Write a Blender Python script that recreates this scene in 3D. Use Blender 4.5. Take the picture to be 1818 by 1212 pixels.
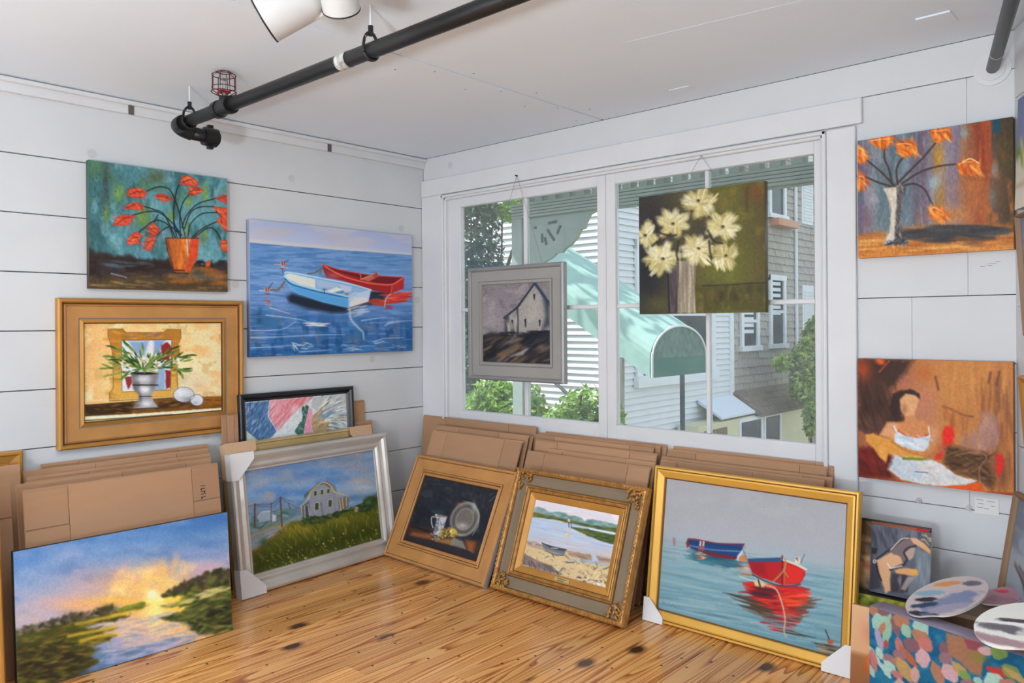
import bpy, bmesh, math, random
import numpy as np
from mathutils import Vector, Matrix

# ------------------------------------------------------------------ scene / camera / light
for o in list(bpy.data.objects):
    bpy.data.objects.remove(o, do_unlink=True)
SC = bpy.context.scene
COL = SC.collection
random.seed(4)

CAM_POS = Vector((3.775, -3.326, 1.30))
roll = math.atan(0.00713)
fwd = Vector((-0.67237, 0.74022, 0.0)); rgt = Vector((0.74022, 0.67237, 0.0)); upv = Vector((0, 0, 1))
c_r = rgt * math.cos(roll) - upv * math.sin(roll)
c_u = rgt * math.sin(roll) + upv * math.cos(roll)
cam_d = bpy.data.cameras.new('camera'); cam = bpy.data.objects.new('camera', cam_d); COL.objects.link(cam)
cam.matrix_world = Matrix(((c_r.x, c_u.x, -fwd.x, CAM_POS.x), (c_r.y, c_u.y, -fwd.y, CAM_POS.y),
                           (c_r.z, c_u.z, -fwd.z, CAM_POS.z), (0, 0, 0, 1)))
cam_d.sensor_width = 36; cam_d.lens = 1396 / 1818 * 36; cam_d.shift_y = -31 / 1818; cam_d.clip_start = 0.05
SC.camera = cam

world = bpy.data.worlds.new('world'); SC.world = world; world.use_nodes = True
wn = world.node_tree.nodes; wl = world.node_tree.links
sky = wn.new('ShaderNodeTexSky'); sky.sky_type = 'NISHITA'; sky.sun_disc = False
sky.sun_elevation = math.radians(58); sky.sun_rotation = math.radians(247); sky.air_density = 1.0; sky.dust_density = 1.5
hs = wn.new('ShaderNodeHueSaturation'); hs.inputs['Saturation'].default_value = 0.42
wl.new(sky.outputs['Color'], hs.inputs['Color']); wl.new(hs.outputs['Color'], wn['Background'].inputs['Color']); wn['Background'].inputs['Strength'].default_value = 0.44

def light(name, kind, loc, direction, energy, color=(1, 1, 1), **kw):
    d = bpy.data.lights.new(name, kind); o = bpy.data.objects.new(name, d); COL.objects.link(o)
    o.location = loc; o.rotation_euler = Vector(direction).to_track_quat('-Z', 'Y').to_euler()
    d.energy = energy; d.color = color
    for k, v in kw.items(): setattr(d, k, v)
    return o
light('sun', 'SUN', (0, 0, 20), (0.60, 0.25, -0.76), 8.5, (1.0, 0.95, 0.88), angle=0.01)
# added fill panels behind the photographer, standing in for window daylight
light('daylight_back_a', 'AREA', (1.6, -6.85, 1.5), (0.0, 1, 0.3), 54, (0.88, 0.945, 1.0), shape='RECTANGLE', size=2.2, size_y=1.6)
light('daylight_back_b', 'AREA', (4.0, -6.85, 1.5), (-0.15, 1, 0.3), 54, (0.88, 0.945, 1.0), shape='RECTANGLE', size=1.6, size_y=1.6)

vs = SC.view_settings
vs.view_transform = 'Standard'; vs.look = 'None'; vs.exposure = -0.07; vs.gamma = 1.0; vs.use_curve_mapping = False

# ------------------------------------------------------------------ helpers
def lin(c):
    return tuple(((v / 255) / 12.92 if v / 255 <= 0.04045 else ((v / 255 + 0.055) / 1.055) ** 2.4) for v in c)

MATS = {}
def mat(name, col, rough=0.6, metal=0.0, spec=0.4, bump=0.0, bscale=60, var=0.0, vscale=4, coat=0.0, stretch=(1, 1, 1), col2=None, trans=0.0):
    """plain procedural material: base colour with noise variation and fine relief (sRGB 0-255 colours)"""
    if name in MATS: return MATS[name]
    m = bpy.data.materials.new(name); m.use_nodes = True; nt = m.node_tree; N = nt.nodes; L = nt.links
    b = N['Principled BSDF']; c = lin(col)
    b.inputs['Roughness'].default_value = rough; b.inputs['Metallic'].default_value = metal
    b.inputs['Specular IOR Level'].default_value = spec; b.inputs['Coat Weight'].default_value = coat
    tc = N.new('ShaderNodeTexCoord'); mp = N.new('ShaderNodeMapping'); mp.inputs['Scale'].default_value = stretch
    L.new(tc.outputs['Object'], mp.inputs['Vector'])
    ns = N.new('ShaderNodeTexNoise'); ns.inputs['Scale'].default_value = vscale; ns.inputs['Detail'].default_value = 4
    L.new(mp.outputs['Vector'], ns.inputs['Vector'])
    rp = N.new('ShaderNodeMapRange'); rp.inputs['From Min'].default_value = 0.3; rp.inputs['From Max'].default_value = 0.7
    L.new(ns.outputs['Fac'], rp.inputs['Value'])
    mx = N.new('ShaderNodeMix'); mx.data_type = 'RGBA'
    lo = tuple(max(0, v * (1 - var)) for v in c) if col2 is None else lin(col2)
    hi = tuple(min(1, v * (1 + var)) for v in c) if col2 is None else c
    mx.inputs['A'].default_value = (*lo, 1); mx.inputs['B'].default_value = (*hi, 1)
    L.new(rp.outputs['Result'], mx.inputs['Factor']); L.new(mx.outputs['Result'], b.inputs['Base Color'])
    if bump > 0:
        n2 = N.new('ShaderNodeTexNoise'); n2.inputs['Scale'].default_value = bscale; n2.inputs['Detail'].default_value = 3
        L.new(mp.outputs['Vector'], n2.inputs['Vector'])
        bp = N.new('ShaderNodeBump'); bp.inputs['Strength'].default_value = bump; bp.inputs['Distance'].default_value = 0.003
        L.new(n2.outputs['Fac'], bp.inputs['Height']); L.new(bp.outputs['Normal'], b.inputs['Normal'])
    if trans: b.inputs['Transmission Weight'].default_value = trans
    MATS[name] = m; return m

def node_wall_paint():
    m = bpy.data.materials.new('white_painted_pine'); m.use_nodes = True; N = m.node_tree.nodes; L = m.node_tree.links
    b = N['Principled BSDF']; b.inputs['Roughness'].default_value = 0.5; b.inputs['Specular IOR Level'].default_value = 0.3
    tc = N.new('ShaderNodeTexCoord'); oi = N.new('ShaderNodeObjectInfo')
    ad = N.new('ShaderNodeVectorMath'); ad.operation = 'ADD'
    L.new(tc.outputs['Object'], ad.inputs[0]); L.new(oi.outputs['Location'], ad.inputs[1])
    sx = N.new('ShaderNodeSeparateXYZ'); L.new(ad.outputs['Vector'], sx.inputs[0]); sm = N.new('ShaderNodeMath'); L.new(sx.outputs[0], sm.inputs[0]); L.new(sx.outputs[1], sm.inputs[1])
    cx = N.new('ShaderNodeCombineXYZ'); L.new(sm.outputs[0], cx.inputs[0]); L.new(sx.outputs[2], cx.inputs[1])
    vo = N.new('ShaderNodeTexVoronoi'); vo.voronoi_dimensions = '2D'; vo.inputs['Scale'].default_value = 1.7; vo.inputs['Randomness'].default_value = 1.0
    L.new(cx.outputs[0], vo.inputs['Vector'])
    cr = N.new('ShaderNodeValToRGB'); e = cr.color_ramp.elements
    e[0].position = 0.0; e[0].color = (*lin((206, 204, 199)), 1); e[1].position = 0.045; e[1].color = (*lin((213, 216, 219)), 1)
    k = cr.color_ramp.elements.new(0.028); k.color = (*lin((199, 201, 202)), 1)
    k = cr.color_ramp.elements.new(0.037); k.color = (*lin((210, 212, 215)), 1)
    L.new(vo.outputs['Distance'], cr.inputs['Fac'])
    ns = N.new('ShaderNodeTexNoise'); ns.inputs['Scale'].default_value = 3; ns.inputs['Detail'].default_value = 5
    L.new(ad.outputs['Vector'], ns.inputs['Vector'])
    mr = N.new('ShaderNodeMapRange'); mr.inputs['From Min'].default_value = 0.35; mr.inputs['From Max'].default_value = 0.65
    mr.inputs['To Min'].default_value = 0.955; mr.inputs['To Max'].default_value = 1.0
    L.new(ns.outputs['Fac'], mr.inputs['Value'])
    mu = N.new('ShaderNodeMix'); mu.data_type = 'RGBA'; mu.blend_type = 'MULTIPLY'; mu.inputs['Factor'].default_value = 1
    L.new(cr.outputs['Color'], mu.inputs['A']); L.new(mr.outputs['Result'], mu.inputs['B'])
    L.new(mu.outputs['Result'], b.inputs['Base Color'])
    n2 = N.new('ShaderNodeTexNoise'); n2.inputs['Scale'].default_value = 28; n2.inputs['Detail'].default_value = 5
    mp = N.new('ShaderNodeMapping'); mp.inputs['Scale'].default_value = (0.25, 0.25, 2.4)
    L.new(ad.outputs['Vector'], mp.inputs['Vector']); L.new(mp.outputs['Vector'], n2.inputs['Vector'])
    bp = N.new('ShaderNodeBump'); bp.inputs['Strength'].default_value = 0.22; bp.inputs['Distance'].default_value = 0.002
    L.new(n2.outputs['Fac'], bp.inputs['Height']); L.new(bp.outputs['Normal'], b.inputs['Normal'])
    return m

def node_pine_floor():
    m = bpy.data.materials.new('varnished_pine'); m.use_nodes = True; N = m.node_tree.nodes; L = m.node_tree.links
    b = N['Principled BSDF']; b.inputs['Roughness'].default_value = 0.26; b.inputs['Specular IOR Level'].default_value = 0.45
    b.inputs['Coat Weight'].default_value = 0.2; b.inputs['Coat Roughness'].default_value = 0.15
    tc = N.new('ShaderNodeTexCoord'); oi = N.new('ShaderNodeObjectInfo')
    sc = N.new('ShaderNodeVectorMath'); sc.operation = 'SCALE'; sc.inputs['Scale'].default_value = 3.7
    L.new(oi.outputs['Location'], sc.inputs[0])
    ad = N.new('ShaderNodeVectorMath'); ad.operation = 'ADD'
    L.new(tc.outputs['Object'], ad.inputs[0]); L.new(sc.outputs['Vector'], ad.inputs[1])
    mp = N.new('ShaderNodeMapping'); mp.inputs['Scale'].default_value = (8.5, 0.38, 1)
    L.new(ad.outputs['Vector'], mp.inputs['Vector'])
    ns = N.new('ShaderNodeTexNoise'); ns.inputs['Scale'].default_value = 1.15; ns.inputs['Detail'].default_value = 1.2; ns.inputs['Roughness'].default_value = 0.4
    L.new(mp.outputs['Vector'], ns.inputs['Vector'])
    mu = N.new('ShaderNodeMath'); mu.operation = 'MULTIPLY'; mu.inputs[1].default_value = 17; L.new(ns.outputs['Fac'], mu.inputs[0])
    fr = N.new('ShaderNodeMath'); fr.operation = 'FRACT'; L.new(mu.outputs[0], fr.inputs[0])
    cr = N.new('ShaderNodeValToRGB'); e = cr.color_ramp.elements
    e[0].position = 0.0; e[0].color = (*lin((238, 179, 110)), 1); e[1].position = 1.0; e[1].color = (*lin((228, 161, 90)), 1)
    for p, c in ((0.5, (232, 168, 98)), (0.80, (196, 120, 60)), (0.92, (152, 84, 38))):
        k = cr.color_ramp.elements.new(p); k.color = (*lin(c), 1)
    L.new(fr.outputs[0], cr.inputs['Fac'])
    # fine fibre
    m2 = N.new('ShaderNodeMapping'); m2.inputs['Scale'].default_value = (60, 2, 1); L.new(ad.outputs['Vector'], m2.inputs['Vector'])
    n2 = N.new('ShaderNodeTexNoise'); n2.inputs['Scale'].default_value = 1; n2.inputs['Detail'].default_value = 3; L.new(m2.outputs['Vector'], n2.inputs['Vector'])
    r2 = N.new('ShaderNodeMapRange'); r2.inputs['To Min'].default_value = 0.82; r2.inputs['To Max'].default_value = 1.12; L.new(n2.outputs['Fac'], r2.inputs['Value'])
    # plank tone
    r3 = N.new('ShaderNodeMapRange'); r3.inputs['To Min'].default_value = 0.80; r3.inputs['To Max'].default_value = 1.1; L.new(oi.outputs['Random'], r3.inputs['Value'])
    pm = N.new('ShaderNodeMath'); pm.operation = 'MULTIPLY'; L.new(r2.outputs['Result'], pm.inputs[0]); L.new(r3.outputs['Result'], pm.inputs[1])
    x1 = N.new('ShaderNodeMix'); x1.data_type = 'RGBA'; x1.blend_type = 'MULTIPLY'; x1.inputs['Factor'].default_value = 1
    L.new(cr.outputs['Color'], x1.inputs['A']); L.new(pm.outputs[0], x1.inputs['B'])
    # knots and nail holes
    def spots(scale, rad, soft, prev, col, st):
        mpk = N.new('ShaderNodeMapping'); mpk.inputs['Scale'].default_value = st; L.new(ad.outputs['Vector'], mpk.inputs['Vector'])
        vo = N.new('ShaderNodeTexVoronoi'); vo.inputs['Scale'].default_value = scale; L.new(mpk.outputs['Vector'], vo.inputs['Vector'])
        vo.voronoi_dimensions = '2D'
        mr = N.new('ShaderNodeMapRange'); mr.inputs['From Min'].default_value = rad; mr.inputs['From Max'].default_value = rad + soft
        mr.inputs['To Min'].default_value = 1; mr.inputs['To Max'].default_value = 0; L.new(vo.outputs['Distance'], mr.inputs['Value'])
        x = N.new('ShaderNodeMix'); x.data_type = 'RGBA'; L.new(mr.outputs['Result'], x.inputs['Factor'])
        L.new(prev, x.inputs['A']); x.inputs['B'].default_value = (*lin(col), 1); return x.outputs['Result']
    o1 = spots(1.0, 0.022, 0.028, x1.outputs['Result'], (74, 40, 22), (1.2, 0.8, 1))
    o2 = spots(5.5, 0.026, 0.010, o1, (62, 36, 22), (1, 1, 1))
    L.new(o2, b.inputs['Base Color'])
    bp = N.new('ShaderNodeBump'); bp.inputs['Strength'].default_value = 0.08; bp.inputs['Distance'].default_value = 0.002
    L.new(fr.outputs[0], bp.inputs['Height']); L.new(bp.outputs['Normal'], b.inputs['Normal'])
    return m

def node_cardboard():
    m = bpy.data.materials.new('corrugated_cardboard'); m.use_nodes = True; N = m.node_tree.nodes; L = m.node_tree.links
    b = N['Principled BSDF']; b.inputs['Roughness'].default_value = 0.85; b.inputs['Specular IOR Level'].default_value = 0.15
    tc = N.new('ShaderNodeTexCoord'); oi = N.new('ShaderNodeObjectInfo')
    mp = N.new('ShaderNodeMapping'); mp.inputs['Scale'].default_value = (3, 3, 14); L.new(tc.outputs['Object'], mp.inputs['Vector'])
    ns = N.new('ShaderNodeTexNoise'); ns.inputs['Scale'].default_value = 2.2; ns.inputs['Detail'].default_value = 4; L.new(mp.outputs['Vector'], ns.inputs['Vector'])
    mx = N.new('ShaderNodeMix'); mx.data_type = 'RGBA'
    mx.inputs['A'].default_value = (*lin((172, 133, 102)), 1); mx.inputs['B'].default_value = (*lin((182, 142, 111)), 1)
    L.new(ns.outputs['Fac'], mx.inputs['Factor'])
    r3 = N.new('ShaderNodeMapRange'); r3.inputs['To Min'].default_value = 0.86; r3.inputs['To Max'].default_value = 1.06; L.new(oi.outputs['Random'], r3.inputs['Value'])
    x1 = N.new('ShaderNodeMix'); x1.data_type = 'RGBA'; x1.blend_type = 'MULTIPLY'; x1.inputs['Factor'].default_value = 1
    L.new(mx.outputs['Result'], x1.inputs['A']); L.new(r3.outputs['Result'], x1.inputs['B']); L.new(x1.outputs['Result'], b.inputs['Base Color'])
    return m

def node_paint(name, rough=0.45, bump=0.25, bscale=160, spec=0.2):
    """artist's paint on canvas: colour attribute, brush relief"""
    if name in MATS: return MATS[name]
    m = bpy.data.materials.new(name); m.use_nodes = True; N = m.node_tree.nodes; L = m.node_tree.links
    b = N['Principled BSDF']; b.inputs['Roughness'].default_value = rough; b.inputs['Specular IOR Level'].default_value = spec
    at = N.new('ShaderNodeVertexColor'); at.layer_name = 'paint'
    tc = N.new('ShaderNodeTexCoord')
    ns = N.new('ShaderNodeTexNoise'); ns.inputs['Scale'].default_value = bscale; ns.inputs['Detail'].default_value = 4
    L.new(tc.outputs['Object'], ns.inputs['Vector'])
    mr = N.new('ShaderNodeMapRange'); mr.inputs['To Min'].default_value = 0.95; mr.inputs['To Max'].default_value = 1.05; L.new(ns.outputs['Fac'], mr.inputs['Value'])
    x1 = N.new('ShaderNodeMix'); x1.data_type = 'RGBA'; x1.blend_type = 'MULTIPLY'; x1.inputs['Factor'].default_value = 1
    L.new(at.outputs['Color'], x1.inputs['A']); L.new(mr.outputs['Result'], x1.inputs['B']); L.new(x1.outputs['Result'], b.inputs['Base Color'])
    bp = N.new('ShaderNodeBump'); bp.inputs['Strength'].default_value = bump; bp.inputs['Distance'].default_value = 0.002
    L.new(ns.outputs['Fac'], bp.inputs['Height']); L.new(bp.outputs['Normal'], b.inputs['Normal'])
    MATS[name] = m; return m

def node_glass():
    m = bpy.data.materials.new('old_window_glass'); m.use_nodes = True; N = m.node_tree.nodes; L = m.node_tree.links
    out = N['Material Output']; N.remove(N['Principled BSDF'])
    tr = N.new('ShaderNodeBsdfTransparent'); tr.inputs['Color'].default_value = (0.93, 0.96, 0.96, 1)
    gl = N.new('ShaderNodeBsdfGlossy'); gl.inputs['Roughness'].default_value = 0.02
    df = N.new('ShaderNodeBsdfTranslucent'); df.inputs['Color'].default_value = (0.86, 0.92, 0.95, 1)
    fr = N.new('ShaderNodeFresnel'); fr.inputs['IOR'].default_value = 1.35
    tc = N.new('ShaderNodeTexCoord'); ns = N.new('ShaderNodeTexNoise'); ns.inputs['Scale'].default_value = 9; ns.inputs['Detail'].default_value = 5
    L.new(tc.outputs['Object'], ns.inputs['Vector'])
    mr = N.new('ShaderNodeMapRange'); mr.inputs['From Min'].default_value = 0.3; mr.inputs['From Max'].default_value = 0.75
    mr.inputs['To Min'].default_value = 0.04; mr.inputs['To Max'].default_value = 0.09; L.new(ns.outputs['Fac'], mr.inputs['Value'])
    a = N.new('ShaderNodeMixShader'); L.new(mr.outputs['Result'], a.inputs['Fac']); L.new(tr.outputs[0], a.inputs[1]); L.new(df.outputs[0], a.inputs[2])
    b2 = N.new('ShaderNodeMixShader'); L.new(fr.outputs[0], b2.inputs['Fac']); L.new(a.outputs[0], b2.inputs[1]); L.new(gl.outputs[0], b2.inputs[2])
    L.new(b2.outputs[0], out.inputs['Surface']); return m

WALL = node_wall_paint(); FLOOR = node_pine_floor(); CARD = node_cardboard(); GLASS = node_glass()
TRIM = mat('white_trim_paint', (216, 218, 221), 0.38, bump=0.12, bscale=40, var=0.03)
CEIL = mat('white_ceiling_paint', (232, 242, 252), 0.7, bump=0.08, bscale=20, var=0.02, vscale=1.2)
BLACKP = mat('black_iron_pipe', (24, 25, 27), 0.38, spec=0.4, bump=0.1, var=0.15, vscale=8)
RED = mat('red_enamel', (150, 28, 30), 0.4); STEEL = mat('brushed_steel', (170, 172, 174), 0.35, metal=0.8)
GAP = mat('dark_gap', (70, 62, 56), 0.9)

# ---- mesh building
def new_obj(name, me, m=None, parent=None):
    o = bpy.data.objects.new(name, me); COL.objects.link(o)
    if m is not None: me.materials.append(m)
    if parent is not None: o.parent = parent
    return o
def pyd(name, v, f, m=None, parent=None, smooth=False):
    me = bpy.data.meshes.new(name); me.from_pydata([tuple(p) for p in v], [], f); me.update()
    if smooth: me.polygons.foreach_set('use_smooth', [True] * len(me.polygons))
    return new_obj(name, me, m, parent)
class MB:
    def __init__(s): s.v = []; s.f = []
    def add(s, v, f):
        n = len(s.v); s.v += [tuple(p) for p in v]; s.f += [tuple(i + n for i in q) for q in f]; return s
    def box(s, a, b):
        (x0, y0, z0), (x1, y1, z1) = a, b
        return s.add([(x0, y0, z0), (x1, y0, z0), (x1, y1, z0), (x0, y1, z0), (x0, y0, z1), (x1, y0, z1), (x1, y1, z1), (x0, y1, z1)],
                     [(0, 3, 2, 1), (4, 5, 6, 7), (0, 1, 5, 4), (1, 2, 6, 5), (2, 3, 7, 6), (3, 0, 4, 7)])
    def prism(s, poly, d0, d1, axis=1):
        """poly in the plane across `axis`, extruded d0..d1"""
        def P(p, d):
            q = list(p); q.insert(axis, d); return tuple(q)
        n = len(poly); v = [P(p, d0) for p in poly] + [P(p, d1) for p in poly]
        f = [tuple(range(n)), tuple(range(2 * n - 1, n - 1, -1))] + [(i, i + n, (i + 1) % n + n, (i + 1) % n) for i in range(n)]
        return s.add(v, f)
    def tube(s, pts, r, n=10, caps=True, r2=None):
        pts = [Vector(p) for p in pts]; rings = []
        for i, p in enumerate(pts):
            t = (pts[min(i + 1, len(pts) - 1)] - pts[max(i - 1, 0)]).normalized()
            a = Vector((0, 0, 1)) if abs(t.z) < 0.9 else Vector((1, 0, 0))
            u = t.cross(a).normalized(); w = t.cross(u)
            rr = r if r2 is None else r + (r2 - r) * i / (len(pts) - 1)
            rings.append([p + (u * math.cos(k * 2 * math.pi / n) + w * math.sin(k * 2 * math.pi / n)) * rr for k in range(n)])
        v = [q for R in rings for q in R]; f = []
        for i in range(len(pts) - 1):
            for k in range(n): f.append((i * n + k, i * n + (k + 1) % n, (i + 1) * n + (k + 1) % n, (i + 1) * n + k))
        if caps: f.append(tuple(range(n - 1, -1, -1))); f.append(tuple(range((len(pts) - 1) * n, len(pts) * n)))
        return s.add(v, f)
    def ellipsoid(s, c, r, nu=8, nv=5, rot=None):
        v = []; f = []; c = Vector(c)
        for j in range(nv + 1):
            ph = math.pi * j / nv
            for i in range(nu):
                th = 2 * math.pi * i / nu
                q = Vector((r[0] * math.sin(ph) * math.cos(th), r[1] * math.sin(ph) * math.sin(th), r[2] * math.cos(ph)))
                if rot is not None: q = rot @ q
                v.append(c + q)
        for j in range(nv):
            for i in range(nu): f.append((j * nu + i, (j + 1) * nu + i, (j + 1) * nu + (i + 1) % nu, j * nu + (i + 1) % nu))
        return s.add(v, f)
    def build(s, name, m=None, parent=None, smooth=False): return pyd(name, s.v, s.f, m, parent, smooth)
def bevel(o, w=0.003, seg=1):
    md = o.modifiers.new('bevel', 'BEVEL'); md.width = w; md.segments = seg; md.limit_method = 'ANGLE'; return o
def empty(name, loc=(0, 0, 0), rx=0, rz=0, parent=None):
    o = bpy.data.objects.new(name, None); COL.objects.link(o); o.location = loc; o.rotation_euler = (rx, 0, rz)
    o.empty_display_size = 0.05
    if parent: o.parent = parent
    return o
def tag(o, label=None, cat=None, group=None, kind=None):
    if label: o['label'] = label
    if cat: o['category'] = cat
    if group: o['group'] = group
    if kind: o['kind'] = kind
    return o
def boxo(name, a, b, m, parent=None, bev=0.0):
    """box object whose origin is its own centre"""
    c = [(p + q) / 2 for p, q in zip(a, b)]
    o = MB().box([p - r for p, r in zip(a, c)], [q - r for q, r in zip(b, c)]).build(name, m, parent); o.location = c
    if bev: bevel(o, bev)
    return o

# ------------------------------------------------------------------ the room
H = 2.35
PX, PY = 3.213, 0.0                                  # where the angled wall meets the window wall
PD = Vector((0.45, -0.893, 0)).normalized(); PN = Vector((-0.893, -0.45, 0)).normalized()        # PN faces into the room
PA = math.atan2(PD.y, PD.x)
def part_pt(s, off, z): return Vector((PX, PY, z)) + PD * s + PN * off

floor = empty('floor'); tag(floor, 'varnished pine plank floor', kind='structure')
boxo('subfloor', (-0.1, -7.1, -0.12), (7.0, 0.1, -0.02), GAP, floor)
x = 0.0; k = 0
while x < 6.6:
    wdt = 0.118 + 0.014 * ((k * 7) % 5 - 2) / 2
    y = -7.0 + (k * 0.77) % 2.1 - 2.1
    while y < 0:
        ln = 1.5 + ((k * 37 + int(abs(y) * 10) * 13) % 17) / 12
        y0, y1 = max(y, -7.0), min(y + ln, -0.002)
        if y1 > -7 and y1 - y0 > 0.05:
            boxo('plank', (x + 0.0012, y0 + 0.0015, -0.02), (x + wdt - 0.0012, y1 - 0.0015, -0.0004 * ((k * 5) % 3)), FLOOR, floor)
        y += ln
    x += wdt; k += 1

wl_ = empty('wall_left'); tag(wl_, 'white painted horizontal board wall', kind='structure')
boxo('wall_core', (-0.16, -7.0, 0), (-0.022, 0.14, H), GAP, wl_)
zs = [0.0, 0.03, 0.28, 0.53, 0.781, 1.032, 1.285, 1.536, 1.786, 2.035, H]
for i in range(len(zs) - 1):
    boxo('wall_board', (-0.022, -7.0, zs[i] + (0.002 if i else 0)), (-0.0005 * (i % 3), 0.0, zs[i + 1] - 0.002), WALL, wl_, 0.002)
tr = empty('trim_1'); tag(tr, 'white ceiling trim board along the left wall', kind='structure')
boxo('trim_board', (0, -7.0, 2.285), (0.02, 0.0, 2.343), TRIM, tr, 0.003)
boxo('trim_fillet', (0.02, -7.0, 2.325), (0.038, 0.0, 2.345), TRIM, tr, 0.004)
for yy in (-1.81, -0.72):
    boxo('clip', (0.02, yy - 0.012, 2.283), (0.0235, yy + 0.012, 2.34), mat('grey_clip', (95, 92, 88), 0.5), tr)

wr = empty('wall_window'); tag(wr, 'white board wall around the window', kind='structure')
WX0, WX1, WZ0, WZ1 = 0.19, 2.545, 0.66, 2.095
for a, b in (((-0.02, 0.022, 0), (WX0 - 0.02, 0.15, H)), ((WX1 + 0.02, 0.022, 0), (6.2, 0.15, H)), ((WX0 - 0.02, 0.022, WZ1 + 0.02), (WX1 + 0.02, 0.15, H)), ((WX0 - 0.02, 0.022, 0), (WX1 + 0.02, 0.15, WZ0 - 0.02))):
    boxo('wall_core', a, b, GAP, wr)
zr = [0.0, 0.178, 0.428, 0.594, 0.894, 1.144, 1.394, 1.644, 1.894, 2.21, H]
for i in range(len(zr) - 1):
    z0, z1 = zr[i] + (0.0015 if i else 0), zr[i + 1] - 0.0015
    dy = 0.0004 * (i % 3)
    if z1 < WZ0:
        boxo('wall_board', (0, dy, z0), (4.6, 0.022, z1), WALL, wr, 0.0015)
    elif z0 > WZ1 - 0.01:
        boxo('wall_board', (0, dy, z0), (4.6, 0.022, z1), WALL, wr, 0.0015)
    else:
        if zr[i] < WZ0: boxo('wall_board', (WX0, dy, z0), (WX1, 0.022, WZ0), WALL, wr, 0.0015)
        if zr[i + 1] > WZ1: boxo('wall_board', (WX0, dy, WZ1), (WX1, 0.022, z1), WALL, wr, 0.0015)
        boxo('wall_board', (0, dy, z0), (WX0, 0.022, z1), WALL, wr, 0.0015)
        xs_ = 2.865 if i in (4, 5, 7) else 3.06
        boxo('wall_board', (WX1, dy, z0), (xs_, 0.022, z1), WALL, wr, 0.001)
        boxo('wall_board', (xs_ + 0.0007, dy, z0), (4.6, 0.022, z1), WALL, wr, 0.001)

wp = empty('wall_right'); tag(wp, 'white board wall running off at an angle on the right', kind='structure')
wp.location = (PX, PY, 0); wp.rotation_euler = (0, 0, PA)
boxo('wall_core', (-0.0, 0.022, 0), (7.3, 0.12, H), GAP, wp)
zp = [0.0, 0.1, 0.35, 0.6, 0.85, 1.10, 1.35, 1.60, 1.85, 2.10, H]
for i in range(len(zp) - 1):
    boxo('wall_board', (0.0, 0.0, zp[i] + 0.0015), (7.3, 0.022, zp[i + 1] - 0.0015), WALL, wp, 0.0015)

wb = empty('wall_back'); tag(wb, 'white wall with wide shop windows behind the photographer', kind='structure')
for a, b in (((-0.1, -7.1, 0), (0.5, -7.0, H)), ((2.7, -7.1, 0), (3.2, -7.0, H)), ((4.8, -7.1, 0), (6.6, -7.0, H)),
             ((0.5, -7.1, 0), (2.7, -7.0, 0.7)), ((3.2, -7.1, 0), (4.8, -7.0, 0.7)), ((0.5, -7.1, 2.3), (2.7, -7.0, H)), ((3.2, -7.1, 2.3), (4.8, -7.0, H))):
    boxo('wall_panel', a, b, WALL, wb)
for x0_, x1_ in ((0.5, 2.7), (3.2, 4.8)): boxo('frosted_pane', (x0_, -7.06, 0.7), (x1_, -7.04, 2.3), TRIM, wb)  # opaque white boards added to keep sun out of the openings

ce = empty('ceiling'); tag(ce, 'white painted panel ceiling', kind='structure')
boxo('ceiling_core', (-0.1, -7.1, H + 0.03), (7.0, 0.14, H + 0.1), mat('dark_ceiling_void', (40, 37, 34), 0.9), ce)
for a, b in (((0, -1.45), (1.390, 0)), ((1.403, -3.2), (3.9, 0)), ((0, -3.2), (1.397, -1.452)), ((3.902, -7), (7.0, 0)), ((0, -7), (2.6, -3.202)), ((2.602, -7), (3.9, -3.202))):
    boxo('ceiling_panel', (a[0], a[1], H), (b[0], b[1], H + 0.03), CEIL, ce)
pst = MB().prism([(2.11, -0.86), (3.45, -0.70), (3.45, -0.60), (2.09, -0.76)], H - 0.0005, H, 2).build('patch_strip', CEIL, ce)
boxo('patch_strip', (2.30, -2.2, H - 0.0005), (2.34, -0.84, H), CEIL, ce)
boxo('cover_plate', (2.98, -0.36, H - 0.006), (3.09, -0.25, H), CEIL, ce, 0.002)
boxo('cover_plate', (1.92, -0.22, H - 0.003), (2.02, -0.16, H), CEIL, ce, 0.001)
for q in range(10):
    MB().ellipsoid((0, 0, 0), (0.004, 0.004, 0.0015), 6, 3).build('screw_head', GAP, ce).location = (1.25 + (q * 37 % 11) * 0.012 + 0.05 * (q % 3), -1.25 + q * 0.13, H)

# ---- window
wi = empty('window_1'); tag(wi, 'wide white painted window of two four-pane sashes', kind='structure')
def wbox(n, a, b, m=TRIM, bev=0.003, parent=None): return boxo(n, a, b, m, parent or wi, bev)
# casing
wbox('casing_board', (0.002, -0.018, 0.55), (WX0, 0.0, 2.103)); wbox('casing_board', (WX1, -0.018, 0.35), (2.662, 0.0, 2.097))
wbox('head_casing', (0.002, -0.022, 2.103), (2.688, 0.0, 2.207))
wbox('apron_board', (WX0, -0.018, 0.50), (WX1, 0.0, 0.66))
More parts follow.
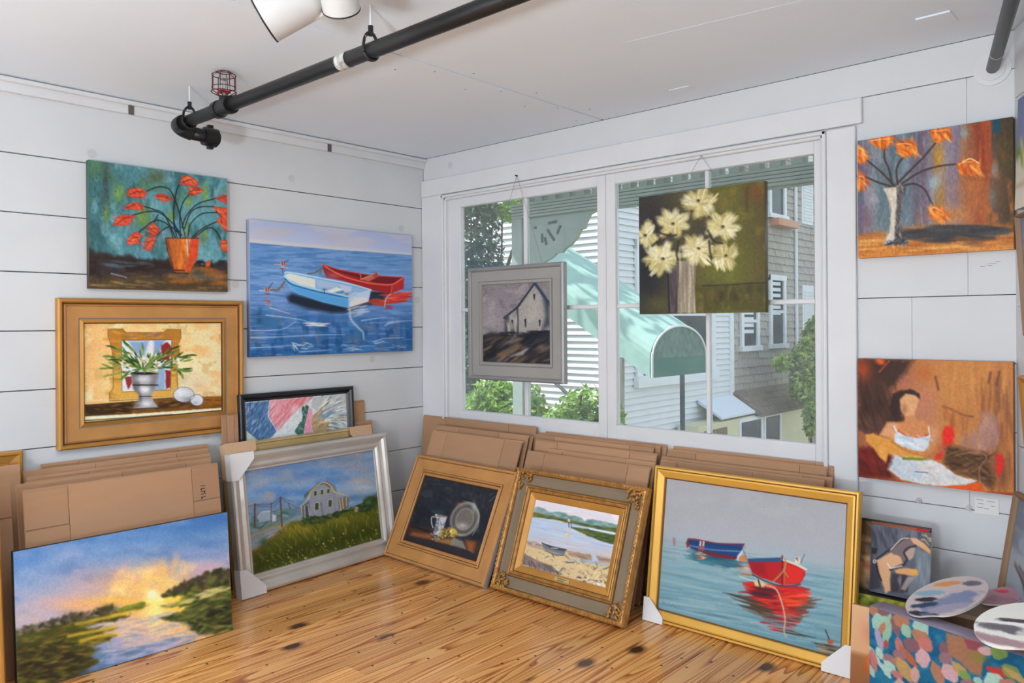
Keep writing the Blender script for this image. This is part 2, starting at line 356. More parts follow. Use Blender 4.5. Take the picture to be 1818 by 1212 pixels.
# bead round the opening
for d, yb, ye, rr in ((0.0, -0.028, 0.04, 0.03), (0.012, -0.012, 0.05, 0.022)):
    wbox('stop_bead', (WX0 + d, yb, WZ0), (WX0 + d + 0.016, ye, WZ1 - d)); wbox('stop_bead', (WX1 - d - 0.016, yb, WZ0), (WX1 - d, ye, WZ1 - d))
    wbox('stop_bead', (WX0 + d, yb, WZ1 - d - 0.016), (WX1 - d, ye, WZ1 - d))
wbox('jamb', (WX0 - 0.02, 0.0, WZ0), (WX0, 0.14, WZ1)); wbox('jamb', (WX1, 0.0, WZ0), (WX1 + 0.02, 0.14, WZ1))
wbox('head_jamb', (WX0, 0.0, WZ1), (WX1, 0.14, WZ1 + 0.02)); wbox('sill', (WX0, -0.012, WZ0 - 0.02), (WX1, 0.17, WZ0 + 0.01))
SY0, SY1 = 0.012, 0.05
GZ0, GZ1, GM = 0.779, 2.014, 1.388
for (gx0, gx1, sx0, sx1, mx_, mw) in ((0.322, 1.347, 0.204, 1.4005, 0.838, 0.024), (1.46, 2.481, 1.4025, 2.531, 1.974, 0.020)):
    sash = empty('sash', parent=wi)
    wbox('stile', (sx0, SY0, 0.675), (gx0, SY1, 2.081), parent=sash); wbox('stile', (gx1, SY0, 0.675), (sx1, SY1, 2.081), parent=sash)
    wbox('rail', (gx0, SY0, 0.675), (gx1, SY1, GZ0), parent=sash); wbox('rail', (gx0, SY0, GZ1), (gx1, SY1, 2.081), parent=sash)
    wbox('muntin', (mx_ - mw / 2, SY0 + 0.008, GZ0), (mx_ + mw / 2, SY1, GZ1), parent=sash, bev=0.004)
    wbox('muntin', (gx0, SY0 + 0.010, GM - 0.011), (gx1, SY1 - 0.002, GM + 0.011), parent=sash, bev=0.004)
    for a0, a1 in ((gx0, mx_ - mw / 2), (mx_ + mw / 2, gx1)):
        for b0, b1 in ((GZ0, GM - 0.011), (GM + 0.011, GZ1)):
            wbox('pane', (a0, 0.036, b0), (a1, 0.039, b1), GLASS, 0, sash)

# ------------------------------------------------------------------ painting engine
def homog(src, dst):
    A = []; b = []
    for (x, y), (u, v) in zip(src, dst):
        A += [[x, y, 1, 0, 0, 0, -u * x, -u * y], [0, 0, 0, x, y, 1, -v * x, -v * y]]; b += [u, v]
    return np.append(np.linalg.solve(np.array(A, float), np.array(b, float)), 1).reshape(3, 3)
def vnoise(x, y, seed):
    xi = np.floor(x).astype(np.int64); yi = np.floor(y).astype(np.int64); fx = x - xi; fy = y - yi
    fx = fx * fx * (3 - 2 * fx); fy = fy * fy * (3 - 2 * fy)
    def h(a, b):
        n = (a * 374761393 + b * 668265263 + seed * 1442695041) & 0x7fffffff
        n = ((n ^ (n >> 13)) * 1274126177) & 0x7fffffff
        return ((n ^ (n >> 16)) & 0xffff) / 65535.0
    return (h(xi, yi) * (1 - fx) + h(xi + 1, yi) * fx) * (1 - fy) + (h(xi, yi + 1) * (1 - fx) + h(xi + 1, yi + 1) * fx) * fy
def fbm(x, y, seed, oc=3):
    s = 0; a = 0.5; t = 0
    for i in range(oc):
        s = s + a * vnoise(x, y, seed + i * 17); t += a; a *= 0.5; x = x * 2.03; y = y * 2.03
    return s / t
class Art:
    """a picture painted in code on a vertex grid; quad = corners of the sketch sheet (TL, TR, BR, BL) in sketch units"""
    def __init__(s, quad, nx, ny, seed=1):
        s.nx, s.ny = nx, ny; s.rng = np.random.RandomState(seed); s.seed = seed
        u, v = np.meshgrid(np.linspace(0, 1, nx + 1), np.linspace(0, 1, ny + 1))
        Hm = homog([(0, 0), (1, 0), (1, 1), (0, 1)], quad); p = Hm @ np.stack([u.ravel(), v.ravel(), np.ones(u.size)])
        s.X = p[0] / p[2]; s.Y = p[1] / p[2]; s.U = u.ravel(); s.V = v.ravel(); s.img = np.zeros((u.size, 3))
    def C(s, c): return np.array(c, float)
    def mixm(s, m, c, idx=None):
        if idx is None: s.img += (s.C(c) - s.img) * m[:, None]
        else: s.img[idx] += (s.C(c) - s.img[idx]) * m[:, None]
        return s
    def bg(s, c): s.img[:] = s.C(c); return s
    def grad(s, stops, p0, p1, m=None):
        d = np.array(p1, float) - np.array(p0, float); t = ((s.X - p0[0]) * d[0] + (s.Y - p0[1]) * d[1]) / (d @ d)
        ts = [a for a, _ in stops]; col = np.stack([np.interp(t, ts, [c[i] for _, c in stops]) for i in range(3)], 1)
        if m is None: s.img[:] = col
        else: s.img += (col - s.img) * m[:, None]
        return s
    def sdf(s, pts, grow=0):
        P = np.array(pts, float); x0, y0 = P.min(0) - grow - 1; x1, y1 = P.max(0) + grow + 1
        idx = np.nonzero((s.X > x0) & (s.X < x1) & (s.Y > y0) & (s.Y < y1))[0]; X = s.X[idx]; Y = s.Y[idx]
        ins = np.zeros(len(idx), bool); dm = np.full(len(idx), 1e9); n = len(P)
        for i in range(n):
            a = P[i]; b = P[(i + 1) % n]; e = b - a; w0 = X - a[0]; w1 = Y - a[1]
            t = np.clip((w0 * e[0] + w1 * e[1]) / max(e @ e, 1e-9), 0, 1); dm = np.minimum(dm, (w0 - t * e[0]) ** 2 + (w1 - t * e[1]) ** 2)
            if e[1] != 0:
                c = ((a[1] > Y) != (b[1] > Y)) & (X < e[0] * (Y - a[1]) / e[1] + a[0]); ins ^= c
        d = np.sqrt(dm); return idx, np.where(ins, -d, d)
    def poly(s, pts, c, soft=3, op=1.0, wob=0, wsc=25):
        idx, d = s.sdf(pts, soft * 2 + wob)
        if len(idx) == 0: return s
        if wob: d = d + (fbm(s.X[idx] / wsc, s.Y[idx] / wsc, s.seed + 5) - 0.5) * 2 * wob
        return s.mixm(np.clip(0.5 - d / (2 * soft), 0, 1) * op, c, idx)
    def mask(s, pts, soft=3, wob=0, wsc=25):
        m = np.zeros(s.X.size); idx, d = s.sdf(pts, soft * 2 + wob)
        if wob: d = d + (fbm(s.X[idx] / wsc, s.Y[idx] / wsc, s.seed + 5) - 0.5) * 2 * wob
        m[idx] = np.clip(0.5 - d / (2 * soft), 0, 1); return m
    def line(s, pts, c, w=4, soft=2.5, op=1.0, w2=None):
        P = np.array(pts, float); w2 = w if w2 is None else w2; g = max(w, w2) + soft * 2
        x0, y0 = P.min(0) - g; x1, y1 = P.max(0) + g
        idx = np.nonzero((s.X > x0) & (s.X < x1) & (s.Y > y0) & (s.Y < y1))[0]
        if len(idx) == 0: return s
        X = s.X[idx]; Y = s.Y[idx]; dm = np.full(len(idx), -1e9); n = len(P)
        for i in range(n - 1):
            a = P[i]; e = P[i + 1] - a; w0 = X - a[0]; w1 = Y - a[1]
            t = np.clip((w0 * e[0] + w1 * e[1]) / max(e @ e, 1e-9), 0, 1)
            ww = (w + (w2 - w) * (i + t) / (n - 1)) / 2
            dm = np.maximum(dm, ww - np.sqrt((w0 - t * e[0]) ** 2 + (w1 - t * e[1]) ** 2))
        return s.mixm(np.clip(0.5 + dm / (2 * soft), 0, 1) * op, c, idx)
    def curve(s, pts, c, w=4, soft=2.5, op=1.0, w2=None):
        return s.line(spline(pts), c, w, soft, op, w2)
    def ell(s, cx, cy, rx, ry, c, rot=0, soft=3, op=1.0):
        r = math.radians(rot); ca, sa = math.cos(r), math.sin(r); g = max(rx, ry) + soft * 2
        idx = np.nonzero((abs(s.X - cx) < g) & (abs(s.Y - cy) < g))[0]
        if len(idx) == 0: return s
        a = ((s.X[idx] - cx) * ca + (s.Y[idx] - cy) * sa) / rx; b = (-(s.X[idx] - cx) * sa + (s.Y[idx] - cy) * ca) / ry
        d = (np.sqrt(a * a + b * b) - 1) * min(rx, ry)
        return s.mixm(np.clip(0.5 - d / (2 * soft), 0, 1) * op, c, idx)
    def glow(s, cx, cy, rx, ry, c, op=1.0, p=2.0):
        q = np.exp(-(((s.X - cx) / rx) ** 2 + ((s.Y - cy) / ry) ** 2) * p / 2); return s.mixm(q * op, c)
    def dabs(s, pts, n, L, W, ang, jit, cols, op=0.8, soft=2, js=0.5):
        P = np.array(pts, float); x0, y0 = P.min(0); x1, y1 = P.max(0); R = s.rng; k = 0; tries = 0
        while k < n and tries < n * 8:
            tries += 1; x = R.uniform(x0, x1); y = R.uniform(y0, y1); ins = False
            for i in range(len(P)):
                a = P[i]; b = P[(i + 1) % len(P)]
                if (a[1] > y) != (b[1] > y) and x < (b[0] - a[0]) * (y - a[1]) / (b[1] - a[1]) + a[0]: ins = not ins
            if not ins: continue
            k += 1; sc = 1 + js * R.uniform(-1, 1); c = s.C(cols[R.randint(len(cols))]) * R.uniform(0.9, 1.1)
            s.ell(x, y, L * sc / 2, W * sc / 2, c, ang + R.uniform(-jit, jit), soft, op)
        return s
    def blotch(s, c, sx, sy, thr=0.5, soft=0.1, op=0.7, seed=3, m=None, oc=3):
        q = np.clip((fbm(s.X / sx, s.Y / sy, s.seed * 31 + seed, oc) - thr) / soft, 0, 1) * op
        return s.mixm(q if m is None else q * m, c)
    def blur(s, r=1, n=1):
        G = s.img.reshape(s.ny + 1, s.nx + 1, 3)
        for _ in range(n):
            for ax in (0, 1):
                P = np.pad(G, [(r, r) if k == ax else (0, 0) for k in range(3)], mode='edge'); L_ = G.shape[ax]
                G = sum(np.take(P, range(k, k + L_), axis=ax) for k in range(2 * r + 1)) / (2 * r + 1)
        s.img = G.reshape(-1, 3).copy(); return s
    def tex(s, amp, sx, sy, seed=9):
        s.img *= (1 + amp * 2 * (fbm(s.X / sx, s.Y / sy, s.seed * 13 + seed) - 0.5))[:, None]; return s
    def ybelow(s, pts, soft=4, wob=0, wsc=30):
        """mask of everything under a line"""
        P = np.array(pts, float); yy = np.interp(s.X, P[:, 0], P[:, 1])
        if wob: yy = yy + (fbm(s.X / wsc, s.Y / wsc * 0.3, s.seed + 77) - 0.5) * 2 * wob
        return np.clip(0.5 + (s.Y - yy) / (2 * soft), 0, 1)
    def colors(s, gain):
        c = np.clip(s.img, 0, 255) / 255; l = np.where(c <= 0.04045, c / 12.92, ((c + 0.055) / 1.055) ** 2.4)
        return np.clip(l * gain, 0, 0.95)
def spline(pts, n=8):
    P = [np.array(p, float) for p in pts]
    if len(P) < 3: return [tuple(p) for p in P]
    P = [2 * P[0] - P[1]] + P + [2 * P[-1] - P[-2]]; out = []
    for i in range(1, len(P) - 2):
        for k in range(n):
            t = k / n; a, b, c, d = P[i - 1], P[i], P[i + 1], P[i + 2]
            out.append(tuple(0.5 * ((2 * b) + (-a + c) * t + (2 * a - 5 * b + 4 * c - d) * t * t + (-a + 3 * b - 3 * c + d) * t ** 3)))
    out.append(tuple(P[-2])); return out

PGAIN = 1.2
def canvas(name, art, w, h, depth, parent=None, gain=PGAIN, edge=None, x0=0, z0=0, yb=0, rough=0.45, bump=0.12):
    """stretched canvas: painted front grid plus wrapped sides and back; back at y=yb, front at y=yb-depth"""
    nx, ny = art.nx, art.ny; n = (nx + 1) * (ny + 1)
    V = np.zeros((n + 8, 3)); V[:n, 0] = x0 + art.U * w; V[:n, 2] = z0 + (1 - art.V) * h; V[:n, 1] = yb - depth
    idx = np.arange(n).reshape(ny + 1, nx + 1)
    q = np.stack([idx[:-1, :-1], idx[1:, :-1], idx[1:, 1:], idx[:-1, 1:]], -1).reshape(-1, 4)
    c8 = [(x0, yb - depth, z0), (x0 + w, yb - depth, z0), (x0 + w, yb - depth, z0 + h), (x0, yb - depth, z0 + h)]
    V[n:n + 4] = c8; V[n + 4:] = [(a, yb, b) for a, _, b in c8]
    sides = [(n, n + 4, n + 5, n + 1), (n + 1, n + 5, n + 6, n + 2), (n + 2, n + 6, n + 7, n + 3), (n + 3, n + 7, n + 4, n), (n + 4, n + 7, n + 6, n + 5)]
    F = np.concatenate([q, np.array(sides)])
    me = bpy.data.meshes.new(name); me.vertices.add(n + 8); me.vertices.foreach_set('co', V.ravel())
    me.loops.add(F.size); me.loops.foreach_set('vertex_index', F.ravel().astype(np.int32)); me.polygons.add(len(F))
    me.polygons.foreach_set('loop_start', np.arange(0, F.size, 4, dtype=np.int32)); me.polygons.foreach_set('loop_total', np.full(len(F), 4, np.int32))
    me.update(calc_edges=True); me.validate()
    col = np.ones((n + 8, 4)); col[:n, :3] = art.colors(gain)
    if edge is not None: col[n:, :3] = lin(edge)
    else:
        cc = [col[idx[-1, 0]], col[idx[-1, -1]], col[idx[0, -1]], col[idx[0, 0]]]; col[n:n + 4] = cc; col[n + 4:] = cc
    at = me.color_attributes.new('paint', 'FLOAT_COLOR', 'POINT'); at.data.foreach_set('color', col.ravel().astype(np.float32))
    return new_obj(name, me, node_paint('artist_paint_%d_%d' % (rough * 100, bump * 100), rough, bump), parent)

def rails(parent, w, h, prof, m, name='frame_rail', x0=0, z0=0, yb=0):
    """four mitred rails; prof = [(inset, height towards viewer)] closed over the back"""
    P = list(prof); 
    def ring(d): return [(x0 + d, z0 + d), (x0 + w - d, z0 + d), (x0 + w - d, z0 + h - d), (x0 + d, z0 + h - d)]
    out = []
    for k in range(4):
        v = []; n = len(P)
        for d, y in P:
            r = ring(d); a, b = r[k], r[(k + 1) % 4]; v += [(a[0], yb - y, a[1]), (b[0], yb - y, b[1])]
        f = [(2 * i, 2 * i + 1, 2 * ((i + 1) % n) + 1, 2 * ((i + 1) % n)) for i in range(n)]
        f += [tuple(2 * i for i in range(n - 1, -1, -1)), tuple(2 * i + 1 for i in range(n))]
        o = pyd(name, v, f, m, parent); out.append(o)
    return out
def lean_loc(x, y, yaw, th, depth):
    """front bottom-left edge of a thing leaning back by th -> location of its back bottom-left corner"""
    n = Vector((-math.sin(yaw), math.cos(yaw), 0)); return Vector((x, y, 0)) + n * math.cos(th) * depth
def leaner(name, x, y, yaw_deg, th_deg, depth):
    yaw = math.radians(yaw_deg); th = math.radians(th_deg); return empty(name, lean_loc(x, y, yaw, th, depth), -th, yaw)
def corner_protector(parent, w, h, which, size, depth, m, name='corner_protector'):
    """folded card pocket over a frame corner"""
    t = 0.004; a = size; c = 0.25 * a
    pts = [(-t, -t), (a, -t), (a, c), (c, a), (-t, a)]
    def T(p):
        x_, z_ = p
        if 'r' in which: x_ = w - x_
        if 't' in which: z_ = h - z_
        return (x_, z_)
    P = [T(p) for p in pts]
    if (('r' in which) != ('t' in which)): P = P[::-1]
    b = MB().prism(P, -depth - t, -depth, 1)
    o1 = [T(p) for p in ((-t, -t), (0, -t), (0, a), (-t, a))]; o2 = [T(p) for p in ((-t, -t), (a, -t), (a, 0), (-t, 0))]
    if (('r' in which) != ('t' in which)): o1 = o1[::-1]; o2 = o2[::-1]
    b.prism(o1, -depth, 0.0, 1); b.prism(o2, -depth, 0.0, 1)
    return b.build(name, m, parent)
WHITECARD = mat('white_card', (226, 226, 228), 0.6, var=0.03)
# ------------------------------------------------------------------ the pictures
def art_tulips():
    a = Art([(88, 70), (1188, 212), (1197, 1110), (97, 1090)], 210, 190, 11)
    a.grad([(0, (62, 104, 106)), (0.45, (84, 135, 148)), (1, (92, 146, 156))], (90, 300), (1190, 420))
    a.blotch((52, 92, 96), 60, 160, 0.5, 0.2, 0.8, 1); a.blotch((112, 160, 172), 70, 110, 0.55, 0.2, 0.7, 2)
    a.blotch((70, 112, 70), 130, 90, 0.58, 0.15, 0.6, 3, np.clip((520 - a.Y) / 300, 0, 1))
    a.glow(140, 120, 120, 70, (82, 118, 78), .7); a.glow(225, 250, 30, 260, (60, 62, 66), .6); a.glow(620, 200, 80, 50, (82, 88, 62), .8)
    for x, y, rx, ry in ((330, 330, 45, 70), (520, 520, 60, 80), (1015, 330, 25, 90), (880, 400, 30, 45), (1010, 660, 22, 60), (230, 500, 20, 60), (740, 510, 30, 40), (870, 600, 16, 70)):
        a.glow(x, y, rx, ry, (122, 150, 54), .75)
    for x, y in ((300, 720), (1000, 800), (960, 500), (620, 450)): a.glow(x, y, 50, 90, (128, 182, 186), .5)
    for q in range(40): a.ell(a.rng.uniform(120, 420), a.rng.uniform(180, 560), 5, 5, (34, 50, 56), 0, 3, .6)
    a.mixm(a.ybelow([(90, 770), (250, 820), (430, 835), (620, 850), (760, 850), (940, 890), (1200, 865)], 14, 30, 50), (54, 46, 46))
    a.blotch((40, 30, 26), 120, 60, .5, .15, .7, 4, a.ybelow([(90, 830), (1200, 900)], 20))
    m = a.ybelow([(90, 1010), (500, 980), (1200, 960)], 30, 25, 60); a.mixm(m * .8, (82, 66, 42)); a.blotch((120, 98, 64), 110, 22, .56, .1, .7, 5, m)
    a.dabs([(900, 900), (1130, 900), (1150, 1040), (700, 1050), (720, 1000)], 40, 110, 26, 0, 14, [(150, 92, 40), (176, 98, 42), (128, 92, 50), (60, 80, 86)], .55, 10)
    a.dabs([(260, 870), (560, 860), (560, 920), (260, 930)], 10, 120, 16, 4, 6, [(84, 110, 128), (70, 84, 96)], .6, 6)
    a.line([(270, 970), (390, 1000)], (110, 132, 150), 9); a.dabs([(120, 1040), (600, 1040), (600, 1080), (120, 1085)], 14, 90, 10, 5, 10, [(140, 120, 78), (100, 84, 54)], .7, 4)
    a.dabs([(930, 870), (1180, 850), (1180, 900), (930, 905)], 16, 44, 18, 20, 40, [(36, 36, 40)], .7, 5); a.ell(1040, 885, 20, 26, (196, 84, 42), 20, 5)
    K = (30, 36, 44)
    for p in ([(860, 680), (800, 450), (740, 310), (680, 280), (620, 285), (550, 315)], [(820, 680), (770, 560), (770, 420), (790, 300), (815, 240)],
              [(780, 680), (690, 500), (610, 460), (530, 435)], [(830, 660), (740, 550), (640, 480), (540, 480), (445, 505)], [(820, 680), (815, 500), (840, 400), (890, 335)],
              [(760, 680), (730, 590), (660, 548), (600, 555), (490, 640)], [(800, 640), (740, 595), (680, 620), (640, 660)], [(640, 500), (610, 560)],
              [(830, 600), (870, 500), (960, 410), (1105, 365)], [(850, 610), (900, 480), (980, 435), (1090, 432)], [(880, 670), (900, 570), (990, 490), (1110, 478)],
              [(910, 680), (990, 610), (1110, 548)], [(930, 680), (1010, 615), (1065, 600), (1105, 630), (1140, 690)], [(770, 380), (765, 560), (790, 670)]):
        a.curve(p, K, 9, 3)
    F = (204, 78, 52)
    for p in ([(390, 350), (410, 300), (470, 285), (550, 312), (535, 362), (450, 368)], [(365, 455), (410, 415), (470, 405), (528, 435), (490, 462)], [(288, 595), (300, 540), (350, 505), (435, 505), (440, 545), (400, 585)],
              [(388, 722), (430, 655), (480, 635), (508, 670), (490, 720), (420, 745)], [(568, 610), (605, 560), (650, 610), (640, 650), (595, 668)], [(530, 770), (545, 700), (590, 672), (620, 690), (600, 750), (560, 782)],
              [(610, 350), (650, 335), (710, 345), (752, 375), (700, 394), (645, 385)], [(808, 255), (830, 205), (875, 183), (930, 210), (968, 258), (900, 274)], [(880, 320), (900, 285), (950, 278), (1000, 300), (960, 335), (910, 342)],
              [(1100, 370), (1150, 340), (1200, 335), (1200, 415), (1150, 392)], [(1080, 435), (1200, 440), (1200, 640), (1150, 590), (1110, 548), (1140, 500)], [(1135, 715), (1160, 692), (1200, 710), (1200, 800), (1150, 775)]):
        a.poly(p, F, 5, 1, 5, 20)
        c = np.mean(p, 0); P = np.array(p)
        a.dabs(p, 14, 60, 12, 20, 40, [(222, 104, 70), (186, 58, 44), (228, 120, 60), (170, 50, 46)], .6, 4)
        a.line([tuple(c + (P[0] - c) * .7), tuple(c + (-6, -10)), tuple(c + (P[len(p) // 2] - c) * .6)], (70, 34, 36), 6, 3, .8)
        a.line([tuple(q) for q in p] + [tuple(p[0])], (120, 46, 40), 4, 3, .5)
    pot = [(697, 685), (968, 685), (955, 840), (885, 958), (772, 958), (715, 790)]
    a.poly(pot, (178, 96, 44), 4)
    for p, c in (([(830, 690), (870, 690), (870, 800), (830, 930), (800, 940)], (226, 128, 44)), ([(900, 688), (966, 688), (953, 838), (888, 950), (870, 940)], (206, 64, 40)), ([(862, 690), (897, 690), (880, 830), (868, 780)], (226, 216, 208)), ([(697, 690), (730, 690), (760, 900), (715, 790)], (128, 66, 36))):
        a.poly(p, c, 7, .9)
    a.dabs(pot, 60, 80, 10, 85, 8, [(196, 110, 50), (150, 76, 38), (214, 90, 46)], .4, 4)
    a.line([(700, 690), (718, 790), (775, 955)], (70, 40, 30), 7); a.line([(772, 940), (850, 942)], (92, 40, 28), 14, 5); a.line([(770, 960), (885, 962)], (40, 30, 28), 8); a.line([(700, 684), (966, 684)], (60, 44, 40), 7)
    a.tex(.14, 14, 22); return a

def art_stilllife_gold():
    a = Art([(265, 243), (1250, 243), (1245, 895), (270, 990)], 200, 150, 12)
    a.grad([(0, (222, 184, 118)), (.5, (230, 204, 140)), (1, (226, 212, 164))], (270, 500), (1250, 450))
    a.blotch((232, 180, 116), 110, 90, .5, .2, .8, 1); a.blotch((236, 224, 176), 130, 80, .55, .2, .8, 2); a.blotch((196, 160, 96), 60, 60, .62, .15, .5, 3); a.glow(1000, 720, 150, 120, (216, 208, 190), .6); a.glow(340, 420, 60, 80, (226, 160, 100), .5)
    O = [(440, 285), (545, 285), (570, 312), (840, 312), (870, 288), (962, 290), (965, 350), (945, 400), (950, 470), (935, 560), (935, 700), (950, 800), (450, 830), (450, 770), (478, 730), (475, 480), (455, 380), (440, 340)]
    a.poly(O, (176, 118, 42), 4, 1, 6); a.poly([(470, 600), (930, 600), (945, 800), (455, 828)], (214, 168, 76), 20, .9)
    a.dabs(O, 60, 60, 18, 0, 20, [(190, 132, 54), (160, 104, 40), (206, 156, 80)], .5, 6); a.dabs([(540, 320), (870, 320), (870, 350), (540, 350)], 10, 40, 8, 0, 20, [(110, 92, 110)], .6, 4)
    a.line(O + [O[0]], (84, 56, 34), 4, 3, .8)
    a.poly([(537, 372), (898, 368), (885, 745), (540, 762)], (214, 216, 220), 3); a.poly([(590, 380), (735, 376), (700, 500), (640, 470)], (120, 152, 196), 12, .9); a.poly([(770, 372), (850, 372), (800, 480), (770, 470)], (110, 146, 196), 10, .9); a.poly([(800, 560), (850, 560), (845, 745), (780, 745)], (132, 160, 200), 8, .9)
    for p in ([(825, 410), (865, 385), (898, 420), (895, 470), (825, 480)], [(850, 600), (890, 600), (882, 730), (855, 740)], [(560, 650), (615, 640), (612, 700), (585, 740), (570, 690)], [(820, 480), (890, 470), (880, 520), (820, 520)]): a.poly(p, (132, 32, 30), 5, .95, 5)
    a.line([(537, 372), (898, 368), (885, 745), (540, 762), (537, 372)], (54, 46, 44), 4, 3, .8)
    a.poly([(275, 862), (620, 835), (960, 800), (1250, 795), (1250, 880), (640, 925), (275, 945)], (120, 78, 30), 4, 1, 4); a.poly([(275, 865), (620, 840), (600, 920), (275, 945)], (46, 34, 22), 14, .9); a.poly([(1100, 800), (1250, 797), (1250, 860), (1100, 866)], (150, 92, 30), 12, .9); a.poly([(800, 840), (1020, 820), (1080, 870), (780, 890)], (52, 36, 26), 12, .8)
    a.dabs([(280, 870), (1240, 810), (1240, 870), (280, 940)], 60, 50, 10, -4, 14, [(60, 42, 24), (150, 100, 44), (96, 62, 28)], .6, 4)
    a.line([(275, 862), (620, 835), (900, 806)], (40, 28, 20), 5, 3); a.line([(275, 828), (640, 812), (900, 800)], (226, 220, 190), 8, 4, .5)
    a.poly([(270, 948), (640, 928), (1250, 882), (1250, 905), (640, 955), (270, 975)], (228, 224, 196), 3); a.line([(270, 978), (560, 958), (900, 930)], (40, 34, 26), 7, 3)
    a.poly([(608, 615), (800, 615), (798, 690), (780, 745), (745, 790), (770, 840), (803, 880), (610, 890), (650, 840), (668, 790), (625, 745), (612, 690)], (150, 150, 156), 3)
    a.poly([(608, 615), (660, 618), (672, 740), (690, 860), (612, 888), (650, 840), (666, 790), (620, 740)], (72, 70, 74), 10, .7); a.poly([(740, 630), (798, 630), (770, 740), (740, 760)], (96, 94, 100), 12, .6); a.glow(690, 665, 60, 28, (206, 208, 212), .9); a.glow(700, 745, 40, 28, (236, 238, 240), .9); a.glow(710, 850, 50, 25, (220, 222, 226), .9)
    for y in (618, 708, 712, 795): a.line([(615 + (y > 780) * 45, y), (798 - (y > 780) * 45, y)], (30, 28, 30), 5, 2)
    a.ell(703, 622, 92, 12, (60, 58, 60), 0, 4); a.ell(703, 622, 80, 6, (28, 26, 28), 0, 3); a.line([(612, 890), (803, 880)], (30, 28, 28), 6, 3)
    for q in range(110):
        x = a.rng.normal(720, 150); y = 545 + a.rng.normal(0, 38) - abs(x - 720) * .08; an = math.degrees(math.atan2(y - 600, x - 705))
        if 395 < x < 1050: a.ell(x, y, 38, 7, [(46, 82, 34), (76, 112, 44), (112, 138, 60), (36, 60, 30), (150, 160, 86)][a.rng.randint(5)], an + a.rng.uniform(-20, 20), 2.5, .95)
    for p0, p1 in (((640, 490), (450, 415)), ((640, 470), (560, 385)), ((600, 520), (425, 490)), ((620, 570), (400, 585)), ((610, 600), (430, 640)), ((800, 510), (930, 455)), ((860, 560), (1050, 485)), ((900, 590), (1020, 605)), ((930, 580), (970, 640)), ((600, 600), (540, 660))):
        for t in np.linspace(.25, 1, 7):
            x = p0[0] + (p1[0] - p0[0]) * t; y = p0[1] + (p1[1] - p0[1]) * t; an = math.degrees(math.atan2(p1[1] - p0[1], p1[0] - p0[0]))
            a.ell(x, y, 26, 7, [(52, 92, 40), (98, 130, 54), (140, 152, 78)][a.rng.randint(3)], an + a.rng.uniform(-25, 25), 2.5)
    for x, y in ((700, 525), (795, 550), (930, 530), (555, 555)):
        a.dabs([(x - 28, y - 24), (x + 28, y - 24), (x + 28, y + 24), (x - 28, y + 24)], 16, 22, 9, 0, 90, [(236, 232, 220), (214, 206, 188)], .9, 3); a.ell(x, y, 8, 6, (200, 150, 60))
    a.ell(980, 782, 74, 56, (196, 200, 208), 0, 4); a.glow(960, 765, 40, 30, (228, 230, 236), .9); a.glow(1010, 818, 40, 20, (120, 122, 132), .7); a.ell(1072, 823, 46, 42, (206, 210, 220), 0, 4); a.glow(1060, 845, 30, 14, (140, 142, 152), .5)
    for (cx, cy, rx, ry) in ((980, 782, 74, 56), (1072, 823, 46, 42)): a.line([(cx + rx * math.cos(t), cy + ry * math.sin(t)) for t in np.linspace(0, 6.3, 40)], (66, 60, 58), 3.5, 2.5, .8)
    a.tex(.07, 9, 9); return a

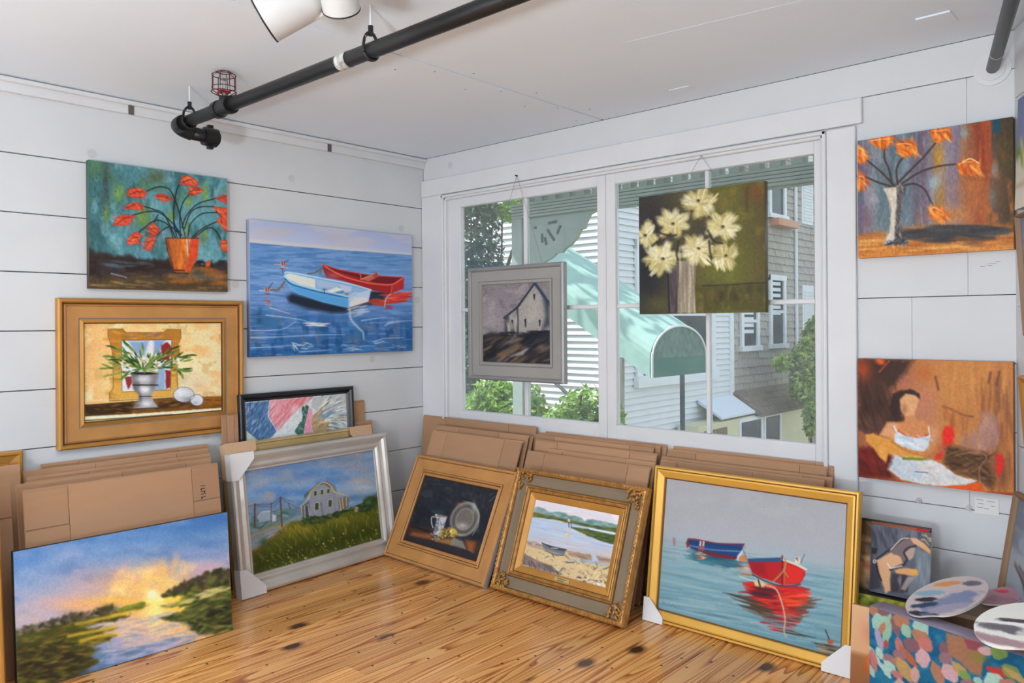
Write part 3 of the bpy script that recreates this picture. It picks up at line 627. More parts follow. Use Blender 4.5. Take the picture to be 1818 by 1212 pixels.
def art_boats_blue():
    a = Art([(80, 95), (1325, 207), (1318, 1085), (75, 1150)], 240, 190, 13)
    hz = [(80, 275), (700, 318), (1325, 355)]
    a.grad([(0, (160, 172, 206)), (.6, (170, 182, 212)), (1, (186, 190, 210))], (600, 140), (580, 320))
    a.blotch((186, 184, 198), 160, 40, .5, .2, .8, 1); a.glow(300, 190, 120, 30, (184, 178, 184), .8); a.glow(740, 230, 120, 30, (176, 176, 194), .7); a.glow(130, 170, 60, 20, (188, 182, 190), .6)
    a.mixm(a.ybelow([(80, 248), (700, 295), (1325, 338)], 10) * .8, (200, 198, 202))
    w = a.ybelow(hz, 3); a.grad([(0, (96, 140, 192)), (.35, (108, 148, 200)), (.6, (88, 128, 186)), (1, (32, 84, 140))], (600, 300), (600, 1130), w)
    a.blotch((134, 166, 212), 150, 12, .52, .12, .5, 2, w); a.blotch((58, 108, 172), 130, 14, .55, .12, .5, 3, w)
    w2 = a.ybelow([(80, 760), (400, 820), (900, 880), (1325, 850)], 60)
    a.blotch((30, 76, 128), 50, 120, .5, .15, .75, 4, w2); a.blotch((88, 110, 142), 60, 90, .58, .1, .7, 5, w2); a.blotch((44, 110, 168), 90, 60, .5, .15, .6, 6, w2); a.glow(140, 850, 70, 60, (40, 82, 116), .7)
    for p in ([(75, 945), (200, 945), (330, 930), (430, 870)], [(75, 1000), (300, 992), (560, 975), (800, 968)], [(75, 1080), (250, 1068), (420, 1055)], [(200, 828), (330, 840), (480, 862), (560, 890), (660, 890)], [(1110, 895), (1170, 865), (1320, 855)], [(1130, 880), (1200, 872)], [(450, 1105), (700, 1085)], [(1020, 1020), (1100, 995), (1250, 985)], [(150, 640), (260, 650)], [(1030, 1035), (1100, 1015)], [(930, 860), (1120, 830)], [(230, 770), (380, 815)]):
        a.curve(p, (190, 212, 236), 8, 4, .75, 4)
    for q in range(70): a.ell(a.rng.uniform(100, 1310), a.rng.uniform(420, 1080), a.rng.uniform(25, 70), 3, (164, 192, 226), a.rng.uniform(-6, 6), 2.5, .35)
    a.dabs([(400, 1040), (540, 1030), (540, 1085), (400, 1080)], 22, 40, 6, 20, 50, [(200, 214, 226), (150, 176, 200)], .7); a.dabs([(790, 1045), (940, 1045), (900, 1090), (800, 1080)], 14, 70, 5, 0, 20, [(170, 196, 222)], .6)
    a.dabs([(520, 880), (660, 880), (650, 905), (530, 905)], 14, 70, 8, -3, 5, [(222, 222, 226), (204, 206, 214)], .8)
    a.poly([(360, 690), (400, 660), (830, 760), (1000, 735), (820, 800), (700, 805), (520, 775), (380, 730)], (32, 38, 52), 16, .95)
    a.curve([(840, 770), (850, 850), (900, 910), (940, 950), (945, 1000)], (206, 214, 226), 16, 8, .8, 8); a.dabs([(840, 760), (980, 735), (960, 800), (850, 850)], 20, 70, 8, -12, 10, [(206, 212, 222), (170, 190, 216)], .7)
    # red boat
    a.dabs([(985, 640), (1150, 655), (1150, 700), (1000, 740)], 40, 120, 16, 4, 6, [(40, 48, 60), (30, 52, 60)], .9, 6); a.dabs([(990, 690), (1110, 700), (1080, 740), (990, 730)], 18, 80, 12, 0, 8, [(180, 66, 52)], .8); a.dabs([(1110, 660), (1290, 640), (1270, 710), (1120, 730)], 34, 110, 12, -3, 8, [(214, 66, 56), (196, 52, 48), (226, 104, 84)], .9)
    a.dabs([(1110, 740), (1170, 730), (1160, 765), (1110, 765)], 8, 40, 8, 0, 5, [(190, 50, 50)], .8); a.curve([(1160, 650), (1120, 690), (1110, 750)], (206, 220, 236), 7, 4, .8)
    a.poly([(635, 432), (760, 470), (930, 500), (1060, 515), (1260, 525), (1258, 610), (1160, 650), (1010, 628), (800, 560), (670, 535), (645, 490)], (160, 36, 42), 3)
    a.poly([(655, 450), (760, 476), (930, 505), (1060, 520), (1240, 530), (1170, 575), (1050, 570), (860, 520), (720, 485)], (112, 26, 34), 4); a.poly([(1170, 580), (1258, 527), (1256, 610), (1160, 648)], (186, 44, 42), 4, .95); a.poly([(650, 455), (700, 490), (720, 540), (670, 535)], (128, 54, 66), 12, .8); a.glow(720, 520, 50, 22, (190, 110, 120), .6)
    a.poly([(930, 545), (1060, 490), (1060, 525), (990, 560)], (196, 110, 90), 4, .9); a.line([(930, 545), (1060, 493)], (226, 160, 130), 6); a.line([(925, 500), (932, 545)], (214, 120, 100), 7); a.poly([(1020, 510), (1055, 490), (1062, 525), (1030, 530)], (170, 56, 50), 4)
    a.curve([(638, 432), (690, 470), (800, 525), (950, 565), (1060, 580), (1170, 580), (1258, 527)], (232, 112, 84), 9, 3); a.line([(1170, 580), (1160, 650)], (216, 84, 66), 7); a.curve([(640, 434), (760, 472), (930, 502), (1060, 516), (1258, 526)], (206, 70, 62), 6, 3)
    # blue boat
    a.poly([(340, 500), (370, 495), (560, 525), (850, 580), (1008, 625), (985, 715), (830, 765), (640, 725), (450, 665), (380, 620), (350, 560)], (104, 172, 222), 3)
    a.poly([(345, 520), (380, 505), (580, 548), (580, 618), (460, 590), (370, 550)], (218, 222, 214), 4); a.poly([(580, 545), (750, 575), (860, 600), (1000, 628), (905, 660), (830, 680), (640, 640), (585, 618)], (146, 178, 218), 4); a.poly([(580, 548), (750, 578), (750, 612), (600, 608)], (166, 190, 222), 5, .9); a.poly([(660, 640), (740, 608), (800, 622), (800, 645), (700, 650)], (222, 226, 220), 4); a.poly([(700, 652), (800, 628), (800, 650), (740, 660)], (74, 140, 196), 4); a.poly([(750, 580), (860, 600), (850, 640), (800, 640)], (196, 206, 224), 5, .8); a.poly([(800, 652), (840, 650), (820, 670)], (140, 116, 90), 4)
    a.poly([(830, 690), (905, 655), (1003, 632), (985, 715), (832, 765)], (186, 204, 226), 4); a.poly([(840, 730), (880, 690), (940, 680), (980, 690), (975, 715), (835, 762)], (214, 216, 216), 5); a.line([(838, 764), (985, 717)], (110, 70, 60), 5)
    a.curve([(345, 545), (400, 590), (560, 635), (720, 668), (830, 685)], (26, 74, 130), 8, 3); a.curve([(342, 530), (410, 578), (560, 620), (720, 652), (830, 678), (880, 652), (930, 650), (1006, 625)], (176, 214, 242), 9, 3); a.curve([(345, 505), (380, 498), (560, 528), (850, 582), (1006, 624)], (192, 222, 244), 9, 3); a.line([(645, 620), (650, 655)], (50, 46, 48), 5); a.line([(630, 632), (665, 625)], (50, 46, 48), 4); a.poly([(400, 600), (560, 645), (830, 705), (830, 760), (640, 722), (450, 660)], (72, 150, 212), 16, .6)
    for (cx, cy) in ((335, 430), (208, 632)):
        a.ell(cx, cy, 22, 16, (196, 150, 130)); a.line([(cx - 8, cy - 12), (cx - 4, cy + 12)], (140, 44, 40), 8); a.line([(cx + 8, cy - 12), (cx + 12, cy + 12)], (140, 44, 40), 7); a.line([(cx + 14, cy - 10), (cx + 44, cy - (25 if cx > 300 else 55))], (70, 36, 40), 7, 2.5, 1, 3)
    a.dabs([(320, 450), (355, 450), (355, 470), (320, 470)], 6, 34, 6, 0, 8, [(150, 60, 60), (210, 190, 190)], .8); a.dabs([(195, 650), (230, 650), (225, 750), (200, 750)], 12, 34, 7, 0, 10, [(170, 90, 80), (200, 170, 160), (90, 60, 80)], .8); a.line([(265, 440), (315, 440)], (210, 180, 170), 5); a.line([(330, 480), (335, 510)], (60, 60, 70), 5)
    a.curve([(235, 636), (290, 632), (325, 600), (343, 570)], (110, 96, 78), 11, 4); a.curve([(520, 508), (570, 500), (610, 480), (636, 462)], (92, 92, 84), 9, 4); a.dabs([(560, 490), (630, 470), (630, 500), (560, 510)], 10, 24, 4, 80, 20, [(100, 96, 80)], .7); a.dabs([(260, 620), (330, 600), (320, 640), (260, 650)], 10, 26, 4, 60, 20, [(120, 104, 80)], .7)
    for q in range(9): a.line([(1165 + q * 12, 1045 + (q % 2) * 8), (1175 + q * 12, 1040 + (q * 7) % 18)], (186, 196, 206), 3.5, 2, .8)
    a.line([(1210, 1058), (1270, 1062)], (186, 196, 206), 3.5, 2, .7)
    return a

def art_abstract():
    a = Art([(385, 205), (1455, 115), (1500, 800), (445, 990)], 190, 130, 14)
    a.bg((206, 212, 216)); a.dabs([(380, 100), (1500, 100), (1500, 1000), (380, 1000)], 220, 50, 12, -40, 30, [(186, 200, 210), (222, 222, 222), (214, 200, 200), (180, 196, 196)], .6, 5)
    pk = [(650, 190), (1110, 150), (1080, 180), (900, 330), (745, 492), (640, 345)]; a.poly(pk, (214, 150, 162), 5, 1, 6); a.dabs(pk, 120, 70, 9, -55, 14, [(226, 176, 184), (200, 110, 126), (222, 196, 200), (206, 90, 90)], .7, 4)
    bl = [(395, 215), (650, 195), (640, 350), (735, 490), (690, 560), (540, 590), (410, 500)]; a.poly(bl, (72, 108, 152), 5, 1, 6); a.dabs(bl, 170, 60, 10, -65, 25, [(54, 86, 130), (112, 146, 184), (150, 176, 200), (64, 100, 146)], .7, 4); a.poly([(410, 495), (545, 595), (410, 620)], (186, 206, 196), 6, 1, 5)
    a.poly([(640, 590), (735, 510), (800, 560), (760, 700), (500, 760)], (206, 212, 216), 8)
    gr = [(1000, 260), (1070, 235), (1060, 360), (1030, 440), (1030, 530), (960, 520), (925, 500), (960, 440), (1010, 380)]; a.poly(gr, (62, 104, 96), 5, 1, 8); a.dabs(gr, 60, 34, 9, 60, 60, [(40, 76, 72), (120, 154, 142), (50, 92, 84)], .8, 3)
    a.poly([(1075, 260), (1110, 270), (1105, 470), (1130, 520), (1035, 530), (1035, 420)], (220, 150, 172), 6); a.dabs([(1040, 380), (1110, 380), (1120, 510), (1040, 525)], 20, 40, 9, 70, 20, [(232, 182, 196), (206, 120, 150)], .6)
    fan = [(1110, 155), (1460, 118), (1490, 480), (1130, 510), (1105, 400), (1180, 300), (1090, 250)]; a.poly(fan, (176, 186, 190), 5)
    for q in range(240):
        t = a.rng.uniform(0, 1.9); r = a.rng.uniform(60, 470); x = 1130 + r * math.cos(t - 1.35); y = 470 + r * math.sin(t - 1.35)
        a.ell(x, y, 36, 6, [(110, 136, 160), (206, 206, 196), (154, 134, 104), (86, 120, 156), (190, 176, 140), (226, 226, 224)][a.rng.randint(6)], math.degrees(t - 1.35) + 22, 2.5, .85)
    tn = [(1115, 330), (1165, 290), (1180, 330), (1150, 400), (1200, 360), (1240, 350), (1230, 400), (1310, 405), (1260, 440), (1290, 465), (1200, 500), (1125, 500), (1105, 420)]; a.poly(tn, (170, 142, 106), 5, 1, 8); a.dabs(tn, 40, 40, 8, -50, 30, [(192, 166, 128), (140, 112, 80), (206, 196, 180)], .7)
    a.line([(740, 490), (900, 335), (1080, 180)], (190, 190, 196), 5); a.line([(650, 195), (640, 345), (740, 490)], (226, 214, 220), 5)
    a.tex(.1, 8, 8); return a

def art_house():
    a = Art([(148, 502), (785, 392), (845, 862), (198, 1057)], 210, 160, 15)
    a.grad([(0, (92, 120, 158)), (.25, (108, 148, 196)), (.55, (126, 160, 196)), (1, (150, 168, 186))], (400, 440), (470, 760))
    a.blotch((148, 152, 164), 140, 34, .48, .2, .9, 1); a.blotch((72, 124, 190), 110, 40, .55, .15, .8, 2); a.glow(650, 440, 120, 30, (120, 132, 150), .8); a.glow(700, 560, 70, 14, (186, 176, 176), .8); a.glow(740, 590, 60, 10, (206, 196, 190), .8); a.glow(220, 560, 60, 40, (170, 170, 176), .6)
    a.dabs([(160, 520), (780, 420), (800, 500), (170, 620)], 40, 110, 14, -14, 10, [(156, 158, 168), (88, 136, 192), (132, 150, 178)], .35, 8)
    a.blur(2, 2)
    a.poly([(175, 690), (420, 650), (420, 740), (180, 790)], (112, 142, 172), 14, .8); a.poly([(172, 760), (300, 720), (420, 690), (420, 760), (185, 850)], (86, 118, 128), 10, .8, 8); a.dabs([(175, 740), (300, 710), (380, 690), (380, 740), (185, 830)], 50, 30, 9, -10, 30, [(60, 88, 84), (130, 150, 160), (84, 110, 100)], .7)
    a.poly([(215, 745), (235, 715), (285, 712), (290, 760), (225, 775)], (150, 170, 190), 4, .9); a.line([(215, 745), (240, 716), (285, 712)], (196, 196, 196), 4); a.poly([(290, 730), (310, 735), (310, 765), (290, 770)], (190, 200, 210), 3)
    a.poly([(185, 835), (300, 795), (420, 735), (430, 760), (360, 800), (300, 850), (200, 920), (190, 925)], (128, 140, 150), 6); a.dabs([(190, 860), (380, 770), (340, 810), (200, 910)], 20, 60, 10, -28, 8, [(150, 160, 170), (108, 122, 132)], .6)
    a.line([(185, 835), (300, 790), (350, 780)], (150, 120, 60), 8, 4, .8)
    grass = [(195, 930), (260, 880), (320, 830), (390, 770), (440, 760), (560, 730), (700, 690), (820, 640), (845, 862), (198, 1057)]
    a.poly(grass, (84, 92, 30), 8, 1, 8); a.poly([(195, 960), (400, 880), (830, 780), (845, 862), (198, 1057)], (44, 54, 20), 50, .85); a.glow(420, 810, 90, 30, (140, 124, 40), .8); a.glow(640, 760, 90, 20, (128, 120, 44), .7); a.poly([(192, 930), (300, 845), (360, 800), (300, 860), (200, 935)], (150, 84, 50), 6, .8)
    a.dabs(grass, 380, 26, 4, 70, 35, [(120, 120, 44), (64, 76, 26), (150, 138, 56), (48, 60, 22), (96, 96, 30)], .6, 2); a.dabs([(200, 960), (830, 780), (845, 862), (198, 1057)], 90, 6, 5, 0, 90, [(196, 190, 130), (170, 160, 80), (60, 70, 30)], .8, 1.5); a.glow(250, 880, 22, 26, (46, 74, 48), .8)
    a.poly([(660, 690), (760, 640), (760, 660), (665, 705)], (110, 150, 190), 5); a.poly([(665, 640), (800, 615), (800, 640), (670, 665)], (96, 126, 150), 8, .7); a.poly([(730, 690), (760, 640), (815, 615), (820, 690), (760, 720), (715, 715)], (50, 74, 44), 10, 1, 12); a.dabs([(720, 690), (815, 625), (820, 690), (730, 725)], 30, 26, 9, -20, 40, [(74, 100, 58), (36, 56, 36)], .7)
    # house
    a.poly([(430, 690), (475, 655), (478, 750), (435, 755)], (96, 104, 116), 4); a.poly([(475, 655), (478, 610), (525, 568), (560, 562), (610, 620), (640, 640), (648, 712), (560, 735), (485, 752)], (134, 142, 156), 3); a.poly([(640, 640), (672, 635), (675, 690), (648, 712), (625, 700), (620, 645)], (104, 106, 112), 4)
    a.poly([(448, 625), (478, 600), (520, 562), (560, 560), (600, 578), (612, 615), (575, 590), (550, 570), (520, 575), (480, 615), (452, 650)], (88, 94, 104), 3); a.poly([(575, 572), (605, 578), (612, 608), (590, 606)], (124, 128, 134), 3); a.poly([(548, 560), (565, 553), (572, 568), (556, 570)], (170, 90, 70), 3)
    a.curve([(430, 690), (470, 650), (480, 612), (525, 568), (555, 562), (580, 580), (600, 610), (672, 635)], (196, 178, 116), 5, 2)
    for x, y, w_, h_ in ((505, 620, 14, 26), (538, 614, 13, 26), (570, 608, 13, 24), (514, 690, 18, 38), (580, 674, 16, 38)): a.poly([(x - w_ / 2 - 3, y - h_ / 2 - 2), (x + w_ / 2 + 3, y - h_ / 2 - 6), (x + w_ / 2 + 3, y + h_ / 2 - 2), (x - w_ / 2 - 3, y + h_ / 2 + 3)], (196, 182, 120), 2); a.poly([(x - w_ / 2, y - h_ / 2 + 1), (x + w_ / 2, y - h_ / 2 - 2), (x + w_ / 2, y + h_ / 2 - 4), (x - w_ / 2, y + h_ / 2)], (52, 72, 70), 2)
    for p in ([(436, 690), (440, 752)], [(452, 685), (456, 752)], [(468, 680), (482, 752)], [(625, 645), (638, 715)], [(640, 642), (648, 705)], [(660, 640), (664, 690)]): a.line(p, (200, 180, 110), 4, 2)
    a.poly([(455, 690), (468, 685), (475, 750), (460, 752)], (50, 76, 110), 3); a.line([(535, 670), (545, 735)], (96, 100, 110), 8, 4, .8); a.line([(600, 640), (608, 725)], (120, 124, 132), 6, 4, .6)
    a.dabs([(440, 755), (650, 715), (700, 685), (700, 710), (560, 770), (450, 785)], 60, 26, 9, 0, 50, [(44, 64, 40), (70, 92, 54), (34, 50, 34)], .85, 3); a.poly([(706, 690), (722, 692), (720, 720), (704, 718)], (160, 140, 120), 4)
    for x, y0, y1 in ((202, 675, 795), (330, 638, 795), (284, 672, 770), (370, 670, 700)): a.line([(x, y0), (x + 10 * (x > 300), y1)], (92, 70, 56), 8 if x in (202, 330) else 4, 2)
    for p in ([(170, 690), (202, 676), (284, 676), (330, 640)], [(202, 684), (300, 688), (330, 650)], [(330, 640), (385, 660)], [(185, 680), (220, 676)], [(270, 676), (300, 672)], [(330, 645), (420, 700)]): a.line(p, (80, 72, 80), 2.5, 1.5, .8)
    a.tex(.08, 6, 6); return a

def art_sunset():
    a = Art([(77, 560), (1123, 370), (1167, 945), (77, 1275)], 310, 200, 16)
    a.grad([(0, (66, 112, 172)), (.25, (92, 134, 186)), (.5, (126, 152, 190)), (.75, (168, 164, 186)), (1, (196, 168, 150))], (560, 440), (640, 820))
    a.blotch((60, 106, 168), 170, 70, .45, .35, .6, 1); a.blotch((136, 158, 194), 150, 60, .48, .35, .6, 2); a.blotch((172, 164, 192), 130, 40, .56, .15, .7, 3, np.clip((a.Y - 520) / 120, 0, 1)); a.glow(1100, 400, 160, 40, (56, 100, 160), .7)
    a.glow(640, 720, 300, 90, (206, 158, 140), .75); a.glow(420, 820, 190, 40, (226, 164, 110), .8); a.glow(740, 740, 170, 70, (238, 186, 92), .85); a.glow(770, 680, 80, 60, (240, 204, 110), .8); a.glow(640, 800, 180, 26, (240, 190, 70), .85); a.glow(1040, 640, 100, 30, (196, 160, 170), .7)
    a.dabs([(560, 640), (960, 600), (960, 780), (560, 800)], 90, 60, 20, -30, 60, [(244, 210, 120), (232, 176, 110), (240, 220, 150), (214, 160, 140)], .35, 10)
    a.blur(2, 2)
    hz = [(77, 945), (200, 915), (330, 880), (450, 855), (620, 825), (760, 790), (850, 765), (960, 735), (1160, 690)]
    wt = a.ybelow(hz, 5); a.grad([(0, (240, 200, 80)), (.3, (222, 176, 130)), (.6, (176, 166, 190)), (.85, (120, 140, 178)), (1, (84, 112, 150))], (760, 790), (640, 1150), wt)
    a.glow(775, 860, 60, 90, (250, 232, 140), .9); a.glow(660, 960, 110, 60, (222, 180, 150), .7); a.glow(780, 790, 40, 20, (252, 240, 170), .9)
    a.dabs([(500, 900), (900, 850), (1000, 960), (560, 1120)], 200, 60, 7, -8, 12, [(240, 214, 160), (206, 176, 180), (160, 164, 196), (246, 222, 130), (124, 146, 186)], .45, 3); a.dabs([(470, 1080), (1050, 950), (900, 1040), (420, 1170)], 120, 60, 9, -14, 12, [(104, 130, 168), (140, 156, 190), (80, 108, 150), (170, 170, 196)], .55, 4)
    # left bank
    lb = [(77, 960), (200, 930), (350, 900), (500, 868), (640, 842), (720, 815), (720, 835), (600, 865), (640, 880), (540, 905), (420, 935), (590, 935), (520, 960), (590, 968), (520, 1005), (440, 1030), (500, 1045), (450, 1075), (500, 1105), (420, 1150), (380, 1180), (77, 1275)]
    a.poly(lb, (72, 74, 30), 8, 1, 14, 30); a.poly([(77, 1030), (300, 1010), (430, 1060), (430, 1160), (77, 1275)], (44, 34, 26), 40, .9); a.dabs(lb, 420, 44, 8, -10, 18, [(88, 96, 36), (52, 62, 30), (120, 112, 44), (40, 40, 26), (66, 44, 30), (150, 130, 50)], .6, 4)
    for p in ([(340, 975), (420, 960), (580, 930)], [(400, 1000), (500, 975), (590, 962)], [(380, 915), (520, 885), (640, 862)], [(560, 870), (700, 845)]): a.curve(p, (226, 186, 56), 12, 7, .8)
    a.dabs([(77, 940), (200, 915), (330, 875), (450, 850), (560, 825), (590, 845), (480, 875), (350, 900), (210, 935), (77, 975)], 150, 26, 14, -20, 60, [(66, 62, 44), (96, 88, 70), (48, 48, 34), (130, 116, 100)], .8, 4); a.glow(545, 835, 32, 18, (60, 62, 36), .9); a.glow(390, 880, 50, 22, (66, 58, 40), .8); a.dabs([(590, 835), (720, 805), (720, 830), (600, 855)], 30, 34, 8, -10, 14, [(120, 130, 44), (90, 104, 40)], .8)
    # right bank
    rb = [(820, 775), (900, 745), (1000, 745), (1160, 700), (1168, 945), (1040, 965), (960, 945), (980, 915), (900, 905), (810, 885), (900, 855), (960, 820), (860, 830), (820, 830), (930, 790), (900, 770)]
    a.poly(rb, (62, 76, 36), 8, 1, 14, 30); a.poly([(960, 860), (1160, 800), (1168, 945), (1040, 960), (960, 930)], (36, 36, 28), 30, .9); a.dabs(rb, 300, 40, 9, -16, 25, [(96, 118, 48), (50, 64, 34), (110, 84, 44), (38, 44, 30), (140, 140, 70)], .6, 4); a.dabs([(820, 820), (960, 790), (1000, 760), (1140, 720), (1140, 745), (960, 810), (840, 835)], 50, 50, 7, -16, 10, [(206, 196, 110), (186, 170, 130), (150, 160, 70)], .7)
    a.dabs([(800, 780), (860, 745), (900, 715), (980, 690), (1040, 660), (1145, 640), (1150, 715), (1000, 740), (860, 765)], 190, 28, 18, -30, 70, [(58, 60, 36), (84, 76, 52), (44, 52, 30), (96, 98, 50), (72, 58, 50)], .85, 4)
    a.blur(1, 1)
    a.ell(762, 768, 16, 14, (255, 252, 226), 0, 8); a.glow(762, 768, 26, 22, (255, 246, 190), .9); a.line([(740, 800), (800, 785)], (246, 226, 130), 10, 6, .8)
    a.tex(.07, 7, 7); return a

def art_pewter():
    a = Art([(390, 248), (958, 358), (772, 970), (200, 785)], 150, 120, 17)
    a.bg((36, 40, 47)); a.blotch((52, 57, 64), 70, 50, .5, .2, .8, 1); a.blotch((28, 30, 36), 60, 80, .55, .15, .7, 2); a.dabs([(390, 260), (950, 365), (880, 560), (330, 460)], 50, 60, 4, 60, 60, [(66, 70, 78), (28, 30, 36)], .6, 2); a.line([(880, 450), (930, 405)], (96, 98, 100), 5, 2); a.line([(885, 395), (915, 380)], (80, 82, 86), 4, 2)
    a.poly([(245, 665), (420, 690), (560, 760), (800, 790), (760, 920), (200, 780)], (74, 50, 38), 24, .9); a.poly([(265, 720), (420, 740), (410, 780), (250, 750)], (146, 86, 50), 12, .8); a.poly([(470, 780), (600, 770), (580, 830), (450, 800)], (150, 110, 62), 14, .8); a.poly([(690, 790), (760, 800), (740, 900), (700, 880)], (156, 84, 44), 16, .8); a.line([(270, 670), (420, 722)], (30, 26, 26), 16, 8)
    a.poly([(205, 745), (420, 795), (690, 870), (790, 925), (772, 970), (195, 790)], (44, 42, 46), 8); a.poly([(590, 760), (660, 790), (690, 865), (560, 825)], (124, 122, 116), 8, .9); a.line([(600, 765), (670, 800), (690, 865)], (60, 56, 56), 5); a.poly([(430, 745), (465, 755), (460, 800), (440, 795)], (120, 122, 126), 6, .8)
    # plate
    a.ell(682, 605, 158, 118, (74, 74, 74), -68, 4); a.ell(684, 603, 148, 110, (126, 122, 116), -68, 4); a.ell(680, 605, 132, 96, (84, 80, 76), -68, 6); a.ell(682, 604, 98, 70, (140, 136, 130), -68, 4); a.ell(684, 602, 90, 64, (104, 98, 92), -68, 8); a.glow(660, 660, 40, 24, (176, 174, 168), .8); a.glow(650, 480, 30, 20, (150, 110, 96), .6); a.glow(760, 500, 18, 50, (176, 176, 176), .6); a.glow(640, 740, 40, 10, (160, 160, 156), .6)
    a.line([(680 + 0, 450), (760, 470), (800, 560), (790, 660), (740, 740)], (166, 164, 160), 5, 3, .7)
    # jug
    J = [(468, 568), (545, 582), (520, 660), (498, 740), (470, 752), (430, 735), (450, 660)]; a.poly(J, (178, 178, 184), 4); a.poly([(468, 572), (488, 578), (470, 700), (432, 735), (452, 650)], (88, 88, 98), 8, .8); a.dabs(J, 70, 12, 5, 70, 50, [(70, 72, 84), (222, 222, 226), (110, 112, 124)], .8, 2); a.ell(508, 580, 36, 8, (130, 96, 74), 12, 3); a.curve([(462, 590), (425, 590), (420, 640), (430, 680)], (176, 176, 180), 8, 2.5); a.ell(458, 572, 9, 8, (190, 190, 194))
    a.ell(582, 722, 38, 38, (178, 150, 62), 0, 4); a.glow(575, 708, 20, 18, (222, 200, 120), .9); a.glow(600, 745, 16, 12, (110, 84, 36), .8); a.ell(585, 708, 5, 5, (80, 60, 30))
    for q in range(26): x = a.rng.uniform(480, 555); y = a.rng.uniform(690, 765); a.ell(x, y, 11, 11, [(120, 112, 50), (160, 140, 80), (70, 66, 34), (140, 100, 60)][a.rng.randint(4)], 0, 2.5); a.ell(x - 3, y - 3, 3, 3, (214, 206, 160), 0, 2)
    a.ell(425, 778, 12, 9, (150, 116, 66)); a.ell(470, 775, 11, 10, (160, 130, 70)); a.ell(558, 683, 16, 10, (130, 106, 50)); a.dabs([(405, 720), (470, 745), (460, 760), (410, 740)], 10, 14, 6, 0, 60, [(40, 40, 46), (150, 150, 156)], .7)
    a.tex(.1, 8, 8); return a

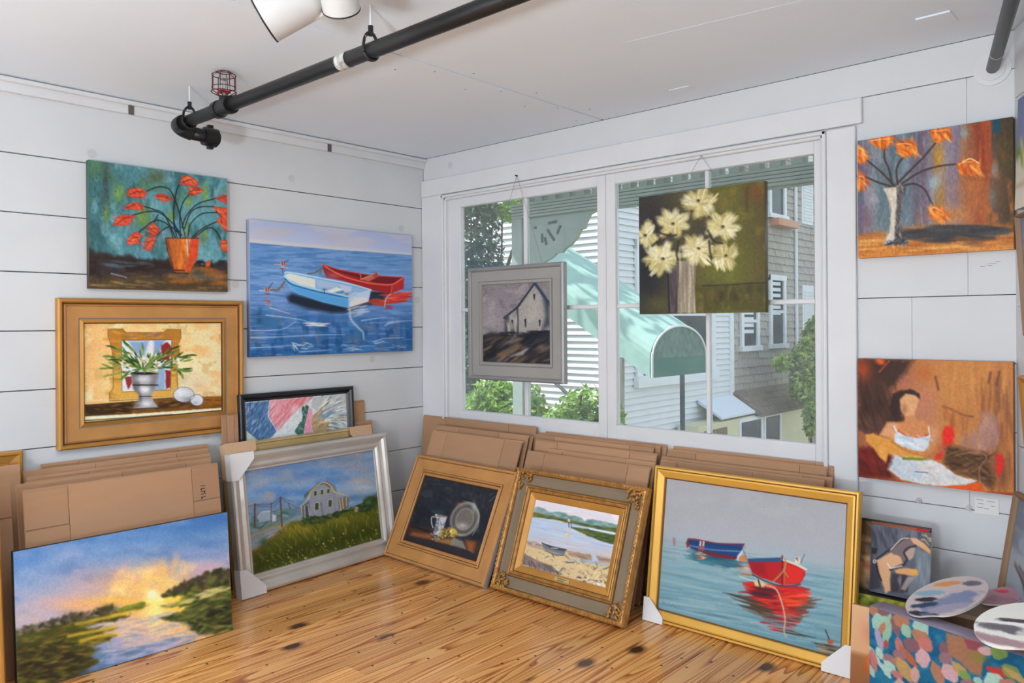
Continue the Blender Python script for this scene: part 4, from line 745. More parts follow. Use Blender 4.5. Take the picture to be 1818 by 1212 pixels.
def art_beach():
    a = Art([(350, 285), (897, 385), (800, 932), (232, 775)], 170, 130, 18)
    a.grad([(0, (206, 202, 208)), (1, (196, 194, 204))], (600, 310), (600, 450)); a.blotch((214, 212, 214), 80, 30, .5, .2, .8, 1)
    a.poly([(330, 345), (365, 335), (400, 350), (440, 375), (500, 370), (560, 395), (650, 405), (665, 430), (720, 415), (780, 430), (895, 455), (880, 520), (325, 400)], (112, 142, 144), 5, 1, 7); a.dabs([(335, 350), (440, 380), (520, 380), (650, 420), (890, 450), (880, 480), (330, 385)], 60, 34, 14, 10, 30, [(92, 130, 128), (140, 164, 164), (84, 116, 112)], .6, 5)
    w = a.ybelow([(310, 410), (560, 455), (880, 515)], 3); a.grad([(0, (160, 180, 208)), (.4, (168, 184, 206)), (.8, (176, 176, 186)), (1, (190, 172, 150))], (560, 450), (530, 680), w); a.dabs([(310, 420), (560, 460), (860, 600), (830, 690), (280, 590)], 120, 110, 5, 11, 4, [(150, 172, 206), (190, 196, 210), (172, 176, 190), (196, 184, 176)], .55, 3)
    for p, c in (([(330, 378), (450, 402), (580, 430), (720, 462), (880, 480), (880, 510), (700, 475), (580, 450), (470, 428), (322, 412)], (74, 88, 46)), ([(575, 478), (700, 492), (880, 525), (858, 600), (780, 580), (700, 545), (630, 515)], (62, 82, 40))):
        a.poly(p, c, 4, 1, 4); a.dabs(p, 70, 36, 6, 12, 12, [(92, 108, 56), (50, 66, 34), (120, 112, 70)], .7, 2)
    a.poly([(630, 512), (655, 520), (640, 532)], (190, 160, 136), 4); a.poly([(450, 425), (530, 440), (520, 450), (460, 436)], (196, 180, 160), 5, .8); a.poly([(690, 480), (870, 515), (870, 528), (700, 495)], (206, 212, 224), 4, .9)
    a.poly([(555, 420), (570, 420), (572, 442), (556, 442)], (206, 170, 140), 2); a.line([(562, 442), (562, 480)], (50, 40, 40), 5, 2); a.line([(576, 445), (578, 480)], (50, 40, 40), 4, 2); a.line([(568, 485), (560, 545)], (206, 176, 130), 8, 4, .8); a.dabs([(535, 530), (560, 530), (555, 560), (535, 560)], 8, 20, 6, -50, 20, [(214, 180, 130)], .8)
    sd = [(270, 600), (330, 605), (400, 640), (560, 660), (840, 720), (800, 932), (232, 775)]; a.poly(sd, (196, 174, 132), 8, 1, 8)
    for p in ([(275, 590), (330, 600), (400, 635), (390, 655), (280, 625)], [(545, 660), (700, 680), (835, 705), (835, 745), (640, 715), (550, 690)]): a.poly(p, (150, 124, 108), 8, .9, 5); a.dabs(p, 24, 50, 6, 12, 10, [(120, 100, 96), (176, 154, 140)], .6)
    a.poly([(560, 715), (700, 725), (830, 750), (825, 765), (700, 750), (570, 725)], (140, 160, 190), 6, .8); a.poly([(705, 675), (735, 680), (760, 730), (715, 730)], (170, 184, 204), 6, .9); a.poly([(310, 605), (340, 600), (320, 630)], (160, 176, 200), 5, .8)
    a.dabs([(270, 640), (560, 710), (830, 770), (805, 925), (520, 850), (260, 690)], 130, 26, 6, 0, 70, [(150, 128, 96), (120, 104, 90), (214, 192, 146), (206, 196, 170), (90, 80, 80)], .75, 2.5); a.dabs([(560, 840), (810, 870), (800, 925), (640, 885)], 26, 22, 9, 20, 40, [(210, 206, 200), (150, 146, 140), (70, 64, 60)], .8, 2)
    B = [(375, 602), (400, 612), (470, 640), (543, 650), (520, 692), (470, 690), (410, 665), (385, 640)]; a.poly(B, (104, 110, 116), 3); a.poly([(378, 603), (470, 635), (540, 648), (520, 660), (440, 645)], (60, 66, 74), 4); a.line([(376, 602), (440, 626), (543, 648)], (50, 54, 62), 5, 2); a.line([(440, 640), (480, 640)], (200, 206, 214), 5); a.poly([(400, 650), (510, 685), (470, 690), (410, 665)], (150, 148, 140), 5, .8); a.line([(395, 660), (470, 692), (520, 694)], (60, 54, 60), 5, 3); a.line([(520, 680), (550, 710)], (120, 110, 100), 14, 5, .7)
    a.poly([(530, 740), (590, 738), (595, 750), (540, 752)], (100, 100, 110), 3); a.poly([(545, 735), (575, 728), (570, 740)], (190, 186, 180), 3)
    R = [(255, 690), (300, 715), (360, 750), (440, 775), (460, 800), (520, 845), (430, 830), (300, 790), (235, 770)]; a.poly(R, (112, 96, 96), 6, 1, 6); a.dabs(R, 90, 36, 5, 70, 25, [(80, 70, 76), (150, 136, 134), (66, 80, 76), (130, 104, 100)], .75, 2); a.poly([(370, 755), (440, 775), (455, 825), (400, 800)], (86, 92, 90), 8, .7)
    return a

def art_redblue():
    a = Art([(197, 195), (1085, 320), (1065, 1105), (135, 865)], 270, 210, 19)
    a.grad([(0, (150, 152, 158)), (.7, (154, 157, 164)), (1, (150, 162, 172))], (640, 240), (600, 560)); a.blotch((158, 160, 166), 60, 60, .5, .2, .5, 1)
    w = a.ybelow([(160, 490), (620, 575), (1085, 640)], 14); a.grad([(0, (140, 158, 168)), (.2, (124, 156, 166)), (.6, (112, 150, 162)), (1, (96, 140, 154))], (600, 560), (560, 1020), w)
    a.dabs([(160, 560), (1075, 700), (1060, 1090), (140, 850)], 210, 190, 9, 9, 3, [(132, 166, 174), (96, 136, 154), (118, 152, 164), (84, 128, 146), (140, 170, 176)], .55, 5)
    a.dabs([(150, 700), (700, 830), (1060, 1000), (1060, 1090), (140, 850)], 90, 220, 8, 10, 3, [(78, 120, 140), (148, 176, 180), (104, 142, 156)], .55, 5); a.dabs([(165, 500), (1080, 650), (1080, 690), (165, 560)], 60, 160, 5, 8, 2, [(150, 168, 176), (112, 146, 160)], .5, 3)
    # blue boat reflection
    a.dabs([(300, 560), (540, 600), (560, 640), (400, 640), (330, 600)], 70, 90, 9, 8, 4, [(46, 96, 116), (60, 116, 128), (38, 80, 104)], .75, 4); a.dabs([(430, 630), (640, 690), (600, 700), (450, 660)], 30, 40, 6, 14, 10, [(80, 128, 140), (150, 170, 160)], .6, 3); a.dabs([(555, 615), (605, 640), (610, 690), (560, 680)], 20, 40, 8, 10, 8, [(160, 130, 116), (110, 80, 70), (190, 176, 160)], .7, 3)
    B = [(293, 500), (340, 505), (450, 522), (580, 525), (570, 560), (535, 604), (430, 590), (310, 550), (290, 520)]; a.poly(B, (28, 62, 110), 3); a.poly([(300, 552), (430, 572), (545, 590), (533, 605), (430, 592)], (104, 34, 44), 4); a.poly([(545, 585), (585, 535), (575, 560), (548, 610)], (188, 196, 204), 4); a.curve([(300, 500), (340, 503), (450, 522), (580, 524)], (120, 36, 44), 6, 2.5); a.curve([(305, 535), (420, 555), (560, 562)], (110, 150, 190), 5, 2.5, .8); a.poly([(285, 520), (300, 500), (303, 540), (290, 545)], (130, 40, 44), 3); a.line([(300, 515), (560, 545)], (20, 46, 86), 8, 5, .6)
    for x in (360, 376): a.line([(x, 515), (x - 6, 555)], (206, 170, 150), 9, 3); a.line([(x - 4, 540), (x - 6, 556)], (140, 50, 46), 8, 3)
    a.dabs([(345, 565), (385, 565), (380, 600), (350, 600)], 12, 26, 7, 0, 10, [(196, 160, 130), (130, 60, 50)], .8); a.ell(572, 598, 20, 16, (186, 120, 70)); a.line([(572, 545), (590, 600)], (120, 106, 90), 5); a.ell(582, 540, 6, 8, (150, 140, 120)); a.line([(225, 500), (226, 530)], (150, 96, 92), 12, 4, .8); a.line([(223, 535), (222, 630)], (150, 130, 140), 6, 5, .5)
    # red boat reflection
    RR = [(600, 715), (690, 730), (875, 740), (880, 800), (855, 850), (860, 880), (820, 920), (795, 970), (750, 980), (700, 930), (670, 880), (630, 830), (590, 780)]
    a.dabs(RR, 420, 62, 9, 6, 8, [(156, 30, 36), (190, 34, 34), (120, 26, 38), (206, 58, 40)], .85, 3); a.dabs([(500, 770), (680, 830), (800, 990), (870, 990), (640, 890), (520, 800)], 50, 100, 7, 16, 5, [(52, 62, 50), (70, 52, 44), (100, 80, 60)], .75, 3); a.dabs([(860, 780), (930, 800), (890, 880), (800, 940), (860, 860)], 34, 70, 6, -4, 8, [(70, 76, 56), (110, 60, 50)], .7, 3); a.dabs([(600, 740), (740, 760), (680, 800), (620, 790)], 20, 90, 10, 10, 5, [(110, 24, 34), (66, 32, 44)], .8); a.dabs([(780, 770), (880, 780), (860, 830), (800, 850)], 24, 70, 8, -2, 8, [(226, 74, 44), (200, 40, 36)], .8); a.dabs([(660, 880), (860, 880), (800, 1000), (720, 990)], 30, 120, 5, 8, 4, [(112, 150, 160), (90, 130, 146)], .7, 2)
    R = [(595, 600), (780, 595), (885, 650), (885, 680), (860, 725), (770, 730), (660, 695), (620, 670)]; a.poly(R, (168, 28, 34), 3); a.poly([(775, 615), (882, 655), (860, 722), (770, 730)], (204, 40, 36), 6, .9); a.poly([(600, 612), (680, 612), (690, 690), (625, 670)], (132, 24, 36), 16, .8); a.poly([(598, 598), (770, 590), (772, 612), (604, 614)], (36, 76, 116), 3); a.curve([(770, 600), (840, 625), (888, 650)], (196, 196, 176), 12, 3); a.line([(770, 582), (770, 730)], (96, 26, 30), 7, 3); a.line([(785, 600), (780, 730)], (140, 110, 70), 5, 2)
    a.curve([(790, 610), (775, 660), (715, 725)], (150, 140, 80), 6, 2.5); a.line([(775, 650), (800, 690)], (150, 130, 70), 5); a.line([(880, 572), (862, 620)], (90, 90, 90), 4, 2); a.poly([(830, 590), (855, 585), (860, 620), (835, 618)], (206, 200, 180), 3); a.poly([(832, 592), (850, 588), (848, 610)], (70, 66, 60), 4, .7); a.curve([(620, 680), (680, 710), (770, 738), (860, 728)], (40, 60, 80), 7, 3)
    a.poly([(625, 712), (655, 705), (690, 728), (675, 745), (635, 738)], (196, 180, 140), 4); a.line([(650, 708), (660, 742)], (50, 50, 50), 8); a.line([(555, 690), (628, 715)], (190, 196, 196), 4, 2); a.curve([(690, 735), (740, 755), (770, 830), (785, 910), (780, 970), (790, 1000)], (206, 176, 140), 9, 3, .85, 5)
    a.line([(988, 962), (1010, 1015)], (60, 50, 50), 6, 2); a.ell(1015, 1024, 16, 12, (166, 80, 50)); a.dabs([(960, 1030), (1055, 1050), (1060, 1100), (990, 1080)], 40, 60, 7, 10, 8, [(60, 70, 66), (170, 90, 60), (40, 56, 60), (190, 170, 130)], .75, 3)
    for q in range(10): a.line([(158 + q * 9, 830 + q * 2.6 + (q % 3) * 5), (165 + q * 9, 842 + q * 2.6 - (q % 2) * 12)], (74, 104, 124), 3.5, 2, .8)
    a.tex(.025, 5, 5); return a

def art_orange():
    a = Art([(88, 352), (1095, 210), (1095, 1082), (88, 1122)], 220, 190, 20)
    a.bg((112, 104, 116)); 
    cols = [(90, (96, 84, 104)), (150, (110, 100, 118)), (200, (112, 126, 132)), (300, (92, 110, 118)), (400, (108, 126, 134)), (480, (96, 84, 100)), (560, (118, 110, 124)), (610, (150, 116, 66)), (660, (132, 118, 128)), (740, (118, 108, 128)), (790, (146, 104, 76)), (860, (128, 60, 38)), (930, (150, 76, 38)), (960, (74, 66, 60)), (1030, (72, 58, 40)), (1095, (62, 54, 34))]
    xs = [c[0] for c in cols]; wv = a.X + (fbm(a.X / 40, a.Y / 200, 3) - .5) * 60; a.img[:] = np.stack([np.interp(wv, xs, [c[1][i] for c in cols]) for i in range(3)], 1)
    a.blotch((140, 136, 146), 26, 120, .55, .15, .6, 1, np.clip((780 - a.X) / 100, 0, 1)); a.blotch((78, 96, 104), 30, 140, .55, .15, .6, 2, np.clip((560 - a.X) / 100, 0, 1)); a.blotch((170, 96, 44), 60, 110, .5, .2, .8, 3, np.clip((a.X - 700) / 200, 0, 1) * np.clip((a.Y - 380) / 200, 0, 1)); a.glow(860, 700, 130, 170, (168, 100, 52), .75); a.glow(700, 850, 130, 60, (190, 120, 60), .8); a.glow(620, 470, 26, 70, (186, 140, 56), .8)
    for x, y, rx, ry, c in ((580, 640, 40, 50, (150, 176, 188)), (780, 310, 24, 40, (128, 160, 166)), (970, 560, 26, 50, (108, 132, 140)), (960, 740, 20, 60, (96, 112, 112)), (190, 740, 30, 30, (170, 160, 170)), (480, 880, 14, 60, (134, 104, 92)), (150, 880, 30, 80, (120, 96, 100)), (1060, 450, 40, 120, (80, 66, 34))): a.glow(x, y, rx, ry, c, .75)
    a.poly([(962, 232), (1018, 222), (1015, 312), (965, 318)], (28, 68, 86), 4); a.dabs([(880, 240), (950, 235), (950, 560), (880, 560)], 30, 120, 20, 88, 6, [(150, 66, 34), (120, 46, 34), (176, 86, 40)], .5, 8)
    fl = a.ybelow([(88, 960), (240, 955), (420, 930), (560, 920), (1095, 930)], 24, 20, 50); a.grad([(0, (176, 106, 42)), (1, (190, 120, 50))], (88, 1000), (88, 1100), fl); a.dabs([(88, 980), (1095, 980), (1095, 1090), (88, 1120)], 120, 130, 12, -2, 5, [(206, 140, 64), (160, 88, 36), (184, 112, 46), (214, 160, 90)], .6, 5)
    a.dabs([(390, 960), (520, 930), (800, 920), (1060, 960), (860, 1010), (560, 1030), (400, 1000)], 110, 170, 18, 1, 4, [(58, 56, 58), (70, 68, 70), (46, 46, 50)], .7, 8); a.dabs([(700, 1000), (900, 990), (860, 1060), (780, 1060)], 14, 90, 14, 5, 12, [(110, 76, 44)], .6, 6)
    ST = (64, 50, 48)
    for p in ([(330, 655), (240, 560), (150, 480)], [(310, 640), (290, 540), (262, 470), (262, 400)], [(345, 640), (340, 540), (380, 470), (440, 440)], [(340, 640), (420, 560), (520, 460), (600, 370), (650, 350)], [(370, 640), (480, 570), (600, 530), (730, 515)], [(320, 660), (230, 630), (140, 590)], [(370, 655), (450, 640), (520, 680), (570, 780)]): a.curve(p, ST, 15, 4, .95, 11)
    for p in ([(88, 390), (120, 400), (150, 450), (140, 495), (88, 490)], [(160, 350), (220, 335), (330, 325), (300, 375), (255, 412), (200, 390)], [(332, 370), (380, 362), (460, 362), (482, 430), (440, 445), (380, 472), (340, 430)], [(558, 290), (620, 285), (690, 272), (690, 340), (600, 372), (570, 330)], [(725, 515), (770, 490), (830, 482), (885, 520), (885, 580), (820, 590), (750, 580)], [(88, 575), (120, 575), (145, 610), (120, 660), (88, 668)], [(550, 800), (575, 785), (640, 810), (680, 870), (600, 888), (555, 870)]):
        a.poly(p, (206, 106, 34), 6, 1, 8); a.dabs(p, 30, 60, 12, 60, 40, [(226, 130, 44), (190, 84, 30), (232, 156, 70), (170, 70, 30)], .7, 4); P = np.array(p, float); c = P.mean(0); a.curve([tuple(c + (P[0] - c) * .8), tuple(c + (P[1] - c) * .85 + (4, 6)), tuple(c + (P[2] - c) * .6)], (236, 190, 120), 6, 3, .8)
    a.curve([(770, 500), (820, 482), (870, 510)], (240, 200, 140), 8, 3); a.glow(600, 850, 30, 30, (234, 150, 50), .7)
    V = [(252, 668), (330, 655), (405, 660), (370, 760), (345, 860), (365, 930), (410, 1030), (330, 1040), (255, 1042), (290, 930), (300, 830), (280, 730)]; a.poly(V, (80, 74, 74), 4, 1, 4); a.poly([(255, 670), (340, 660), (338, 780), (330, 880), (320, 1000), (260, 1030), (292, 930), (305, 820), (280, 730)], (196, 186, 170), 6, 1, 6); a.dabs(V, 90, 50, 9, 85, 12, [(206, 200, 186), (150, 142, 134), (226, 220, 206)], .35, 4); a.dabs([(345, 670), (400, 665), (350, 860), (400, 1020), (335, 1030), (335, 860)], 80, 34, 9, 80, 30, [(52, 48, 50), (110, 102, 100), (70, 60, 60)], .7, 3); a.dabs([(258, 1005), (400, 1000), (405, 1040), (258, 1040)], 30, 26, 8, 10, 60, [(60, 66, 76), (150, 160, 170), (40, 40, 46)], .8, 3)
    a.tex(.14, 10, 16); return a

def art_lady():
    a = Art([(95, 145), (1205, 175), (1203, 1130), (95, 990)], 220, 180, 21)
    a.grad([(0, (150, 88, 60)), (.5, (182, 120, 64)), (1, (178, 112, 54))], (300, 300), (1100, 260)); a.glow(850, 300, 260, 180, (188, 124, 62), .9); a.glow(560, 500, 110, 170, (178, 116, 92), .8); a.glow(420, 260, 80, 110, (160, 98, 78), .8); a.glow(570, 250, 70, 60, (176, 92, 34), .7)
    a.poly([(90, 140), (500, 150), (440, 240), (360, 330), (300, 420), (430, 560), (420, 600), (260, 690), (95, 650)], (52, 32, 24), 28, .95, 20); a.glow(130, 230, 60, 90, (170, 66, 30), .8); a.ell(255, 165, 34, 22, (206, 84, 32), 20, 12); a.line([(250, 240), (320, 165)], (190, 80, 40), 10, 5, .7); a.dabs([(100, 300), (400, 340), (400, 600), (100, 640)], 60, 120, 20, 75, 12, [(44, 26, 22), (66, 42, 32), (84, 52, 40)], .5, 8)
    a.dabs([(110, 560), (280, 580), (280, 690), (100, 650)], 30, 90, 14, 60, 20, [(70, 50, 50), (96, 60, 40)], .6, 6)
    a.dabs([(620, 180), (1200, 190), (1200, 560), (700, 500)], 60, 190, 24, 90, 6, [(186, 126, 62), (170, 106, 56), (194, 136, 76)], .35, 10); a.dabs([(940, 330), (1200, 340), (1200, 1080), (960, 1000)], 100, 150, 22, 90, 6, [(130, 78, 46), (150, 92, 58), (110, 66, 40)], .5, 8); a.dabs([(960, 540), (1110, 550), (1090, 800), (820, 840), (820, 740), (960, 700)], 60, 100, 30, 88, 10, [(158, 118, 106), (146, 100, 86), (170, 128, 110)], .6, 8)
    for p in ([(1045, 250), (1030, 320)], [(1108, 245), (1088, 340)], [(650, 280), (670, 370)]): a.line(p, (96, 52, 40), 16, 8, .8)
    a.curve([(700, 490), (760, 510), (840, 550), (915, 565)], (92, 58, 36), 12, 7, .8); a.dabs([(700, 500), (900, 560), (880, 660), (720, 600)], 40, 80, 14, 85, 10, [(150, 86, 40), (176, 108, 56)], .5, 6)
    a.poly([(720, 760), (860, 800), (1020, 830), (1060, 1000), (1050, 1080), (900, 1000), (760, 960), (700, 880)], (74, 48, 28), 24, .9, 16); a.dabs([(740, 780), (1020, 830), (1040, 1020), (760, 950)], 60, 80, 14, 10, 40, [(56, 38, 26), (110, 78, 44), (130, 92, 60)], .6, 5); a.curve([(830, 830), (960, 820), (1010, 860), (960, 930), (960, 1030)], (150, 108, 84), 9, 5, .8)
    a.poly([(710, 640), (760, 630), (785, 680), (770, 750), (710, 770), (695, 700)], (214, 34, 24), 14, 1, 12); a.poly([(650, 830), (700, 810), (690, 870), (640, 870)], (206, 44, 30), 10); a.poly([(1080, 840), (1125, 830), (1130, 920), (1100, 1000), (1080, 960)], (206, 30, 20), 10, 1, 8); a.glow(690, 790, 30, 40, (180, 60, 50), .6)
    a.poly([(95, 780), (250, 780), (340, 860), (300, 940), (350, 1000), (95, 985)], (94, 22, 20), 20, 1, 14); a.dabs([(100, 800), (330, 860), (320, 990), (100, 980)], 50, 90, 22, 40, 40, [(70, 20, 20), (120, 34, 24), (100, 40, 30)], .6, 8); a.poly([(95, 990), (400, 1015), (400, 1060), (95, 1020)], (150, 60, 24), 8, .8)
    # hair, head, body
    a.poly([(340, 400), (400, 375), (470, 365), (535, 400), (540, 440), (500, 410), (430, 400), (395, 440), (410, 540), (360, 590), (320, 500)], (46, 30, 26), 8, 1, 8)
    a.poly([(395, 440), (440, 400), (505, 410), (530, 440), (515, 500), (490, 560), (440, 570), (400, 520)], (206, 154, 108), 8, 1, 5); a.glow(425, 510, 24, 40, (150, 96, 66), .7); a.poly([(430, 560), (500, 550), (520, 600), (420, 620)], (190, 130, 84), 8)
    a.poly([(300, 600), (420, 600), (560, 585), (610, 620), (640, 700), (620, 780), (560, 830), (420, 800), (350, 740), (250, 690)], (196, 128, 78), 10, 1, 6); a.poly([(250, 690), (320, 600), (380, 620), (360, 720)], (206, 150, 108), 10, .9); a.poly([(560, 600), (610, 625), (650, 720), (640, 800), (570, 850), (600, 740)], (192, 126, 74), 8, .9); a.glow(640, 680, 26, 60, (206, 150, 120), .7)
    a.poly([(150, 690), (200, 680), (330, 730), (420, 790), (570, 830), (560, 870), (400, 850), (310, 830), (290, 880), (240, 850), (200, 780), (150, 740)], (206, 142, 62), 8, 1, 8); a.poly([(240, 760), (300, 790), (290, 890), (250, 850)], (214, 150, 70), 8, .9); a.line([(330, 740), (420, 800), (560, 845)], (160, 96, 44), 8, 5, .7)
    a.curve([(380, 668), (440, 700), (520, 712), (600, 690)], (196, 80, 36), 18, 5); a.poly([(355, 690), (380, 672), (440, 700), (520, 720), (610, 695), (600, 760), (560, 810), (480, 800), (400, 770), (352, 740)], (196, 206, 214), 5, 1, 5); a.line([(352, 630), (380, 690)], (206, 206, 206), 12, 4); a.line([(598, 635), (604, 690)], (206, 206, 206), 9, 4); a.dabs([(370, 700), (600, 710), (560, 800), (400, 765)], 30, 60, 14, 20, 20, [(214, 218, 222), (170, 186, 200)], .6, 5)
    a.poly([(345, 830), (400, 850), (620, 868), (700, 910), (800, 985), (940, 1020), (870, 1050), (700, 1062), (560, 1045), (400, 1010), (305, 935), (350, 890)], (204, 202, 200), 6, 1, 6); a.poly([(345, 850), (480, 880), (560, 960), (540, 1020), (420, 1000), (310, 935)], (176, 190, 204), 20, .9); a.dabs([(350, 860), (600, 880), (860, 1020), (560, 1040), (330, 940)], 50, 90, 14, 25, 30, [(216, 212, 208), (190, 196, 202), (206, 196, 186)], .5, 6); a.line([(500, 955), (590, 962)], (90, 90, 110), 6, 3)
    a.poly([(405, 850), (560, 858), (610, 870), (550, 876), (410, 870)], (112, 132, 40), 4); a.poly([(620, 1060), (860, 1050), (960, 1030), (1000, 1110), (800, 1085)], (214, 84, 22), 6, 1, 6); a.line([(960, 1020), (1020, 1110)], (190, 120, 90), 8, 4, .7); a.line([(305, 935), (400, 1015), (560, 1050)], (206, 100, 50), 5, 3, .7); a.poly([(1000, 1100), (1205, 1110), (1205, 1135), (1000, 1115)], (150, 60, 24), 6)
    a.tex(.08, 12, 14); return a

def art_whiteflowers():
    a = Art([(58, 232), (1012, 92), (1045, 1100), (88, 1118)], 190, 200, 22)
    a.grad([(0, (62, 58, 54)), (.4, (80, 76, 52)), (.7, (96, 94, 46)), (1, (84, 74, 46))], (60, 500), (1030, 420)); a.blotch((112, 104, 50), 70, 120, .55, .15, .6, 1, np.clip((a.X - 400) / 300, 0, 1)); a.glow(150, 350, 160, 130, (52, 50, 52), .9); a.glow(960, 180, 70, 70, (112, 70, 42), .7); a.glow(560, 250, 120, 60, (110, 90, 50), .6)
    a.glow(150, 800, 130, 260, (38, 40, 44), .95); a.glow(560, 480, 140, 110, (64, 58, 52), .9); a.glow(700, 740, 200, 120, (98, 100, 44), .8); a.poly([(510, 900), (1040, 880), (1042, 1090), (510, 1100)], (74, 70, 38), 20, .8); a.blotch((108, 104, 52), 50, 90, .5, .2, .7, 2, a.ybelow([(500, 900), (1040, 900)], 20) * (a.X > 480)); a.glow(220, 1040, 100, 60, (84, 84, 44), .7)
    a.curve([(560, 900), (760, 892), (900, 880), (1040, 874)], (44, 46, 44), 10, 5, .8); a.dabs([(600, 920), (1030, 900), (1035, 1000), (600, 1010)], 30, 60, 40, 90, 10, [(56, 50, 40), (90, 80, 46)], .45, 10); a.line([(880, 150), (880, 330)], (64, 58, 40), 20, 14, .6)
    a.poly([(300, 790), (380, 720), (375, 1105), (315, 1105)], (86, 78, 82), 8); a.poly([(375, 715), (490, 705), (500, 880), (515, 1105), (375, 1105)], (150, 142, 122), 6); a.dabs([(380, 720), (490, 710), (510, 1100), (380, 1100)], 60, 190, 10, 88, 3, [(176, 166, 144), (120, 108, 96), (190, 182, 156), (134, 124, 104)], .6, 5); a.dabs([(305, 800), (370, 740), (370, 1100), (320, 1100)], 20, 140, 10, 86, 4, [(104, 94, 98), (60, 54, 58)], .6, 4); a.line([(490, 710), (498, 880), (515, 1090)], (110, 66, 48), 6, 3, .8); a.line([(295, 800), (312, 1100)], (34, 34, 38), 12, 5)
    FL = [(140, 515, 75, 115, (112, 520)), (330, 425, 125, 95, (320, 430)), (530, 280, 120, 105, (508, 252)), (700, 445, 120, 115, (700, 448)), (240, 690, 125, 120, (252, 697)), (510, 630, 125, 105, (520, 618)), (725, 670, 100, 100, (730, 670))]
    for i, (x, y, rx, ry, ct) in enumerate(FL):
        k = a.rng.uniform(0, 6.28, 9); pts = [(x + rx * (0.74 + 0.2 * math.sin(3 * t + k[0]) + 0.08 * math.sin(7 * t + k[1])) * math.cos(t), y + ry * (0.74 + 0.2 * math.sin(3 * t + k[0]) + 0.08 * math.sin(7 * t + k[1])) * math.sin(t)) for t in np.linspace(0, 6.28, 40)[:-1]]
        a.poly(pts, (176, 166, 112), 12, 1, 14, 18)
        for q in range(13):
            t = q * 6.28 / 13 + a.rng.uniform(-.3, .3); L_ = a.rng.uniform(.55, .95); px = ct[0] + (x - ct[0]) * .5 + rx * L_ * .66 * math.cos(t); py = ct[1] + (y - ct[1]) * .5 + ry * L_ * .66 * math.sin(t); an = math.degrees(math.atan2(ry * math.sin(t), rx * math.cos(t)))
            c0 = [(204, 196, 152), (190, 178, 120), (212, 206, 174), (170, 156, 100)][a.rng.randint(4)]
            a.ell(px, py, rx * .56, rx * .24, c0, an + a.rng.uniform(-18, 18), 9, .8)
            for k2 in range(4): a.ell(px + a.rng.uniform(-12, 12), py + a.rng.uniform(-12, 12), rx * .46, 4.5, [(222, 216, 188), (158, 146, 92), (206, 196, 140)][a.rng.randint(3)], an + a.rng.uniform(-14, 14), 4, .5)
        a.ell(ct[0], ct[1], 15, 12, (96, 86, 48), 20, 6, .8); a.ell(ct[0] + 4, ct[1] - 3, 7, 6, (36, 32, 26), 0, 4)
    a.dabs([(600, 230), (655, 190), (640, 260), (590, 300)], 12, 60, 12, -50, 12, [(206, 196, 150)], .7); a.dabs([(130, 700), (210, 720), (190, 820), (180, 830)], 16, 60, 14, -50, 20, [(206, 200, 160), (176, 160, 100)], .7); a.dabs([(620, 690), (720, 700), (710, 770), (640, 750)], 16, 60, 12, 80, 20, [(214, 206, 166)], .7); a.dabs([(530, 640), (620, 700), (610, 745), (560, 720)], 14, 60, 14, 50, 15, [(216, 206, 166)], .8)
    for p in ([(150, 380), (190, 430), (210, 490), (300, 520), (350, 515)], [(370, 560), (355, 650), (365, 700)], [(600, 560), (610, 640), (625, 690)], [(170, 600), (215, 560)], [(590, 480), (640, 560), (700, 575)]): a.curve(p, (50, 46, 42), 16, 6, .85)
    a.tex(.1, 10, 14); return a

